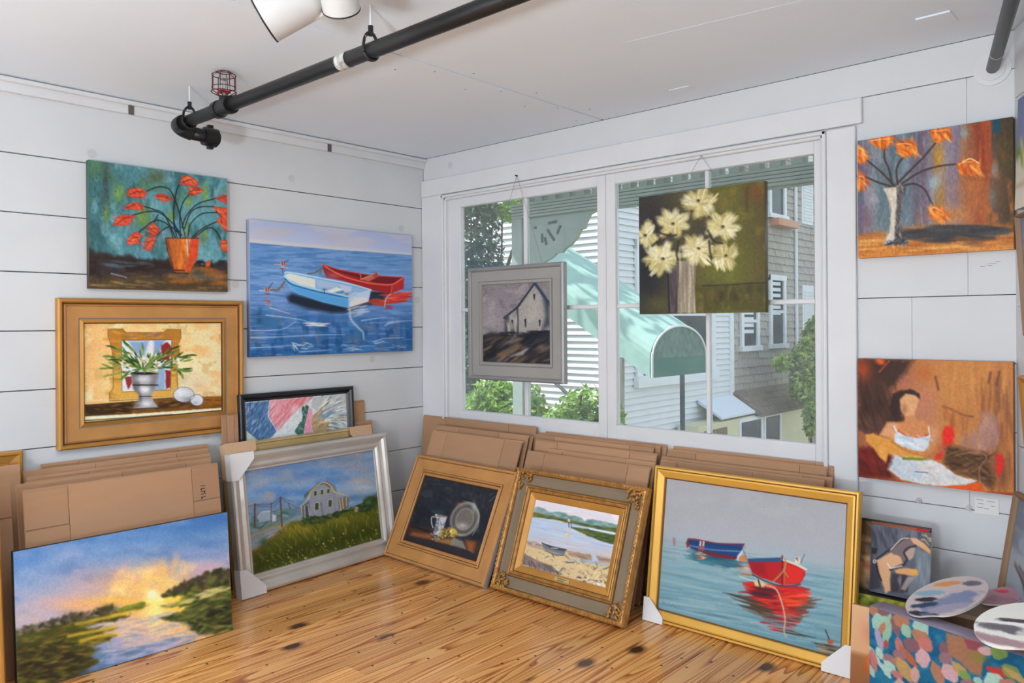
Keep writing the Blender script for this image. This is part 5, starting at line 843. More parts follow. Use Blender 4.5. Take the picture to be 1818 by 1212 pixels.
def art_barn():
    a = Art([(205, 300), (755, 272), (768, 968), (222, 942)], 130, 150, 23)
    a.grad([(0, (124, 118, 122)), (1, (134, 126, 130))], (480, 290), (480, 690)); a.blotch((148, 140, 142), 70, 70, .5, .2, .8, 1); a.blotch((104, 100, 106), 60, 60, .58, .15, .6, 2); a.glow(280, 560, 70, 90, (150, 144, 146), .6)
    g = a.ybelow([(205, 720), (380, 700), (500, 715), (770, 690)], 12, 14, 40); a.mixm(g, (44, 42, 46)); a.dabs([(220, 730), (760, 720), (765, 960), (225, 940)], 130, 110, 20, -28, 16, [(30, 32, 38), (92, 78, 64), (120, 112, 106), (60, 54, 52), (40, 42, 50), (110, 92, 72)], .6, 6); a.poly([(330, 880), (480, 800), (560, 780), (480, 860), (370, 920)], (112, 92, 70), 12, .8); a.poly([(440, 905), (540, 850), (620, 800), (540, 890)], (150, 144, 140), 8, .8); a.glow(690, 830, 50, 40, (104, 90, 78), .8); a.poly([(225, 860), (330, 800), (320, 890), (230, 920)], (28, 30, 34), 12, .8); a.dabs([(540, 740), (760, 700), (760, 760), (600, 840)], 24, 90, 22, -35, 14, [(26, 30, 38), (44, 46, 52)], .8, 6)
    a.poly([(625, 285), (750, 460), (752, 600), (700, 690), (500, 712), (495, 490)], (146, 142, 138), 5); a.poly([(388, 575), (490, 490), (498, 712), (395, 700)], (134, 130, 128), 5)
    a.glow(640, 470, 60, 90, (160, 156, 148), .7); a.glow(600, 560, 50, 60, (166, 160, 152), .6); a.poly([(690, 380), (752, 460), (758, 640), (690, 690), (720, 560)], (58, 66, 78), 18, .9); a.poly([(388, 575), (420, 560), (430, 700), (392, 705)], (52, 52, 56), 10, .85); a.glow(460, 690, 40, 20, (60, 58, 60), .8); a.dabs([(400, 590), (485, 510), (490, 700), (410, 690)], 20, 70, 12, 85, 10, [(166, 160, 152), (96, 92, 92)], .6, 5)
    a.line([(385, 575), (490, 488), (628, 282)], (34, 42, 54), 15, 5); a.line([(628, 282), (690, 370), (755, 470)], (40, 56, 76), 22, 8); a.line([(493, 495), (500, 712)], (48, 50, 54), 9, 4)
    for p in ([(625, 380), (627, 420)], [(556, 592), (560, 655)], [(672, 600), (674, 645)], [(450, 600), (452, 620)]): a.line(p, (24, 26, 30), 14, 4, 1, 7)
    a.dabs([(380, 700), (520, 700), (740, 680), (740, 710), (520, 735), (380, 725)], 30, 60, 12, 0, 10, [(30, 32, 38)], .8, 5)
    a.tex(.12, 9, 9); return a

def art_figure():
    a = Art([(250, 390), (742, 448), (760, 1000), (265, 930)], 90, 100, 24)
    a.bg((84, 88, 100)); a.dabs([(250, 390), (740, 440), (640, 480), (380, 640), (260, 680)], 50, 90, 24, 80, 15, [(58, 60, 72), (104, 106, 116), (72, 74, 88)], .7, 6); a.poly([(620, 580), (742, 600), (758, 980), (560, 930), (640, 760)], (112, 122, 132), 14); a.dabs([(640, 600), (740, 620), (750, 960), (640, 900)], 30, 110, 20, 85, 8, [(128, 138, 148), (98, 108, 120)], .6, 6); a.poly([(265, 690), (330, 740), (360, 900), (265, 925)], (56, 52, 64), 12); a.poly([(440, 780), (580, 770), (580, 920), (440, 930)], (58, 50, 60), 10)
    a.poly([(300, 690), (420, 610), (500, 510), (560, 485), (640, 510), (560, 600), (530, 680), (430, 740)], (112, 96, 98), 8, 1, 5); a.poly([(310, 680), (420, 615), (500, 640), (530, 690), (440, 740), (400, 760), (330, 740)], (206, 160, 122), 7, 1, 5); a.poly([(320, 700), (390, 740), (430, 760), (430, 850), (440, 920), (400, 940), (370, 860), (340, 790)], (206, 158, 118), 7, 1, 5); a.poly([(570, 490), (620, 488), (690, 530), (740, 580), (738, 605), (660, 560), (600, 530)], (206, 160, 120), 6); a.poly([(690, 540), (740, 580), (738, 605), (680, 570)], (214, 150, 70), 6, .9)
    a.poly([(540, 610), (590, 560), (620, 570), (610, 640), (580, 668), (550, 650)], (170, 146, 134), 6); a.poly([(460, 750), (540, 730), (640, 735), (655, 780), (600, 790), (480, 775)], (206, 152, 100), 6, 1, 4); a.poly([(590, 740), (650, 740), (655, 780), (610, 785)], (220, 156, 70), 6, .9); a.poly([(570, 800), (640, 790), (590, 860), (560, 910), (520, 900)], (150, 140, 136), 8); a.dabs([(490, 810), (525, 800), (520, 900), (495, 900)], 14, 60, 9, 85, 10, [(130, 122, 126), (84, 76, 84)], .7)
    for p in ([(310, 670), (420, 580), (520, 500), (560, 485)], [(300, 690), (330, 780), (360, 840)], [(540, 690), (560, 660), (530, 610), (560, 570), (620, 550)], [(430, 750), (500, 720), (545, 700)]): a.curve(p, (36, 32, 42), 14, 5)
    a.curve([(420, 590), (500, 505), (560, 490)], (206, 200, 196), 8, 3); a.ell(294, 690, 14, 16, (196, 190, 186)); a.ell(294, 690, 6, 8, (70, 66, 72)); a.line([(400, 700), (430, 740), (520, 715)], (226, 220, 214), 7, 3); a.dabs([(660, 450), (740, 465), (740, 545), (650, 480)], 20, 26, 8, 30, 40, [(190, 170, 120), (70, 70, 70)], .7); a.poly([(262, 580), (310, 585), (305, 630), (262, 630)], (36, 34, 38), 5)
    return a

def art_simple(kind, nx=50, ny=50, seed=30):
    a = Art([(0, 0), (400, 0), (400, 400), (0, 400)], nx, ny, seed); F = [(0, 0), (400, 0), (400, 400), (0, 400)]
    if kind == 'brown':
        a.grad([(0, (70, 52, 34)), (.3, (96, 74, 50)), (.45, (186, 142, 108)), (.7, (150, 112, 82)), (.8, (70, 74, 60)), (1, (46, 56, 50))], (200, 0), (200, 400)); a.dabs(F, 90, 90, 16, 10, 25, [(150, 112, 80), (60, 52, 38), (186, 146, 110), (50, 66, 60)], .5, 6); a.glow(110, 210, 40, 14, (176, 84, 40), .8)
        a.poly([(330, 0), (400, 0), (400, 400), (350, 400)], (140, 66, 44), 8); a.poly([(100, 0), (400, 0), (400, 26), (100, 10)], (150, 84, 54), 4); a.poly([(330, 0), (400, 0), (400, 60), (370, 40)], (170, 28, 30), 8)
    if kind == 'green':
        a.bg((92, 98, 26)); a.dabs(F, 200, 46, 16, -30, 50, [(150, 140, 30), (60, 70, 24), (186, 170, 50), (40, 52, 22), (120, 124, 36)], .7, 4)
    if kind == 'fruit':
        a.grad([(0, (206, 166, 128)), (.55, (206, 160, 118)), (.62, (150, 100, 62)), (1, (140, 90, 54))], (200, 0), (200, 400)); a.glow(150, 120, 90, 60, (196, 116, 90), .6); a.ell(200, 280, 120, 70, (176, 84, 40), 0, 10); a.glow(160, 260, 50, 30, (226, 150, 90), .9); a.ell(320, 330, 50, 40, (120, 40, 26), 0, 8)
    if kind == 'skyfield':
        a.grad([(0, (86, 96, 132)), (.42, (112, 122, 152)), (.5, (96, 112, 60)), (.56, (186, 182, 168)), (1, (204, 198, 186))], (200, 0), (200, 400)); a.dabs([(0, 170), (400, 150), (400, 230), (0, 230)], 60, 14, 60, 0, 20, [(104, 122, 56), (186, 182, 160)], .7, 4); a.poly([(0, 310), (400, 270), (400, 330), (0, 325)], (168, 158, 136), 6, .8)
    if kind == 'dunes':
        a.grad([(0, (110, 120, 148)), (.5, (134, 142, 164)), (.55, (186, 172, 130)), (.8, (206, 196, 160)), (1, (150, 150, 132))], (200, 0), (200, 400)); a.dabs([(0, 220), (400, 220), (400, 400), (0, 400)], 60, 90, 14, -20, 20, [(120, 130, 96), (206, 190, 140), (90, 104, 84)], .6, 6)
    if kind == 'sea':
        a.grad([(0, (120, 134, 150)), (.5, (104, 122, 142)), (1, (70, 90, 112))], (200, 0), (200, 400)); a.dabs(F, 60, 100, 10, 0, 8, [(140, 154, 168), (80, 100, 124)], .5, 4)
    if kind == 'gull':
        a.grad([(0, (118, 126, 140)), (.6, (150, 158, 166)), (1, (136, 148, 158))], (200, 0), (200, 400)); a.blotch((96, 104, 122), 120, 80, .5, .2, .7, 1)
        for d in (0, 26, 60): a.curve([(40 + d, 250), (110 + d, 300), (170 + d, 400)], (64, 60, 66), 16, 6, .9)
        a.curve([(30, 240), (120, 290), (200, 400)], (150, 130, 126), 8, 5)
    if kind == 'plain':
        a.bg((226, 222, 212)); a.blotch((206, 200, 186), 60, 60, .5, .2, .6, 1)
    if kind == 'marsh':
        a.grad([(0, (150, 120, 60)), (.5, (120, 96, 50)), (1, (70, 60, 36))], (200, 0), (200, 400)); a.dabs(F, 60, 60, 16, 0, 20, [(150, 126, 70), (80, 70, 40)], .6, 5)
    return a

def art_leaves():
    a = Art([(240, 400), (1900, 860), (1900, 2470), (240, 1930)], 170, 170, 26)
    a.bg((26, 104, 142)); a.blotch((20, 86, 128), 120, 160, .5, .2, .8, 1); a.blotch((52, 130, 160), 140, 120, .6, .15, .6, 2)
    a.poly([(1040, 640), (1380, 700), (1420, 820), (1380, 1100), (1280, 1060), (1180, 960), (1060, 880)], (158, 112, 86), 14, 1, 12); a.poly([(1220, 690), (1400, 720), (1380, 820), (1260, 800)], (140, 72, 88), 10); a.glow(1360, 880, 80, 70, (128, 126, 60), .8)
    P = [(160, 196, 180), (206, 164, 168), (176, 120, 92), (132, 92, 100), (150, 186, 160), (190, 116, 110), (186, 150, 96), (172, 204, 190), (120, 150, 80), (150, 110, 116), (190, 60, 54), (204, 158, 150), (168, 160, 186), (186, 96, 64)]
    L = [(290, 450, 50, 46, 0, 2), (360, 565, 74, 86, 30, 0), (440, 660, 42, 150, 10, 4), (380, 660, 30, 60, 20, 2), (400, 460, 60, 36, 0, 3), (525, 600, 40, 96, -12, 3), (590, 540, 80, 60, 30, 2), (640, 660, 46, 60, -20, 4), (790, 600, 68, 80, -30, 0), (345, 790, 30, 110, -14, 12), (565, 850, 36, 84, -10, 5), (420, 840, 18, 40, 0, 10), (710, 820, 90, 60, 30, 3), (800, 720, 110, 50, 36, 2), (840, 800, 80, 50, 50, 5), (660, 960, 34, 110, -38, 13), (810, 960, 66, 80, -8, 1), (570, 950, 66, 46, 20, 9), (440, 1010, 60, 44, 0, 9), (350, 955, 32, 56, -20, 7), (300, 1000, 22, 130, -30, 7), (285, 1050, 34, 100, -10, 5), (560, 1040, 70, 40, 10, 2), (620, 1120, 60, 110, -30, 6), (460, 1110, 44, 70, -40, 7), (730, 1160, 40, 70, 0, 11), (960, 1120, 50, 110, -20, 2), (1080, 1090, 66, 84, -30, 1), (1020, 820, 40, 60, 0, 3), (1040, 930, 60, 50, 30, 9), (1180, 1050, 44, 90, -40, 6), (1230, 1110, 40, 60, -40, 8), (1430, 800, 70, 36, 0, 1), (1550, 800, 70, 60, 20, 8), (1540, 1020, 100, 34, 18, 10), (1500, 1130, 80, 76, -30, 7), (1660, 1000, 90, 50, 40, 8), (1700, 1040, 120, 24, 36, 6), (420, 1160, 30, 70, -30, 7), (260, 1180, 26, 60, -20, 0), (1350, 1140, 40, 30, 20, 0), (1250, 1190, 60, 40, 0, 9), (1640, 1160, 90, 60, 20, 2), (540, 1190, 60, 30, 30, 5)]
    for q in range(60): L.append((a.rng.uniform(250, 1850), a.rng.uniform(1230, 2400), a.rng.uniform(30, 80), a.rng.uniform(40, 100), a.rng.uniform(-50, 40), a.rng.randint(14)))
    for x, y, rx, ry, r, ci in L:
        c, s_ = math.cos(math.radians(r)), math.sin(math.radians(r)); pts = [(0, -1), (.7, -.45), (.85, .2), (.3, .95), (-.2, 1), (-.8, .3), (-.75, -.4)]
        a.poly([(x + (px * rx * 1.45) * c - (py * ry * 1.45) * s_, y + (px * rx * 1.45) * s_ + (py * ry * 1.45) * c) for px, py in pts], P[ci], 6, .96, 5)
    a.tex(.06, 20, 20); return a


# ------------------------------------------------------------------ frames and canvases
GOLD = mat('warm_gold_leaf', (184, 132, 62), 0.42, metal=0.25, bump=0.1, bscale=50, var=0.14, vscale=5)
BRIGHT = mat('bright_gold_leaf', (224, 174, 80), 0.38, metal=0.3, bump=0.05, var=0.08)
OLDGOLD = mat('antique_gold', (176, 128, 66), 0.45, metal=0.3, bump=0.35, bscale=90, var=0.3, vscale=30)
DARKGOLD = mat('dark_gold_edge', (122, 82, 40), 0.5, metal=0.2, var=0.15)
OAK = mat('honey_wood_frame', (186, 134, 78), 0.45, bump=0.12, bscale=30, var=0.12, stretch=(1, 1, 1), vscale=9)
TAUPE = mat('taupe_linen_panel', (128, 112, 92), 0.8, bump=0.3, bscale=220, var=0.1)
SILVER = mat('silver_leaf', (212, 209, 204), 0.3, metal=0.5, bump=0.05, var=0.08, vscale=7)
PEWTERM = mat('pewter_frame', (150, 150, 150), 0.4, metal=0.35, var=0.07)
STONE = mat('grey_painted_frame', (152, 150, 146), 0.5, var=0.05)
BLACKF = mat('black_lacquer', (30, 32, 36), 0.35, spec=0.5)
CHAMP = mat('champagne_leaf', (206, 184, 132), 0.33, metal=0.55, bump=0.06, var=0.12, vscale=10)
BROWNW = mat('brown_wood_frame', (132, 104, 78), 0.5, var=0.12)
LINE = mat('antique_groove_line', (84, 54, 28), 0.6)  # dark antiquing that also paints shade into the frame grooves
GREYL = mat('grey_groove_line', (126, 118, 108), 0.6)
CARDP = mat('card_corner', (200, 164, 132), 0.8, var=0.06)

# left wall: canvases and gold frame
def wall_left_thing(name, y0, z0): return empty(name, (0.0, y0, z0), 0, math.pi / 2)
o = canvas('canvas_painting', art_tulips(), 0.655, 0.572, 0.03); o.location = (0.032, -2.0, 1.472); o.rotation_euler = (0, 0, math.pi / 2)
o.location.x = 0.002
tag(o, 'unframed canvas of red tulips drooping from an orange pot on teal ground', 'painting')
o = canvas('canvas_painting', art_boats_blue(), 1.095, 0.714, 0.035); o.location = (0.002, -1.225, 1.138); o.rotation_euler = (0, 0, math.pi / 2)
tag(o, 'unframed canvas of a pale blue and a red rowboat on blue water', 'painting')
t = empty('framed_painting', (0.002, -2.13, 0.765), 0, math.pi / 2)
tag(t, 'wide gold frame with a still life of a silver urn on the board wall', 'painting')
rails(t, 0.868, 0.662, [(0, 0), (0, 0.034), (0.006, 0.04), (0.014, 0.04), (0.02, 0.03), (0.024, 0.026), (0.024, 0)], GOLD)
rails(t, 0.868, 0.662, [(0.0245, 0), (0.0245, 0.024), (0.032, 0.03), (0.034, 0.022), (0.088, 0.022), (0.09, 0.014), (0.09, 0)], OAK, 'frame_panel')
rails(t, 0.868, 0.662, [(0.0905, 0), (0.0905, 0.02), (0.106, 0.026), (0.112, 0.016), (0.112, 0)], GOLD, 'inner_rail')
canvas('canvas', art_stilllife_gold(), 0.644, 0.438, 0.012, t, x0=0.112, z0=0.112)
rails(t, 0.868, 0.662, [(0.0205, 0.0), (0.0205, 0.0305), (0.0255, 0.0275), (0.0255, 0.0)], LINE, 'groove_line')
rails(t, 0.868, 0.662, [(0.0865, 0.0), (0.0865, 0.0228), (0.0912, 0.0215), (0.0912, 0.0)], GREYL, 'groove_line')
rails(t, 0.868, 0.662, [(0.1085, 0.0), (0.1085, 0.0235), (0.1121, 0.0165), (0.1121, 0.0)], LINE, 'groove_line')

# window wall: hanging pictures
t = empty('framed_painting', (0.463, -0.035, 0.979)); tag(t, 'grey framed painting of a lone barn hanging in front of the window', 'painting')
rails(t, 0.719, 0.65, [(0, 0), (0, 0.03), (0.008, 0.036), (0.018, 0.034), (0.024, 0.026), (0.024, 0)], PEWTERM)
rails(t, 0.719, 0.65, [(0.0245, 0), (0.0245, 0.022), (0.082, 0.022), (0.083, 0.014), (0.086, 0.014), (0.087, 0.024), (0.1, 0.024), (0.104, 0.014), (0.104, 0)], STONE, 'frame_panel')
canvas('canvas', art_barn(), 0.511, 0.442, 0.012, t, x0=0.104, z0=0.104)
WIRE = mat('hanging_wire', (150, 146, 140), 0.4, metal=0.5)
for ex in (0.15, 0.57): MB().tube([(ex, -0.01, 0.62), (0.36, 0.008, 1.155)], 0.0011, 5).build('hanging_wire', WIRE, t)
MB().tube([(0.36, 0.016, 1.155), (0.36, -0.004, 1.155)], 0.004, 6).build('nail', BLACKP, t)
o = canvas('canvas_painting', art_whiteflowers(), 0.643, 0.572, 0.032); o.location = (1.65, -0.025, 1.343)
tag(o, 'unframed dark green canvas of white flowers hanging in front of the window', 'painting')
for ex in (0.16, 0.48): MB().tube([(ex, -0.008, 0.50), (0.32, 0.003, 0.735)], 0.0011, 5).build('hanging_wire', WIRE, o)
# window wall right of the casing
o = canvas('canvas_painting', art_orange(), 0.536, 0.473, 0.035); o.location = (2.678, -0.004, 1.555); tag(o, 'unframed canvas of orange tulips in a white vase', 'painting')
o = canvas('canvas_painting', art_lady(), 0.536, 0.478, 0.035); o.location = (2.673, -0.004, 0.673); tag(o, 'unframed canvas of a seated woman in a white dress on orange ground', 'painting')

# pictures leaning along the floor
o = canvas('canvas_painting', art_sunset(), 0.803, 0.497, 0.03, edge=(40, 44, 40)); yaw, th = math.radians(88.5), math.radians(5)
o.location = lean_loc(0.603, -2.449, yaw, th, 0.03); o.rotation_euler = (-th, 0, yaw); tag(o, 'unframed canvas of a golden sunrise over marsh water standing on the floor', 'painting')

t = leaner('framed_painting', 0.318, -1.434, 93.0, 8.2, 0.045); tag(t, 'silver framed painting of a grey gambrel house on a grassy hill', 'painting')
rails(t, 1.0, 0.678, [(0, 0), (0, 0.034), (0.006, 0.042), (0.016, 0.045), (0.028, 0.04), (0.036, 0.026), (0.05, 0.02), (0.056, 0.024), (0.066, 0.03), (0.074, 0.026), (0.08, 0.016), (0.088, 0.016), (0.09, 0.010), (0.09, 0)], SILVER)
canvas('canvas', art_house(), 0.82, 0.498, 0.009, t, x0=0.09, z0=0.09)
corner_protector(t, 1.0, 0.678, 'lb', 0.13, 0.046, WHITECARD); corner_protector(t, 1.0, 0.678, 'lt', 0.125, 0.046, WHITECARD)

t = leaner('framed_painting', 0.265, -0.558, -2.0, 25.3, 0.035); tag(t, 'honey wood frame with a dark still life of a pewter plate, jug and fruit', 'painting')
rails(t, 0.812, 0.587, [(0, 0), (0, 0.026), (0.005, 0.033), (0.012, 0.034), (0.018, 0.026), (0.076, 0.019), (0.08, 0.025), (0.086, 0.026), (0.09, 0.018), (0.10, 0.014), (0.106, 0.018), (0.11, 0.010), (0.11, 0)], OAK)
rails(t, 0.812, 0.587, [(-0.004, 0), (-0.004, 0.012), (-0.0003, 0.026), (-0.0003, 0)], PEWTERM, 'outer_edge')
canvas('canvas', art_pewter(), 0.592, 0.367, 0.009, t, x0=0.11, z0=0.11, rough=0.35)
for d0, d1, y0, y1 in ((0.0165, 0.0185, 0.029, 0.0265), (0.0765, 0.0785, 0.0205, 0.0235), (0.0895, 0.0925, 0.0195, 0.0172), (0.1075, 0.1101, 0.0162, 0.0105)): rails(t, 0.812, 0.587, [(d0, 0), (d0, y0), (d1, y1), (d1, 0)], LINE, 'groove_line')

t = leaner('framed_painting', 1.105, -0.572, -0.2, 20.4, 0.05); tag(t, 'ornate carved antique gold frame with a beach scene and stranded rowboat', 'painting')
GW, GH = 0.775, 0.598
rails(t, GW, GH, [(0, 0), (0, 0.03), (0.004, 0.042), (0.012, 0.046), (0.02, 0.04), (0.024, 0.03), (0.024, 0)], OLDGOLD)
rails(t, GW, GH, [(0.0245, 0), (0.0245, 0.028), (0.04, 0.022), (0.074, 0.024), (0.078, 0.022), (0.078, 0)], TAUPE, 'linen_panel')
rails(t, GW, GH, [(0.0785, 0), (0.0785, 0.028), (0.084, 0.034), (0.09, 0.028), (0.096, 0.032), (0.102, 0.026), (0.106, 0.02), (0.106, 0)], OLDGOLD, 'inner_rail')
rails(t, GW, GH, [(0.1065, 0), (0.1065, 0.02), (0.112, 0.022), (0.136, 0.012), (0.14, 0.008), (0.14, 0)], BRIGHT if False else GOLD, 'liner_rail')
canvas('canvas', art_beach(), GW - 0.28, GH - 0.28 + 0.0, 0.008, t, x0=0.14, z0=0.14)
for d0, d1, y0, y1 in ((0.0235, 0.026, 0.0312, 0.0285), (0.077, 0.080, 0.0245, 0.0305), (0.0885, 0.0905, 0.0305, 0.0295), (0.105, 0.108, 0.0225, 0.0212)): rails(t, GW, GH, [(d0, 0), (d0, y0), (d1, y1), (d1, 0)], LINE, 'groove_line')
rr = random.Random(3)
for k in range(4):                                       # carved edge on each rail and a leafy ornament in each corner
    b = MB(); L = GW if k % 2 == 0 else GH; n = int(L / 0.021)
    for i in range(n):
        s = 0.012 + (L - 0.024) * i / (n - 1); q = 0.011
        px, pz = ((s, q), (GW - q, s), (s, GH - q), (q, s))[k]
        rx = (0.0085, 0.006, 0.005) if k % 2 == 0 else (0.005, 0.006, 0.0085)
        b.ellipsoid((px + rr.uniform(-.002, .002), -0.046, pz + rr.uniform(-.002, .002)), rx, 6, 4)
    b.build('carved_edge', OLDGOLD, t, True)
    b = MB(); cx, cz = ((0.05, 0.05), (GW - 0.05, 0.05), (GW - 0.05, GH - 0.05), (0.05, GH - 0.05))[k]
    sx = 1 if cx < GW / 2 else -1; sz = 1 if cz < GH / 2 else -1
    for q in range(34):
        u = rr.uniform(0, 0.085); v_ = rr.uniform(0, 0.085)
        if u + v_ > 0.115 or (u > 0.05 and v_ > 0.05): continue
        an = rr.uniform(0, 3.14); R = Matrix.Rotation(an, 3, 'Y')
        b.ellipsoid((cx - sx * 0.032 + sx * u, -0.029 - rr.uniform(0, 0.01), cz - sz * 0.032 + sz * v_), (0.014, 0.009, 0.0045), 6, 4, R)
    b.build('corner_ornament', OLDGOLD, t, True)
boxo('title_plate', (0.36, -0.0235, 0.113), (0.445, -0.018, 0.131), CHAMP, t, 0.002)
for i in range(2): boxo('engraving', (0.378, -0.0242, 0.124 - i * 0.007), (0.428 - i * 0.012, -0.0236, 0.1265 - i * 0.007), GAP, t)

t = leaner('framed_painting', 1.877, -0.395, 0.4, 8.4, 0.04); tag(t, 'bright gold frame with a blue boat and a red boat reflected in still water', 'painting')
rails(t, 0.884, 0.666, [(0, 0), (0, 0.026), (0.004, 0.034), (0.01, 0.034), (0.014, 0.028), (0.016, 0.034), (0.022, 0.036), (0.046, 0.022), (0.048, 0.018), (0.048, 0)], BRIGHT)
rails(t, 0.884, 0.666, [(0.0483, 0), (0.0483, 0.017), (0.053, 0.012), (0.053, 0)], DARKGOLD, 'inner_rail')
canvas('canvas', art_redblue(), 0.778, 0.56, 0.009, t, x0=0.053, z0=0.053, rough=0.28, bump=0.1)
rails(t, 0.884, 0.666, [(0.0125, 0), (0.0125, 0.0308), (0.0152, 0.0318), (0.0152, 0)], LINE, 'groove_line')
corner_protector(t, 0.884, 0.666, 'lb', 0.095, 0.037, WHITECARD); corner_protector(t, 0.884, 0.666, 'rb', 0.11, 0.037, WHITECARD)

# behind the silver frame, along the left wall
t = leaner('framed_painting', 0.268, -1.432, 93.0, 8.5, 0.035); tag(t, 'champagne gold frame with brown card corners just behind the silver frame', 'painting')
rails(t, 0.92, 0.725, [(0, 0), (0, 0.026), (0.006, 0.034), (0.014, 0.034), (0.018, 0.026), (0.075, 0.016), (0.08, 0.02), (0.09, 0.01), (0.09, 0)], CHAMP)
canvas('canvas', art_simple('sea'), 0.74, 0.545, 0.008, t, x0=0.09, z0=0.09)
corner_protector(t, 0.92, 0.725, 'lt', 0.17, 0.036, CARDP); corner_protector(t, 0.92, 0.725, 'rt', 0.15, 0.036, CARDP)
t = leaner('framed_painting', 0.115, -1.30, 90, 3.2, 0.03); tag(t, 'black framed abstract painting of pink, blue and white brush strokes', 'painting')
rails(t, 0.705, 0.95, [(0, 0), (0, 0.026), (0.006, 0.03), (0.016, 0.03), (0.026, 0.018), (0.03, 0.022), (0.036, 0.014), (0.04, 0.01), (0.04, 0)], BLACKF)
canvas('canvas', art_abstract(), 0.625, 0.40, 0.008, t, x0=0.04, z0=0.51)
canvas('lower_canvas', art_simple('plain', 20, 20), 0.625, 0.47, 0.008, t, x0=0.04, z0=0.04)

# ---- flattened cardboard boxes
PRINT = mat('black_print', (48, 42, 38), 0.8)
def flat_box(label, axis, a, b, ztop, top, bot, flaps=None, seam=None, printed=None, t=0.008, group='flattened cardboard boxes leaning in stacks', tilt=0.0):
    """flattened carton leaning on a wall. axis 'x': left wall (offset along +x); 'y': window wall (offset along -y)"""
    w = b - a; ln = math.hypot(ztop, bot - top); th = math.atan2(bot - top, ztop)
    if axis == 'y': e = empty('flattened_box', (a, -bot + t, 0), -th, 0)
    else: e = empty('flattened_box', (bot - t, a, 0), -th, math.pi / 2)
    if tilt: e.rotation_euler[1] = tilt
    tag(e, label, 'cardboard', group)
    boxo('panel', (0, -t * 0.45, 0.002), (w, 0, ln - 0.0), CARD, e, 0.001)
    fl = flaps or (0.22, 0.78); cuts = [0] + [f * w for f in fl] + [w]
    for i in range(len(cuts) - 1):
        hh = ln - 0.004 - (0.006 if i % 2 == 0 else 0.0)
        if seam and i in (0, len(cuts) - 2):
            boxo('flap', (cuts[i] + 0.001, -t, ln - seam + 0.003), (cuts[i + 1] - 0.001, -t * 0.5, hh), CARD, e, 0.001)
            boxo('flap', (cuts[i] + 0.001, -t, 0.004), (cuts[i + 1] - 0.001, -t * 0.5, ln - seam - 0.002), CARD, e, 0.001)
        else:
            boxo('flap', (cuts[i] + 0.001, -t, 0.004), (cuts[i + 1] - 0.001, -t * 0.5, hh), CARD, e, 0.001)
    if printed:
        px, pz, n = printed
        for i in range(n):
            boxo('printed_mark', (px - 0.011, -t - 0.0006, pz - i * 0.012 - 0.003), (px + 0.011, -t - 0.0001, pz - i * 0.012), PRINT, e)
            if i % 3 == 1: boxo('printed_mark', (px - 0.011, -t - 0.0006, pz - i * 0.012 - 0.009), (px - 0.005, -t - 0.0001, pz - i * 0.012 - 0.003), PRINT, e)
            if i % 3 == 2: boxo('printed_mark', (px + 0.003, -t - 0.0006, pz - i * 0.012 - 0.009), (px + 0.009, -t - 0.0001, pz - i * 0.012 - 0.003), PRINT, e)
    return e
P_ = 'flattened cardboard box '
flat_box(P_ + 'standing upright in the room corner, rearmost behind the pewter still life', 'y', 0.02, 0.955, 0.731, 0.03, 0.10)
flat_box(P_ + 'second from the wall behind the pewter still life', 'y', 0.22, 0.99, 0.69, 0.10, 0.30, (0.28, 0.85))
flat_box(P_ + 'third from the wall behind the pewter still life', 'y', 0.27, 0.985, 0.695, 0.13, 0.36, (0.25, 0.7))
flat_box(P_ + 'directly behind the pewter still life frame', 'y', 0.276, 0.985, 0.672, 0.18, 0.455, (0.18, 0.82))
flat_box(P_ + 'against the window sill behind the ornate beach frame', 'y', 1.013, 1.773, 0.711, 0.022, 0.07, (0.3, 0.8))
flat_box(P_ + 'second from the sill behind the ornate beach frame', 'y', 0.981, 1.754, 0.706, 0.045, 0.12, (0.25, 0.75))
flat_box(P_ + 'third from the sill behind the ornate beach frame', 'y', 0.962, 1.731, 0.699, 0.068, 0.18, (0.2, 0.82))
flat_box(P_ + 'fourth from the sill behind the ornate beach frame', 'y', 1.021, 1.775, 0.68, 0.11, 0.27, (0.2, 0.8))
flat_box(P_ + 'narrow and low, fifth from the sill behind the ornate beach frame', 'y', 1.14, 1.79, 0.645, 0.15, 0.35, (0.15, 0.75))
flat_box(P_ + 'directly behind the ornate beach frame', 'y', 1.03, 1.79, 0.629, 0.19, 0.42, (0.16, 0.84))
flat_box(P_ + 'against the window sill behind the bright gold boat frame', 'y', 1.81, 2.569, 0.71, 0.022, 0.06, (0.3, 0.9))
flat_box(P_ + 'second from the sill behind the bright gold boat frame', 'y', 1.797, 2.55, 0.70, 0.05, 0.11, (0.2, 0.85))
flat_box(P_ + 'third from the sill behind the bright gold boat frame', 'y', 1.79, 2.59, 0.668, 0.095, 0.18, (0.15, 0.85))
flat_box(P_ + 'with a printed mark directly behind the bright gold boat frame', 'y', 1.806, 2.57, 0.66, 0.13, 0.25, (0.12, 0.6), printed=(0.05, 0.635, 2))
flat_box(P_ + 'rearmost of the tall stack behind the sunrise canvas', 'x', -2.198, -1.455, 0.716, 0.035, 0.10, (0.2, 0.8))
flat_box(P_ + 'second from the wall behind the sunrise canvas', 'x', -2.284, -1.485, 0.706, 0.10, 0.20, (0.35, 0.8))
flat_box(P_ + 'third from the wall behind the sunrise canvas', 'x', -2.284, -1.50, 0.688, 0.15, 0.26, (0.3, 0.8))
flat_box(P_ + 'fourth from the wall behind the sunrise canvas', 'x', -2.303, -1.524, 0.677, 0.20, 0.32, (0.28, 0.83))
flat_box(P_ + 'fifth from the wall behind the sunrise canvas', 'x', -2.358, -1.56, 0.685, 0.27, 0.39, (0.5, 0.85))
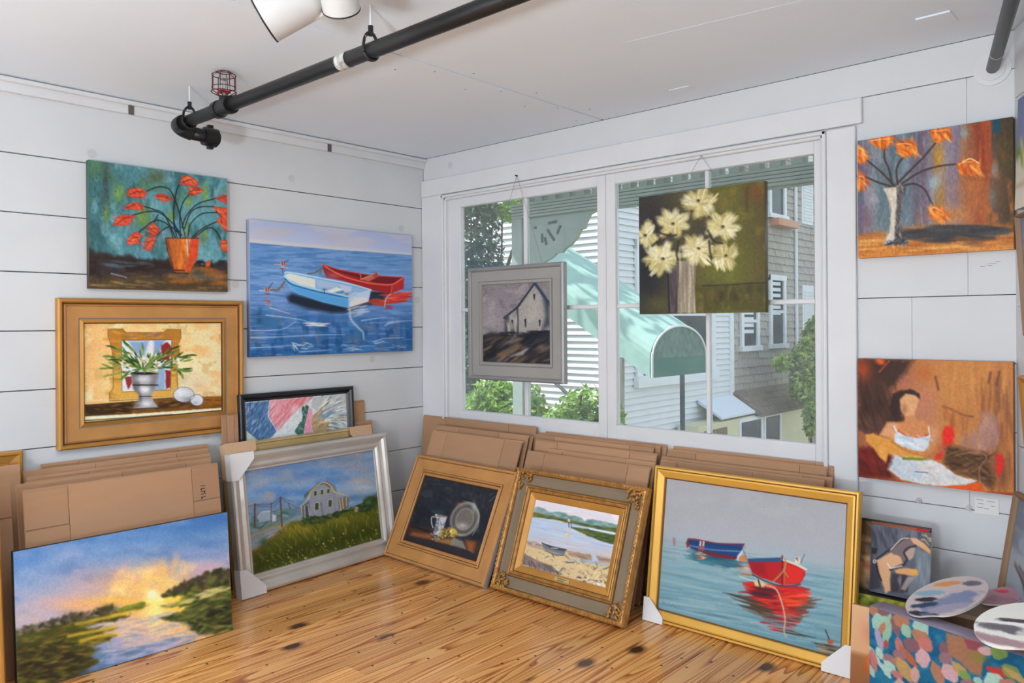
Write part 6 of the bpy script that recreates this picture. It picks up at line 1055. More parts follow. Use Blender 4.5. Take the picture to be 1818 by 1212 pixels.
flat_box(P_ + 'with slotted flaps and a printed mark directly behind the sunrise canvas', 'x', -2.371, -1.593, 0.682, 0.40, 0.50, (0.2, 0.84), seam=0.155, printed=(0.70, 0.60, 5))
flat_box(P_ + 'with a curled top corner at the left edge of the room', 'x', -2.95, -2.30, 0.742, 0.12, 0.22, (0.3, 0.8))
flat_box(P_ + 'with slotted flaps standing left of the sunrise canvas', 'x', -3.05, -2.40, 0.71, 0.36, 0.46, (0.2, 0.85), seam=0.13)
flat_box(P_ + 'narrow one peeking out left of the black framed abstract', 'x', -1.397, -1.308, 0.853, 0.060, 0.10, (0.3, 0.75))
flat_box(P_ + 'peeking out right of the black framed abstract', 'x', -1.10, -0.484, 0.859, 0.016, 0.05, (0.2, 0.8))
flat_box(P_ + 'low one right of the black framed abstract beside the silver frame', 'x', -1.00, -0.448, 0.74, 0.042, 0.08, (0.2, 0.8))

t = empty('framed_painting', (0.03, -2.87, 0.0), -math.radians(1.5), math.pi / 2); tag(t, 'small gold frame peeking out above cardboard at the left edge', 'painting')
rails(t, 0.605, 0.785, [(0, 0), (0, 0.022), (0.006, 0.028), (0.014, 0.028), (0.02, 0.02), (0.05, 0.012), (0.055, 0.016), (0.062, 0.008), (0.062, 0)], GOLD)
canvas('canvas', art_simple('marsh', 30, 30), 0.481, 0.661, 0.007, t, x0=0.062, z0=0.062)
t = leaner('framed_painting', 0.60, -3.18, 90, 6.0, 0.03); tag(t, 'gold frame edge standing on the floor at the far left edge', 'painting')
rails(t, 0.70, 0.735, [(0, 0), (0, 0.022), (0.006, 0.028), (0.014, 0.028), (0.02, 0.02), (0.05, 0.012), (0.062, 0.008), (0.062, 0)], GOLD)
canvas('canvas', art_simple('dunes', 30, 30), 0.576, 0.611, 0.007, t, x0=0.062, z0=0.062)

# ---- small stack in the right-hand corner
t = leaner('framed_painting', 2.683, -0.21, 0, 8, 0.02); tag(t, 'black framed brown landscape leaning behind the figure study', 'painting'); t.location.z = 0.20
rails(t, 0.285, 0.34, [(0, 0), (0, 0.01), (0.002, 0.012), (0.005, 0.012), (0.007, 0.008), (0.007, 0)], BLACKF)
canvas('canvas', art_simple('brown', 60, 60), 0.271, 0.326, 0.006, t, x0=0.007, z0=0.007, gain=1.9)
b = MB().box((2.67, -0.24, 0), (3.0, -0.06, 0.185)).box((2.665, -0.245, 0.185), (3.005, -0.055, 0.20)); o = b.build('storage_crate', BROWNW); tag(o, 'low brown wooden crate under the black framed landscape', 'crate')
o = canvas('canvas_painting', art_figure(), 0.207, 0.247, 0.012, edge=(206, 204, 200)); o.location = (2.775, -0.222, 0.2005); o.rotation_euler = (-math.radians(8), 0, 0); tag(o, 'small canvas study of a bent seated figure in grey and flesh tones', 'painting')
o.location.z = 0.285; o.location.y = -0.225
lip = boxo('picture_ledge', (2.70, -0.262, 0.205), (3.0, -0.21, 0.282), BLACKF, None, 0.002); tag(lip, 'black ledge box under the figure study', 'ledge')
o = canvas('canvas_painting', art_simple('green', 60, 60, 31), 0.30, 0.29, 0.018, gain=1.7); o.location = lean_loc(2.70, -0.33, 0, math.radians(7), 0.018); o.rotation_euler = (-math.radians(7), 0, 0); tag(o, 'yellow-green foliage canvas standing below the figure study', 'painting')
o = canvas('canvas_painting', art_simple('fruit', 50, 60, 32), 0.22, 0.283, 0.018); o.location = lean_loc(2.772, -0.44, 0, math.radians(6), 0.018); o.rotation_euler = (-math.radians(6), 0, 0); tag(o, 'peach coloured fruit still life canvas beside the bright gold frame', 'painting')

o = canvas('canvas_painting', art_leaves(), 0.49, 0.40, 0.075, edge=(176, 164, 190), gain=0.95); o.rotation_euler = (0, 0, math.radians(-16)); o.location = (2.933 + 0.0207, -0.726 + 0.0721, 0.0); tag(o, 'deep edged canvas of multicoloured leaf shapes on blue under the palettes', 'painting')

PAL = mat('palette_wood', (206, 200, 196), 0.5)
def palette(label, c, rx, ry, tilt, rz, base, spots, seed, gain=1.3):
    """oval painter's palette with a thumb hole, paint smeared on its top"""
    e = empty('paint_palette', c); e.rotation_euler = tilt; tag(e, label, 'palette')
    N_ = 40; hole = (rx * 0.55, ry * 0.1, 0.024); v = []; f = []; rg = 18
    a_ = Art([(-1, -1), (1, -1), (1, 1), (-1, 1)], 2, 2, seed)
    cols = []
    R = np.random.RandomState(seed)
    def colour(x, y):
        X = np.array([x]); Y = np.array([y]); n1 = fbm(X * 30, Y * 60, seed)[0]
        col = np.array(base, float)
        for (sx, sy, r1, r2, an, cc, op) in spots:
            ca, sa = math.cos(an), math.sin(an); dx, dy = x / rx - sx, y / ry - sy; u = (dx * ca + dy * sa) / r1; w = (-dx * sa + dy * ca) / r2
            d = math.sqrt(u * u + w * w) + (n1 - .5) * .9; q = min(max((1.15 - d) / .3, 0), 1) * op; col = col + (np.array(cc, float) - col) * q
        return col
    nr, na = 26, 90
    for i in range(nr + 1):
        for j in range(na):
            t_ = 2 * math.pi * j / na; r_ = i / nr
            k = 1 - 0.13 * math.exp(-((t_ - 5.2) / 0.35) ** 2)
            x_, y_ = rx * r_ * k * math.cos(t_), ry * r_ * k * math.sin(t_); v.append((x_, y_, 0.004)); cols.append(colour(x_, y_))
    for i in range(nr):
        for j in range(na):
            f.append((i * na + j, (i + 1) * na + j, (i + 1) * na + (j + 1) % na, i * na + (j + 1) % na))
    o0 = len(v)
    for j in range(na):
        x_, y_, _ = v[nr * na + j]; v.append((x_, y_, -0.003)); cols.append(np.array((206, 200, 194)))
    for j in range(na): f.append((nr * na + j, o0 + j, o0 + (j + 1) % na, nr * na + (j + 1) % na))
    f.append(tuple(o0 + j for j in range(na - 1, -1, -1)))
    o = pyd('board', v, f, node_paint('artist_paint_35_25', 0.35, 0.25), e)
    c_ = np.clip(np.array(cols), 0, 255) / 255; l_ = np.where(c_ <= 0.04045, c_ / 12.92, ((c_ + 0.055) / 1.055) ** 2.4); cc = np.ones((len(v), 4)); cc[:, :3] = np.clip(l_ * gain, 0, .95)
    at = o.data.color_attributes.new('paint', 'FLOAT_COLOR', 'POINT'); at.data.foreach_set('color', cc.ravel().astype(np.float32))
    return e
BLK = (28, 34, 46)
palette('large painter palette smeared with blue, grey and orange on the leaf canvas', (3.13, -0.62, 0.444), 0.088, 0.15, (math.radians(14), 0, math.radians(-24)), 0, (178, 166, 166),
        [(0.35, -0.25, .8, .45, 1.2, (96, 112, 146), .8), (-.5, .45, .35, .12, .6, (196, 128, 70), .9), (.1, .75, .3, .14, .3, (84, 88, 106), .9), (-.55, -.1, .4, .12, .5, (110, 150, 168), .8), (-.35, -.35, .28, .1, .5, BLK, .95), (-.15, -.55, .3, .12, .6, (34, 56, 82), .95), (.15, -.85, .5, .1, .3, BLK, .95), (.5, -.4, .5, .2, .8, (150, 140, 156), .8)], 41)
palette('white painter palette with grey and black smears in front of the mauve one', (3.375, -0.83, 0.475), 0.115, 0.15, (math.radians(10), 0, math.radians(-20)), 0, (216, 216, 208),
        [(-.35, -.35, .5, .16, .2, (92, 90, 100), .95), (-.2, .05, .5, .1, .4, (66, 62, 68), .95), (.2, .65, .5, .1, .2, (84, 84, 88), .9), (0, -.75, .7, .14, .2, (150, 120, 126), .9), (-.4, -.15, .5, .06, .5, (236, 236, 238), .9)], 42)
palette('mauve painter palette with a dab of red at the right edge', (3.245, -0.44, 0.425), 0.05, 0.075, (math.radians(12), 0, math.radians(-30)), 0, (158, 122, 132), [(-.4, .3, .35, .16, .4, (196, 56, 84), .95), (.3, -.3, .7, .3, .2, (140, 106, 116), .7)], 43)
b = MB().box((3.05, -0.60, 0), (3.25, -0.36, 0.385)).box((3.04, -0.61, 0.385), (3.26, -0.35, 0.40)); o = b.build('paint_stool', BROWNW); tag(o, 'brown wooden box stool under the palettes', 'stool')

# ---- the angled wall on the right: pictures seen edge-on
def on_partition(name, s, z, off_bot, off_top, w, h, label, kind, fmat=None, fw=0.03, seed=50):
    th = math.atan2(off_bot - off_top, h)
    p = part_pt(s, off_bot - 0.022, z); t = empty(name, p, -th, PA); tag(t, label, 'painting')
    if fmat:
        rails(t, w, h, [(0, 0), (0, 0.02), (0.006, 0.024), (fw * 0.7, 0.018), (fw, 0.01), (fw, 0)], fmat); canvas('canvas', art_simple(kind, 60, 60, seed), w - 2 * fw, h - 2 * fw, 0.007, t, x0=fw, z0=fw)
    else: canvas('canvas', art_simple(kind, 60, 60, seed), w, h, 0.022, t)
    return t
on_partition('canvas_painting', 0.27, 1.664, 0.085, 0.073, 0.5, 0.364, 'canvas of blue sky over pale ground high on the right edge', 'skyfield')
on_partition('framed_painting', 0.27, 1.25, 0.064, 0.087, 0.5, 0.40, 'thin brown wood frame at the right edge below the sky canvas', 'dunes', BROWNW, 0.014, 51)
on_partition('framed_painting', 0.27, 0.87, 0.062, 0.08, 0.4, 0.25, 'small gold frame at the right edge above the grey picture', 'sea', GOLD, 0.03, 52)
on_partition('framed_painting', 0.27, 0.37, 0.150, 0.094, 0.6, 0.368, 'grey seabird picture in brown wood leaning at the right edge above the palettes', 'gull', BROWNW, 0.02, 53)
lg = empty('wall_ledge', part_pt(0.24, 0.0, 0.345), 0, PA); tag(lg, 'narrow brown ledge carrying the grey seabird picture', 'ledge')
boxo('shelf', (0, -0.165, 0), (0.7, -0.002, 0.022), BROWNW, lg); boxo('bracket', (0.05, -0.10, -0.06), (0.07, -0.002, 0.0), BROWNW, lg)

# ---- little things on the walls
lb = empty('wall_label', (3.078, -0.0015, 0.585)); tag(lb, 'small white written card pinned below the seated woman canvas', 'label')
boxo('card', (0, -0.001, 0), (0.078, 0.0005, 0.06), mat('paper_card', (226, 226, 224), 0.7), lb)
PEN = mat('pencil_grey', (150, 150, 152), 0.8)
for i, (a0, a1, zz) in enumerate(((0.006, 0.028, 0.050), (0.040, 0.066, 0.048), (0.012, 0.030, 0.036), (0.052, 0.066, 0.032), (0.006, 0.026, 0.022), (0.030, 0.046, 0.020))):
    boxo('writing', (a0, -0.0016, zz), (a1, -0.0011, zz + 0.002), PEN, lb)
wn_ = empty('pencil_note', (3.10, -0.0005, 1.50)); tag(wn_, 'faint pencilled note on the board below the orange tulips', 'writing')
for a0, a1, zz in ((0.0, 0.018, 0.0), (0.024, 0.04, 0.001), (0.02, 0.024, 0.008), (0.03, 0.052, 0.009), (0.05, 0.066, 0.014)): boxo('writing', (a0, -0.0006, zz), (a1, 0, zz + 0.002), PEN, wn_)
for i, (x_, z_, w_) in enumerate(((2.887, 0.603, 'left'), (3.057, 0.60, 'right'))):
    b = MB().tube([(x_, 0.0, z_), (x_, -0.006, z_)], 0.011, 14).tube([(x_, -0.006, z_), (x_, -0.012, z_)], 0.006, 8)
    tag(b.build('bolt_head', STEEL), w_ + ' hand steel bolt head below the seated woman canvas', 'bolt')

# ---- sprinkler pipes
PYc, PZc, PRd = -1.722, 2.20, 0.0265
pm = empty('sprinkler_pipe', (0.3, PYc, PZc)); tag(pm, 'black iron sprinkler pipe crossing the ceiling with elbow and hangers', 'pipe')
def P0(x, y, z): return (x - 0.3, y - PYc, z - PZc)
MB().tube([P0(0.33, PYc, PZc), P0(3.55, PYc, PZc)], PRd, 20).build('pipe_run', BLACKP, pm, True)
MB().tube([P0(1.53, PYc, PZc), P0(1.585, PYc, PZc)], PRd + 0.0012, 20, False).build('bare_patch', mat('bare_pipe_paint', (206, 205, 202), 0.5, col2=(120, 120, 120), vscale=40), pm, True)
el = spline([(0.345, PYc, PZc), (0.305, PYc + 0.005, PZc), (0.283, PYc + 0.03, PZc - 0.008), (0.285, PYc + 0.075, PZc - 0.02)]); MB().tube([P0(*p) for p in el], 0.034, 16).build('elbow', BLACKP, pm, True)
MB().tube([P0(0.34, PYc, PZc), P0(0.365, PYc, PZc)], 0.036, 18).build('elbow_collar', BLACKP, pm)
MB().tube([P0(0.285, PYc + 0.06, PZc - 0.018), P0(0.288, PYc + 0.20, PZc - 0.026)], 0.03, 16).build('branch_pipe', BLACKP, pm, True)
cp = MB().tube([P0(0.286, PYc + 0.13, PZc - 0.022), P0(0.287, PYc + 0.19, PZc - 0.024)], 0.043, 18).build('grooved_coupling', BLACKP, pm)
MB().box(P0(0.275, PYc + 0.148, PZc + 0.012), P0(0.298, PYc + 0.172, PZc + 0.032)).build('bolt_lug', BLACKP, cp)
MB().box(P0(0.275, PYc + 0.148, PZc - 0.078), P0(0.298, PYc + 0.172, PZc - 0.06)).build('bolt_lug', BLACKP, cp)
MB().tube([P0(0.665, PYc, PZc), P0(0.695, PYc, PZc)], 0.036, 20).tube([P0(0.695, PYc, PZc), P0(0.765, PYc, PZc)], 0.032, 20).tube([P0(0.765, PYc, PZc), P0(0.785, PYc, PZc)], 0.036, 20).tube([P0(0.725, PYc, PZc), P0(0.725, PYc, PZc + 0.045)], 0.02, 14).build('tee_fitting', BLACKP, pm)
for hx in (0.42, 1.70):
    hg = MB().tube([P0(hx, PYc + (PRd + 0.004) * math.cos(t), PZc + (PRd + 0.004) * math.sin(t) + (0.03 if 0.2 < math.sin(t) else 0) * math.sin(t)) for t in np.linspace(0, 2 * math.pi, 25)], 0.0055, 6, False).build('clevis_hanger', BLACKP, pm)
    MB().tube([P0(hx, PYc, PZc + 0.05), P0(hx, PYc, PZc + 0.082)], 0.009, 8).build('hanger_nut', BLACKP, hg)
    MB().tube([P0(hx, PYc, PZc + 0.075), P0(hx, PYc, H)], 0.004, 8).build('hanger_rod', TRIM, hg)
# caged sprinkler head
sp = empty('sprinkler_guard', (0.725, PYc, PZc + 0.0465)); tag(sp, 'red wire cage round a sprinkler head above the iron pipe', 'sprinkler')
cage = MB()
def ringp(r, z, n=24): return [(r * math.cos(k * 2 * math.pi / n), r * math.sin(k * 2 * math.pi / n), z) for k in range(n + 1)]
for r, z in ((0.05, 0.015), (0.047, 0.035), (0.047, 0.085), (0.026, 0.098)): cage.tube(ringp(r, z), 0.0019, 5, False)
for k in range(8):
    c, s_ = math.cos(k * math.pi / 4), math.sin(k * math.pi / 4)
    cage.tube([(0.02 * c, 0.02 * s_, 0.0), (0.05 * c, 0.05 * s_, 0.015), (0.047 * c, 0.047 * s_, 0.035), (0.047 * c, 0.047 * s_, 0.085), (0.026 * c, 0.026 * s_, 0.098)], 0.0019, 5, False)
cage.build('cage', mat('red_wire', (88, 26, 27), 0.45), sp)
hd = MB().tube([(0, 0, 0), (0, 0, 0.03)], 0.009, 8).tube([(0.012, 0, 0.03), (0.014, 0, 0.055), (0, 0, 0.068)], 0.0025, 6).tube([(-0.012, 0, 0.03), (-0.014, 0, 0.055), (0, 0, 0.068)], 0.0025, 6).tube([(0, 0, 0.068), (0, 0, 0.072)], 0.017, 12); hd.build('sprinkler_head', STEEL, sp)
boxo('clamp_plate', (-0.018, -0.02, 0.012), (0.018, 0.02, 0.02), RED, sp)
# right-hand pipe into the window wall
pr = empty('sprinkler_pipe', (3.145, 0.0, 2.224)); tag(pr, 'black iron pipe entering the window wall at the top right', 'pipe')
d_ = Vector((0.25, -0.97, -0.02)).normalized()
MB().tube([d_ * 0.0, d_ * 2.6], 0.021, 18).build('pipe_run', BLACKP, pr, True)
MB().tube([d_ * 0.20, d_ * 0.208], 0.0218, 18, False).build('paint_ring', TRIM, pr)
MB().tube([(0, 0, 0), (0, -0.006, 0)], 0.062, 30).tube([(0, -0.006, 0), (0, -0.012, 0)], 0.045, 30).build('wall_flange', TRIM, pr)

# ---- ceiling spotlights at the top edge
CAN = mat('white_lamp_enamel', (198, 197, 195), 0.35)
def spot(label, rim, axis, r, ln, energy):
    """cylindrical spotlight head: rim = centre of the open mouth, axis points out of the mouth"""
    ax = Vector(axis).normalized(); e = empty('ceiling_spotlight', (rim[0], rim[1], H)); tag(e, label, 'spotlight'); off = Vector(rim) - Vector((rim[0], rim[1], H))
    q = ax.to_track_quat('Z', 'Y').to_matrix(); n = 36; v = []; f = []
    prof = [(r, 0), (r, -ln * 0.8), (r * 0.85, -ln * 0.95), (r * 0.35, -ln), (0.001, -ln), (0.001, -ln * 0.9), (r * 0.8, -ln * 0.85), (r - 0.004, -ln * 0.75), (r - 0.004, 0)]
    for (rr_, z) in prof:
        for k in range(n): v.append(off + q @ Vector((rr_ * math.cos(2 * math.pi * k / n), rr_ * math.sin(2 * math.pi * k / n), z)))
    for i in range(len(prof) - 1):
        for k in range(n): f.append((i * n + k, i * n + (k + 1) % n, (i + 1) * n + (k + 1) % n, (i + 1) * n + k))
    pyd('can', v, f, CAN, e, True)
    MB().tube([off + q @ Vector(((r - 0.001) * math.cos(t), (r - 0.001) * math.sin(t), 0.001)) for t in np.linspace(0, 2 * math.pi, 37)], 0.0028, 6, False).build('rim', BLACKP, e)
    back = off - ax * ln * 0.5
    MB().tube([back, Vector((back.x, back.y, 0.0))], 0.012, 8).build('stem', CAN, e)
    MB().tube([Vector((back.x, back.y, -0.03)), Vector((back.x, back.y, 0.0))], 0.05, 20).build('canopy', CAN, e)
    bm_ = bpy.data.materials.get('lamp_glow')
    if bm_ is None:
        bm_ = bpy.data.materials.new('lamp_glow'); bm_.use_nodes = True; pb = bm_.node_tree.nodes['Principled BSDF']; pb.inputs['Emission Color'].default_value = (1, .86, .66, 1); pb.inputs['Emission Strength'].default_value = 6
    MB().ellipsoid(off - ax * ln * 0.55, (r * .6, r * .6, r * .6), 14, 8).build('bulb', bm_, e, True)
    L = light('spot_light', 'SPOT', (0, 0, 0), ax, energy, (1.0, 0.94, 0.86), spot_size=math.radians(130), spot_blend=1.0, shadow_soft_size=r * 0.8); L.parent = e; L.location = off - ax * 0.01
    return e
spot('white cylindrical ceiling spotlight with its dark rim turned to the left wall', (1.788, -2.16, 2.16), (-0.65, -0.59, -0.478), 0.07, 0.17, 5)
spot('white ceiling spotlight pointing down beside the larger one', (1.955, -2.02, 2.18), (-0.5, 0.55, -0.66), 0.052, 0.10, 20)
spot('white ceiling spotlight behind the photographer aimed down at the floor near the window wall', (2.75, -2.75, 2.2), (-0.1, 0.35, -0.9), 0.06, 0.12, 28)  # this and the next spotlight are unseen, added to brighten the floor
spot('white ceiling spotlight behind the photographer aimed down at the floor near the left wall', (2.0, -3.3, 2.2), (-0.3, 0.3, -0.9), 0.06, 0.12, 26)

def fill_light(label, x, y, aim, energy):
    """tripod work light turned up at the ceiling"""
    e = empty('work_light', (x, y, 0)); tag(e, label, 'lamp')
    MB().tube([(0, 0, 0.35), (0, 0, 0.80)], 0.014, 10).build('pole', BLACKP, e)
    for k in range(3):
        c, s_ = math.cos(k * 2.094 + 0.4), math.sin(k * 2.094 + 0.4); MB().tube([(0, 0, 0.42), (0.3 * c, 0.3 * s_, 0.01)], 0.01, 8).build('leg', BLACKP, e)
    ax = Vector(aim).normalized(); hdd = empty('lamp_head', (0, 0, 0.84), parent=e); hdd.rotation_euler = ax.to_track_quat('Z', 'Y').to_euler()
    b = MB(); b.box((-0.2, -0.15, -0.04), (0.2, 0.15, -0.02)); b.box((-0.2, -0.15, -0.04), (-0.19, 0.15, 0.03)); b.box((0.19, -0.15, -0.04), (0.2, 0.15, 0.03)); b.box((-0.2, -0.15, -0.04), (0.2, -0.14, 0.03)); b.box((-0.2, 0.14, -0.04), (0.2, 0.15, 0.03)); b.build('housing', BLACKP, hdd)
    L = light('work_light_beam', 'AREA', (0, 0, 0), (0, 0, 1), energy, (0.83, 0.925, 1.0), shape='RECTANGLE', size=0.36, size_y=0.26); L.parent = hdd; L.location = (0, 0, 0.0); L.rotation_euler = (math.pi, 0, 0)
fill_light('black tripod work light behind the photographer, left of the other one', 1.7, -5.0, (0.0, 0.42, 0.9), 24)
fill_light('black tripod work light behind the photographer, right of the other one', 3.5, -4.7, (-0.25, 0.42, 0.9), 112)


# ------------------------------------------------------------------ outside the window
GZ = -2.5
CLAP = mat('white_clapboard_paint', (222, 227, 230), 0.6, var=0.03)
OTRIM = mat('outdoor_white_trim', (226, 231, 236), 0.55, var=0.03)
SHING = mat('weathered_shingle', (172, 166, 158), 0.85, bump=0.3, bscale=40, var=0.26, vscale=7, stretch=(1, 6, 1))
ROOFS = mat('roof_shingle', (120, 106, 92), 0.9, bump=0.3, var=0.25, vscale=9)
SAGE = mat('sage_porch_paint', (160, 174, 166), 0.6, var=0.05)
CREAM = mat('cream_stucco', (214, 208, 172), 0.8, var=0.04)
DGLASS = mat('dark_window_glass', (34, 46, 60), 0.25, spec=0.3, var=0.25, vscale=3)
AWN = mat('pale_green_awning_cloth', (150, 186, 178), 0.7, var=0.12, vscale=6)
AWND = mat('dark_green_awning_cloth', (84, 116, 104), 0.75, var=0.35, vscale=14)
TIN = mat('white_tin_roof', (222, 230, 240), 0.5, var=0.03)
gr = boxo('ground', (-30, 0.2, GZ - 0.2), (25, 40, GZ), mat('yard_ground', (150, 145, 128), 0.9, var=0.2, vscale=1.5)); tag(gr, 'yard ground below the window', kind='structure')

# neighbour's clapboard house: faces the window with one side, returns along x=-3
nh = empty('clapboard_house', (-3.0, 6.19, GZ)); tag(nh, 'white clapboard house across the yard behind the green awning', 'house')
def N0(a, b): return tuple(p - q for p, q in zip(a, (-3.0, 6.19, GZ))), tuple(p - q for p, q in zip(b, (-3.0, 6.19, GZ)))
boxo('wall_core', *N0((-10.0, 6.22, GZ), (-3.03, 10.18, 7.0)), CLAP, nh)
clap_a = None; clap_b = None
ex = 0.098; z = GZ + 0.3; i = 0
def clap_mesh(L, along):
    v = []; f = []
    prof = [(0.0, 0.0), (0.046, 0.0), (0.006, ex + 0.012), (0.0, ex + 0.012)]
    for s in (0, L):
        for d, zz in prof: v.append((s, -d, zz) if along == 'x' else (d, s, zz))
    n = 4; f = [(k, (k + 1) % n, (k + 1) % n + n, k + n) for k in range(n)] + [(3, 2, 1, 0), (4, 5, 6, 7)]
    me = bpy.data.meshes.new('clapboard'); me.from_pydata(v, [], f); me.materials.append(CLAP); return me
mA = clap_mesh(6.9, 'x'); mB = clap_mesh(3.88, 'y')
while z < 6.6:
    o = new_obj('clapboard', mA, None, nh); o.location = (-6.98, 0.03, z - GZ)
    o = new_obj('clapboard', mB, None, nh); o.location = (-0.03, 0.08, z - GZ)
    z += ex; i += 1
boxo('corner_board', *N0((-3.10, 6.14, GZ), (-2.965, 6.28, 7.0)), OTRIM, nh); boxo('corner_board', *N0((-3.03, 10.06, GZ), (-2.965, 10.2, 7.0)), OTRIM, nh)
boxo('roof_slab', *N0((-10.2, 5.9, 7.0), (-2.97, 10.3, 7.2)), ROOFS, nh)
def house_window(parent, org, y0, y1, z0, z1, x=-2.975, fw=0.09, sillh=0.09, mull=True, deep=0.03, blinds=False):
    o_ = org; w = empty('window', (0, 0, 0), parent=parent); s = lambda p: tuple(a - b for a, b in zip(p, o_))
    boxo('pane', s((x - 0.02, y0 + fw, z0 + sillh)), s((x - 0.005, y1 - fw, z1 - fw)), DGLASS, w)
    for a, b in (((x - 0.02, y0, z0), (x + deep, y0 + fw, z1)), ((x - 0.02, y1 - fw, z0), (x + deep, y1, z1)), ((x - 0.02, y0, z1 - fw), (x + deep + 0.01, y1, z1)), ((x - 0.02, y0 - 0.04, z0), (x + deep + 0.04, y1 + 0.04, z0 + sillh))):
        boxo('window_trim', s(a), s(b), OTRIM, w)
    if mull:
        zm = (z0 + z1) / 2; boxo('meeting_rail', s((x - 0.01, y0 + fw, zm - 0.03)), s((x + 0.012, y1 - fw, zm + 0.03)), OTRIM, w)
    if blinds:
        for k in range(6): boxo('blind_slat', s((x - 0.012, y0 + fw + 0.03, z1 - fw - 0.1 - k * 0.12)), s((x + 0.004, y1 - fw - 0.12, z1 - fw - 0.03 - k * 0.12)), OTRIM, w)
    return w
NO = (-3.0, 6.19, GZ)
house_window(nh, NO, 6.95, 9.47, 0.30, 2.6, fw=0.16, sillh=0.18)

# grey shingled house further along
sh = empty('shingled_house', (-3.05, 10.2, GZ)); tag(sh, 'grey weathered shingle house beyond the clapboard house', 'house'); SO = (-3.05, 10.2, GZ)
boxo('wall_core', (-6, 0.02, 0), (-0.012, 6.0, 9.5), SHING, sh)
mS = bpy.data.meshes.new('shingle'); 
v = []
for s in (0, 0.128):
    for d, zz in ((0.0, 0.0), (0.034, 0.0), (0.004, 0.165), (0.0, 0.165)): v.append((d, s, zz))
mS.from_pydata(v, [], [(k, (k + 1) % 4, (k + 1) % 4 + 4, k + 4) for k in range(4)] + [(3, 2, 1, 0), (4, 5, 6, 7)]); mS.materials.append(SHING)
wins = [(10.59, 11.38, 0.75, 1.9), (11.87, 12.64, 0.77, 2.26), (11.86, 12.69, 3.41, 5.2), (14.3, 15.1, 3.4, 5.2)]
spots_ = []
for c in range(0, 40):
    zz = 0.0 + c * 0.147
    for k in range(46):
        yy = 10.22 + k * 0.131 + (0.06 if c % 2 else 0) + random.uniform(-0.004, 0.004)
        if yy > 16.0: continue
        if any(a - 0.05 < yy + 0.065 < b + 0.05 and z0 - 0.1 < zz + 0.07 < z1 for a, b, z0, z1 in wins): continue
        spots_.append((abs(zz - 1.0) + 0.4 * (yy - 10.2), yy, zz))
spots_.sort(); rest = MB()
for q, (_, yy, zz) in enumerate(spots_):
    dx = random.uniform(0, 0.010); dz = random.uniform(-0.006, 0.006)
    if q < 300:
        o = new_obj('shingle', mS, None, sh); o.location = (-0.012 + dx, yy - 10.2, zz - GZ + dz)
    else: rest.add([(p[0] - 0.012 + dx, p[1] + yy - 10.2, p[2] + zz - GZ + dz) for p in v], [(k, (k + 1) % 4, (k + 1) % 4 + 4, k + 4) for k in range(4)] + [(3, 2, 1, 0), (4, 5, 6, 7)])
o = rest.build('shingle_field', SHING, sh); o['kind'] = 'stuff'
house_window(sh, SO, 10.59, 11.38, 0.75, 1.9, x=-3.03, fw=0.11, sillh=0.1, blinds=True); house_window(sh, SO, 11.87, 12.64, 0.77, 2.26, x=-3.03, fw=0.11, blinds=True); house_window(sh, SO, 11.86, 12.69, 3.41, 5.2, x=-3.03, fw=0.11); house_window(sh, SO, 14.3, 15.1, 3.4, 5.2, x=-3.03)
MB().tube([(0.05, 2.95, 0), (0.05, 2.95, 8.5)], 0.035, 10).build('downspout', OTRIM, sh)
st = boxo('shutter', (0.0, 3.33, 5.94), (0.035, 3.95, 7.6), OTRIM, sh)
for k in range(22): boxo('slat', (0.018, -0.24, -0.76 + k * 0.07), (0.032, 0.24, -0.715 + k * 0.07), CLAP, st)
st2 = boxo('shutter', (0.0, 3.33, 2.9), (0.035, 3.95, 4.6), OTRIM, sh)
for k in range(22): boxo('slat', (0.018, -0.24, -0.78 + k * 0.07), (0.032, 0.24, -0.735 + k * 0.07), CLAP, st2)
boxo('flower_box', (0.0, 1.75, 5.76), (0.2, 2.75, 5.90), mat('terracotta_box', (206, 150, 120), 0.8), sh)

# lean-to shed along the houses: cream wall, shingled roof, tin hood over its door
sd = empty('garden_shed', (-2.55, 9.0, GZ)); tag(sd, 'cream lean-to shed with shingled roof, tin door hood and dark windows', 'shed')
boxo('wall', (-0.38, -0.9, 0), (0, 3.6, 2.12), CREAM, sd)
for r_ in range(4):
    for k in range(17):
        y0 = 1.15 + k * 0.155 + (0.07 if r_ % 2 else 0); xa = -0.44 + r_ * 0.135; xb = xa + 0.15
        za = 2.53 - (xa + 0.44) * 0.70; zb = 2.53 - (xb + 0.44) * 0.70
        me = bpy.data.meshes.new('roof_shingle'); me.from_pydata([(xa, y0, za), (xb, y0, zb + 0.02), (xb, y0 + 0.147, zb + 0.02), (xa, y0 + 0.147, za), (xa, y0, za - 0.01), (xb, y0, zb - 0.005), (xb, y0 + 0.147, zb - 0.005), (xa, y0 + 0.147, za - 0.01)], [], [(0, 1, 2, 3), (7, 6, 5, 4), (0, 4, 5, 1), (1, 5, 6, 2), (2, 6, 7, 3), (3, 7, 4, 0)])
        new_obj('roof_shingle', me, ROOFS, sd)
MB().prism([(-0.43, 2.515), (0.12, 2.13), (0.12, 2.09), (-0.43, 2.42)], 1.15, 3.8, 1).build('roof_deck', ROOFS, sd)
for (a, b, z0, z1) in ((0.57, 1.37, 1.55, 2.04), (1.56, 2.18, 1.55, 2.04)):
    w = empty('window', parent=sd); boxo('pane', (0.0, a, z0), (0.012, b, z1), DGLASS, w)
    for p, q in (((0, a - 0.07, z0 - 0.06), (0.03, a, z1 + 0.06)), ((0, b, z0 - 0.06), (0.03, b + 0.07, z1 + 0.06)), ((0, a, z1), (0.03, b, z1 + 0.06)), ((0, a - 0.1, z0 - 0.08), (0.05, b + 0.1, z0))): boxo('window_trim', p, q, OTRIM, w)
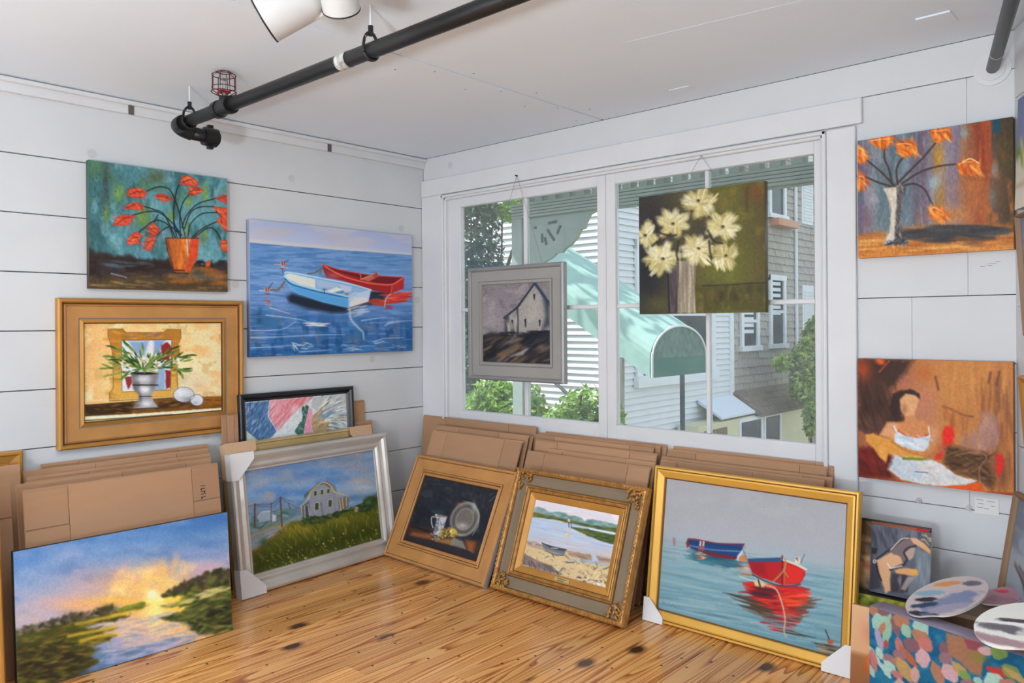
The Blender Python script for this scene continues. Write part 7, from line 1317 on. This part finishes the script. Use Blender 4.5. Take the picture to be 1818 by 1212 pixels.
MB().prism([(-0.42, 2.47), (0.02, 2.20), (0.02, 2.16), (-0.42, 2.41)], -0.15, 1.13, 1).build('door_hood', TIN, sd)
for y0 in (-0.72, -0.30): boxo('door_panel', (0, y0, 0.2), (0.02, y0 + 0.36, 2.02), mat('brown_door', (120, 100, 76), 0.6, var=0.2), sd)

# sloping barrel awning over the outside stair
aw = empty('stair_awning', (-0.5, 3.44, GZ)); tag(aw, 'green barrel awning sloping down over an outside stair', 'awning')
Wd = 1.10; val = 0.19; rise = 0.33; slope = 0.60; LN = 1.75
def arc(n=18): return [(Wd / 2 - Wd / 2 * math.cos(math.pi * k / n), val + rise * math.sin(math.pi * k / n)) for k in range(n + 1)]
prof = [(0, 0)] + arc() + [(Wd, 0)]
n = len(prof); v = []; f = []
for xx in (0.0, -LN):
    for y_, z_ in prof: v.append((xx, y_, 0.75 - GZ + z_ - xx * slope))
f = [(k, k + n, k + n + 1, k + 1) for k in range(n - 1)]
o = pyd('canopy', v, f, AWN, aw); sm = o.modifiers.new('cloth', 'SOLIDIFY'); sm.thickness = 0.012
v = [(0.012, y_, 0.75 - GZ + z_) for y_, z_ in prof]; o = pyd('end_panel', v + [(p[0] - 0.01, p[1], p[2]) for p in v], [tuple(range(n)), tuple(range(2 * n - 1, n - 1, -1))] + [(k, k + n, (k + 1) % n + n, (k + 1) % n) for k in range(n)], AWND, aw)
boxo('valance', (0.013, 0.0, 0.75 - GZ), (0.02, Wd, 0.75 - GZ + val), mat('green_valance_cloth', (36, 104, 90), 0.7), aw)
MB().tube([(0.02, y_, 0.75 - GZ + z_) for y_, z_ in prof], 0.012, 6).build('piping', OTRIM, aw)
POLE = mat('dark_pole', (70, 84, 96), 0.5)
MB().tube([(0.0, 0.62, 0), (0.0, 0.62, 0.75 - GZ)], 0.028, 8).build('pole', POLE, aw); MB().tube([(-0.35, 0.0, 0), (-0.35, 0.0, 0.75 - GZ + 0.2)], 0.032, 8).build('pole', mat('grey_pole', (176, 170, 166), 0.6), aw)
MB().tube([(-1.2, -0.05, 0.66 - GZ), (-0.3, -0.05, 0.05 - GZ), (0.4, -0.05, -0.45 - GZ)], 0.02, 6).build('handrail', mat('stair_rail', (90, 92, 96), 0.4), aw)

# porch beam with dentils, post and fretwork bracket
pb = empty('porch_frame', (-1.0, 2.0, GZ)); tag(pb, 'sage green porch beam with post, dentils and fretwork bracket outside the glass', 'porch')
def PB(x, y, z_): return (x + 1.0, y - 2.0, z_ - GZ)
for k in range(5): boxo('beam_board', PB(-1.05, 1.99 - 0.006 * k, 2.255 + k * 0.026), PB(3.2, 2.10, 2.255 + k * 0.026 + 0.022), SAGE, pb, 0.003)
boxo('beam_core', PB(-1.05, 2.02, 2.25), PB(3.2, 2.12, 2.385), SAGE, pb)
for k in range(26): boxo('dentil', PB(-0.92 + k * 0.155, 1.985, 2.385), PB(-0.92 + k * 0.155 + 0.082, 2.08, 2.47), SAGE, pb)
boxo('roof_slab', PB(-1.6, 1.2, 2.62), PB(3.4, 2.35, 2.70), SAGE, pb)  # unseen roof, added to shade the beam and post
for k in range(4): boxo('rafter', PB(-1.0 + k * 1.3, 1.2, 2.56), PB(-0.93 + k * 1.3, 2.1, 2.62), SAGE, pb)
boxo('top_rail', PB(-1.08, 1.93, 2.47), PB(3.2, 2.13, 2.56), SAGE, pb, 0.004)
boxo('post', PB(-1.065, 2.0, GZ), PB(-0.935, 2.12, 2.3), SAGE, pb, 0.006); boxo('post', PB(3.05, 2.0, GZ), PB(3.18, 2.12, 2.3), SAGE, pb, 0.006)
arcp = [(-0.935, 2.27), (-0.10, 2.27), (-0.13, 2.25), (-0.20, 2.22), (-0.24, 2.16), (-0.255, 2.11), (-0.30, 2.10), (-0.335, 2.04), (-0.40, 1.985), (-0.47, 1.95), (-0.50, 1.92), (-0.56, 1.92), (-0.62, 1.88), (-0.70, 1.85), (-0.78, 1.78), (-0.935, 1.70)]
MB().prism([(p[0] + 1.0, p[1] - GZ) for p in arcp][::-1], 0.03, 0.07, 1).build('bracket', SAGE, pb)
CUT = mat('fretwork_shadow_gap', (84, 96, 90), 0.9)
for (x_, z_, an, ln_) in ((-0.60, 2.19, 5, 0.1), (-0.62, 2.08, -52, 0.13), (-0.53, 2.12, 60, 0.08), (-0.72, 2.06, 90, 0.08), (-0.80, 2.16, -20, 0.03), (-0.68, 2.03, -75, 0.07)):
    o = MB().box((-ln_ / 2, -0.004, -0.012), (ln_ / 2, 0.0, 0.012)).build('fret_slot', CUT, pb); o.location = PB(x_, 2.03, z_); o.rotation_euler = (0, -math.radians(an), 0)

# ---- planting
def leaf_mat(name, c1, c2, tr=0.35):
    m = bpy.data.materials.new(name); m.use_nodes = True; N = m.node_tree.nodes; L = m.node_tree.links; b = N['Principled BSDF']; b.inputs['Roughness'].default_value = 0.5
    tc = N.new('ShaderNodeTexCoord'); ns = N.new('ShaderNodeTexNoise'); ns.inputs['Scale'].default_value = 9; L.new(tc.outputs['Object'], ns.inputs['Vector'])
    mx = N.new('ShaderNodeMix'); mx.data_type = 'RGBA'; mx.inputs['A'].default_value = (*lin(c1), 1); mx.inputs['B'].default_value = (*lin(c2), 1)
    mr = N.new('ShaderNodeMapRange'); mr.inputs['From Min'].default_value = 0.35; mr.inputs['From Max'].default_value = 0.65; L.new(ns.outputs['Fac'], mr.inputs['Value']); L.new(mr.outputs['Result'], mx.inputs['Factor']); L.new(mx.outputs['Result'], b.inputs['Base Color'])
    t = N.new('ShaderNodeBsdfTranslucent'); L.new(mx.outputs['Result'], t.inputs['Color']); ms = N.new('ShaderNodeMixShader'); ms.inputs['Fac'].default_value = tr
    L.new(b.outputs[0], ms.inputs[1]); L.new(t.outputs[0], ms.inputs[2]); L.new(ms.outputs[0], N['Material Output'].inputs['Surface']); return m
LEAF = leaf_mat('bright_leaf', (96, 140, 52), (158, 190, 88)); LEAFD = leaf_mat('dark_leaf', (40, 72, 54), (70, 104, 70), 0.2); LEAFV = leaf_mat('vine_leaf', (96, 124, 60), (190, 212, 110))
BARK = mat('bark', (84, 70, 58), 0.9, bump=0.3, var=0.2)
def foliage(name, parent, blobs, n, size, m, rs=1, shell=0.55):
    R = np.random.RandomState(rs); tot = sum(b[3] * b[4] + b[3] * b[5] + b[4] * b[5] for b in blobs); V = []; F = []
    for (cx, cy, cz, rx, ry, rz) in blobs:
        k = int(n * (rx * ry + rx * rz + ry * rz) / tot)
        for _ in range(k):
            d = R.normal(size=3); d /= np.linalg.norm(d); r = R.uniform(shell, 1.05); c = np.array((cx + d[0] * rx * r, cy + d[1] * ry * r, cz + d[2] * rz * r))
            nrm = d * 0.6 + R.normal(size=3) * 0.6 + np.array((0, 0, 0.5)); nrm /= np.linalg.norm(nrm); u = np.cross(nrm, R.normal(size=3)); u /= np.linalg.norm(u); w = np.cross(nrm, u); s = size * R.uniform(0.6, 1.3); b = len(V)
            V += [c - u * s, c + w * s * 0.45 + nrm * s * 0.1, c + u * s - nrm * s * 0.15, c - w * s * 0.45 + nrm * s * 0.1]; F += [(b, b + 1, b + 2), (b, b + 2, b + 3)]
    o = pyd(name, V, F, m, parent); o['kind'] = 'stuff'; return o
def plant(name, label, base, blobs, n, size, m, rs, stems, group=None):
    e = empty(name, base); tag(e, label, 'tree' if 'tree' in name else 'plant', group)
    foliage('foliage', e, [(b[0] - base[0], b[1] - base[1], b[2] - base[2], *b[3:]) for b in blobs], n, size, m, rs)
    for p in stems: MB().tube([tuple(a - b for a, b in zip(q, base)) for q in p], 0.035, 7, True, 0.012).build('stem', BARK, e)
    return e
plant('shrub', 'bright green leafy shrub below the hanging barn picture', (-1.85, 2.75, GZ), [(-1.85, 2.75, 0.22, 0.52, 0.45, 0.55), (-2.3, 2.85, 0.08, 0.45, 0.4, 0.48), (-1.5, 2.7, 0.15, 0.3, 0.35, 0.42), (-1.9, 2.5, -0.3, 0.6, 0.4, 0.5)], 7800, 0.058, LEAF, 1, [[(-1.85, 2.75, GZ), (-1.82, 2.75, -0.1)], [(-1.7, 2.7, GZ), (-1.5, 2.7, 0.0)]])
plant('shrub', 'smaller-leaved green shrub in the lower middle of the window', (-0.6, 2.6, GZ), [(-0.90, 2.6, 0.12, 0.30, 0.4, 0.42), (-0.62, 2.55, 0.26, 0.32, 0.4, 0.45), (-0.36, 2.5, 0.1, 0.24, 0.3, 0.36), (-0.65, 2.5, -0.3, 0.5, 0.4, 0.45)], 8600, 0.042, LEAF, 2, [[(-0.6, 2.6, GZ), (-0.6, 2.6, -0.1)], [(-0.6, 2.6, GZ), (-0.72, 2.5, 0.2), (-0.62, 2.45, 0.65)]])
plant('evergreen_tree', 'dark evergreen tree filling the left side of the window', (-3.95, 4.35, GZ), [(-3.95, 4.35, 0.2, 0.42, 0.42, 2.0), (-4.0, 4.4, 2.2, 0.45, 0.42, 1.3), (-3.85, 4.3, -0.9, 0.4, 0.4, 0.9), (-4.55, 4.4, 0.8, 0.5, 0.45, 2.2)], 13000, 0.06, LEAFD, 3, [[(-3.95, 4.35, GZ), (-3.95, 4.35, 3.0)]])
plant('street_tree', 'bright leafy tree branches high beside the porch post', (-4.2, 5.25, GZ), [(-4.25, 5.2, 3.15, 0.5, 0.3, 0.32), (-3.85, 5.2, 2.95, 0.3, 0.26, 0.16)], 1100, 0.055, LEAF, 4, [[(-4.2, 5.25, GZ), (-4.25, 5.25, 1.0), (-4.15, 5.2, 2.95)], [(-4.22, 5.25, 1.9), (-3.75, 5.2, 2.8)]])
plant('shade_tree', 'tall shade tree whose crown rises above the window view', (-3.9, 2.2, GZ), [(-3.3, 3.2, 4.2, 0.9, 0.7, 0.5), (-4.2, 3.1, 4.8, 0.9, 0.8, 0.5), (-2.6, 3.3, 3.9, 0.6, 0.6, 0.35)], 190, 0.14, LEAF, 6, [[(-3.9, 2.2, GZ), (-3.9, 2.25, 1.0), (-3.4, 2.6, 4.3)], [(-3.5, 2.3, 2.6), (-3.0, 3.1, 3.9)]])
plant('vine', 'leafy vine growing over the shed roof', (-2.05, 11.4, GZ), [(-2.1, 11.75, 0.55, 0.32, 0.75, 0.5), (-2.05, 11.25, 0.1, 0.28, 0.45, 0.35), (-2.1, 12.2, 0.95, 0.32, 0.5, 0.5), (-1.85, 10.9, -0.5, 0.1, 0.14, 0.35), (-2.3, 10.9, 0.55, 0.15, 0.45, 0.16)], 4200, 0.075, LEAFV, 5, [[(-2.05, 11.6, GZ), (-2.1, 11.5, 0.4)]])
plant('garden_tree', 'round garden tree far beyond the shingled house', (-0.3, 18.5, GZ), [(-0.3, 18.5, 1.2, 1.6, 1.4, 2.2), (-1.3, 18.8, 0.0, 1.3, 1.1, 1.6)], 2600, 0.2, LEAFD, 7, [[(-0.3, 18.5, GZ), (-0.3, 18.5, 1.0)]])
plant('garden_tree', 'broad light green garden tree at the far end of the yard', (3.2, 17.0, GZ), [(3.2, 17.0, 0.8, 1.8, 1.4, 1.9)], 2400, 0.2, LEAF, 8, [[(3.2, 17.0, GZ), (3.2, 17.0, 0.6)]])
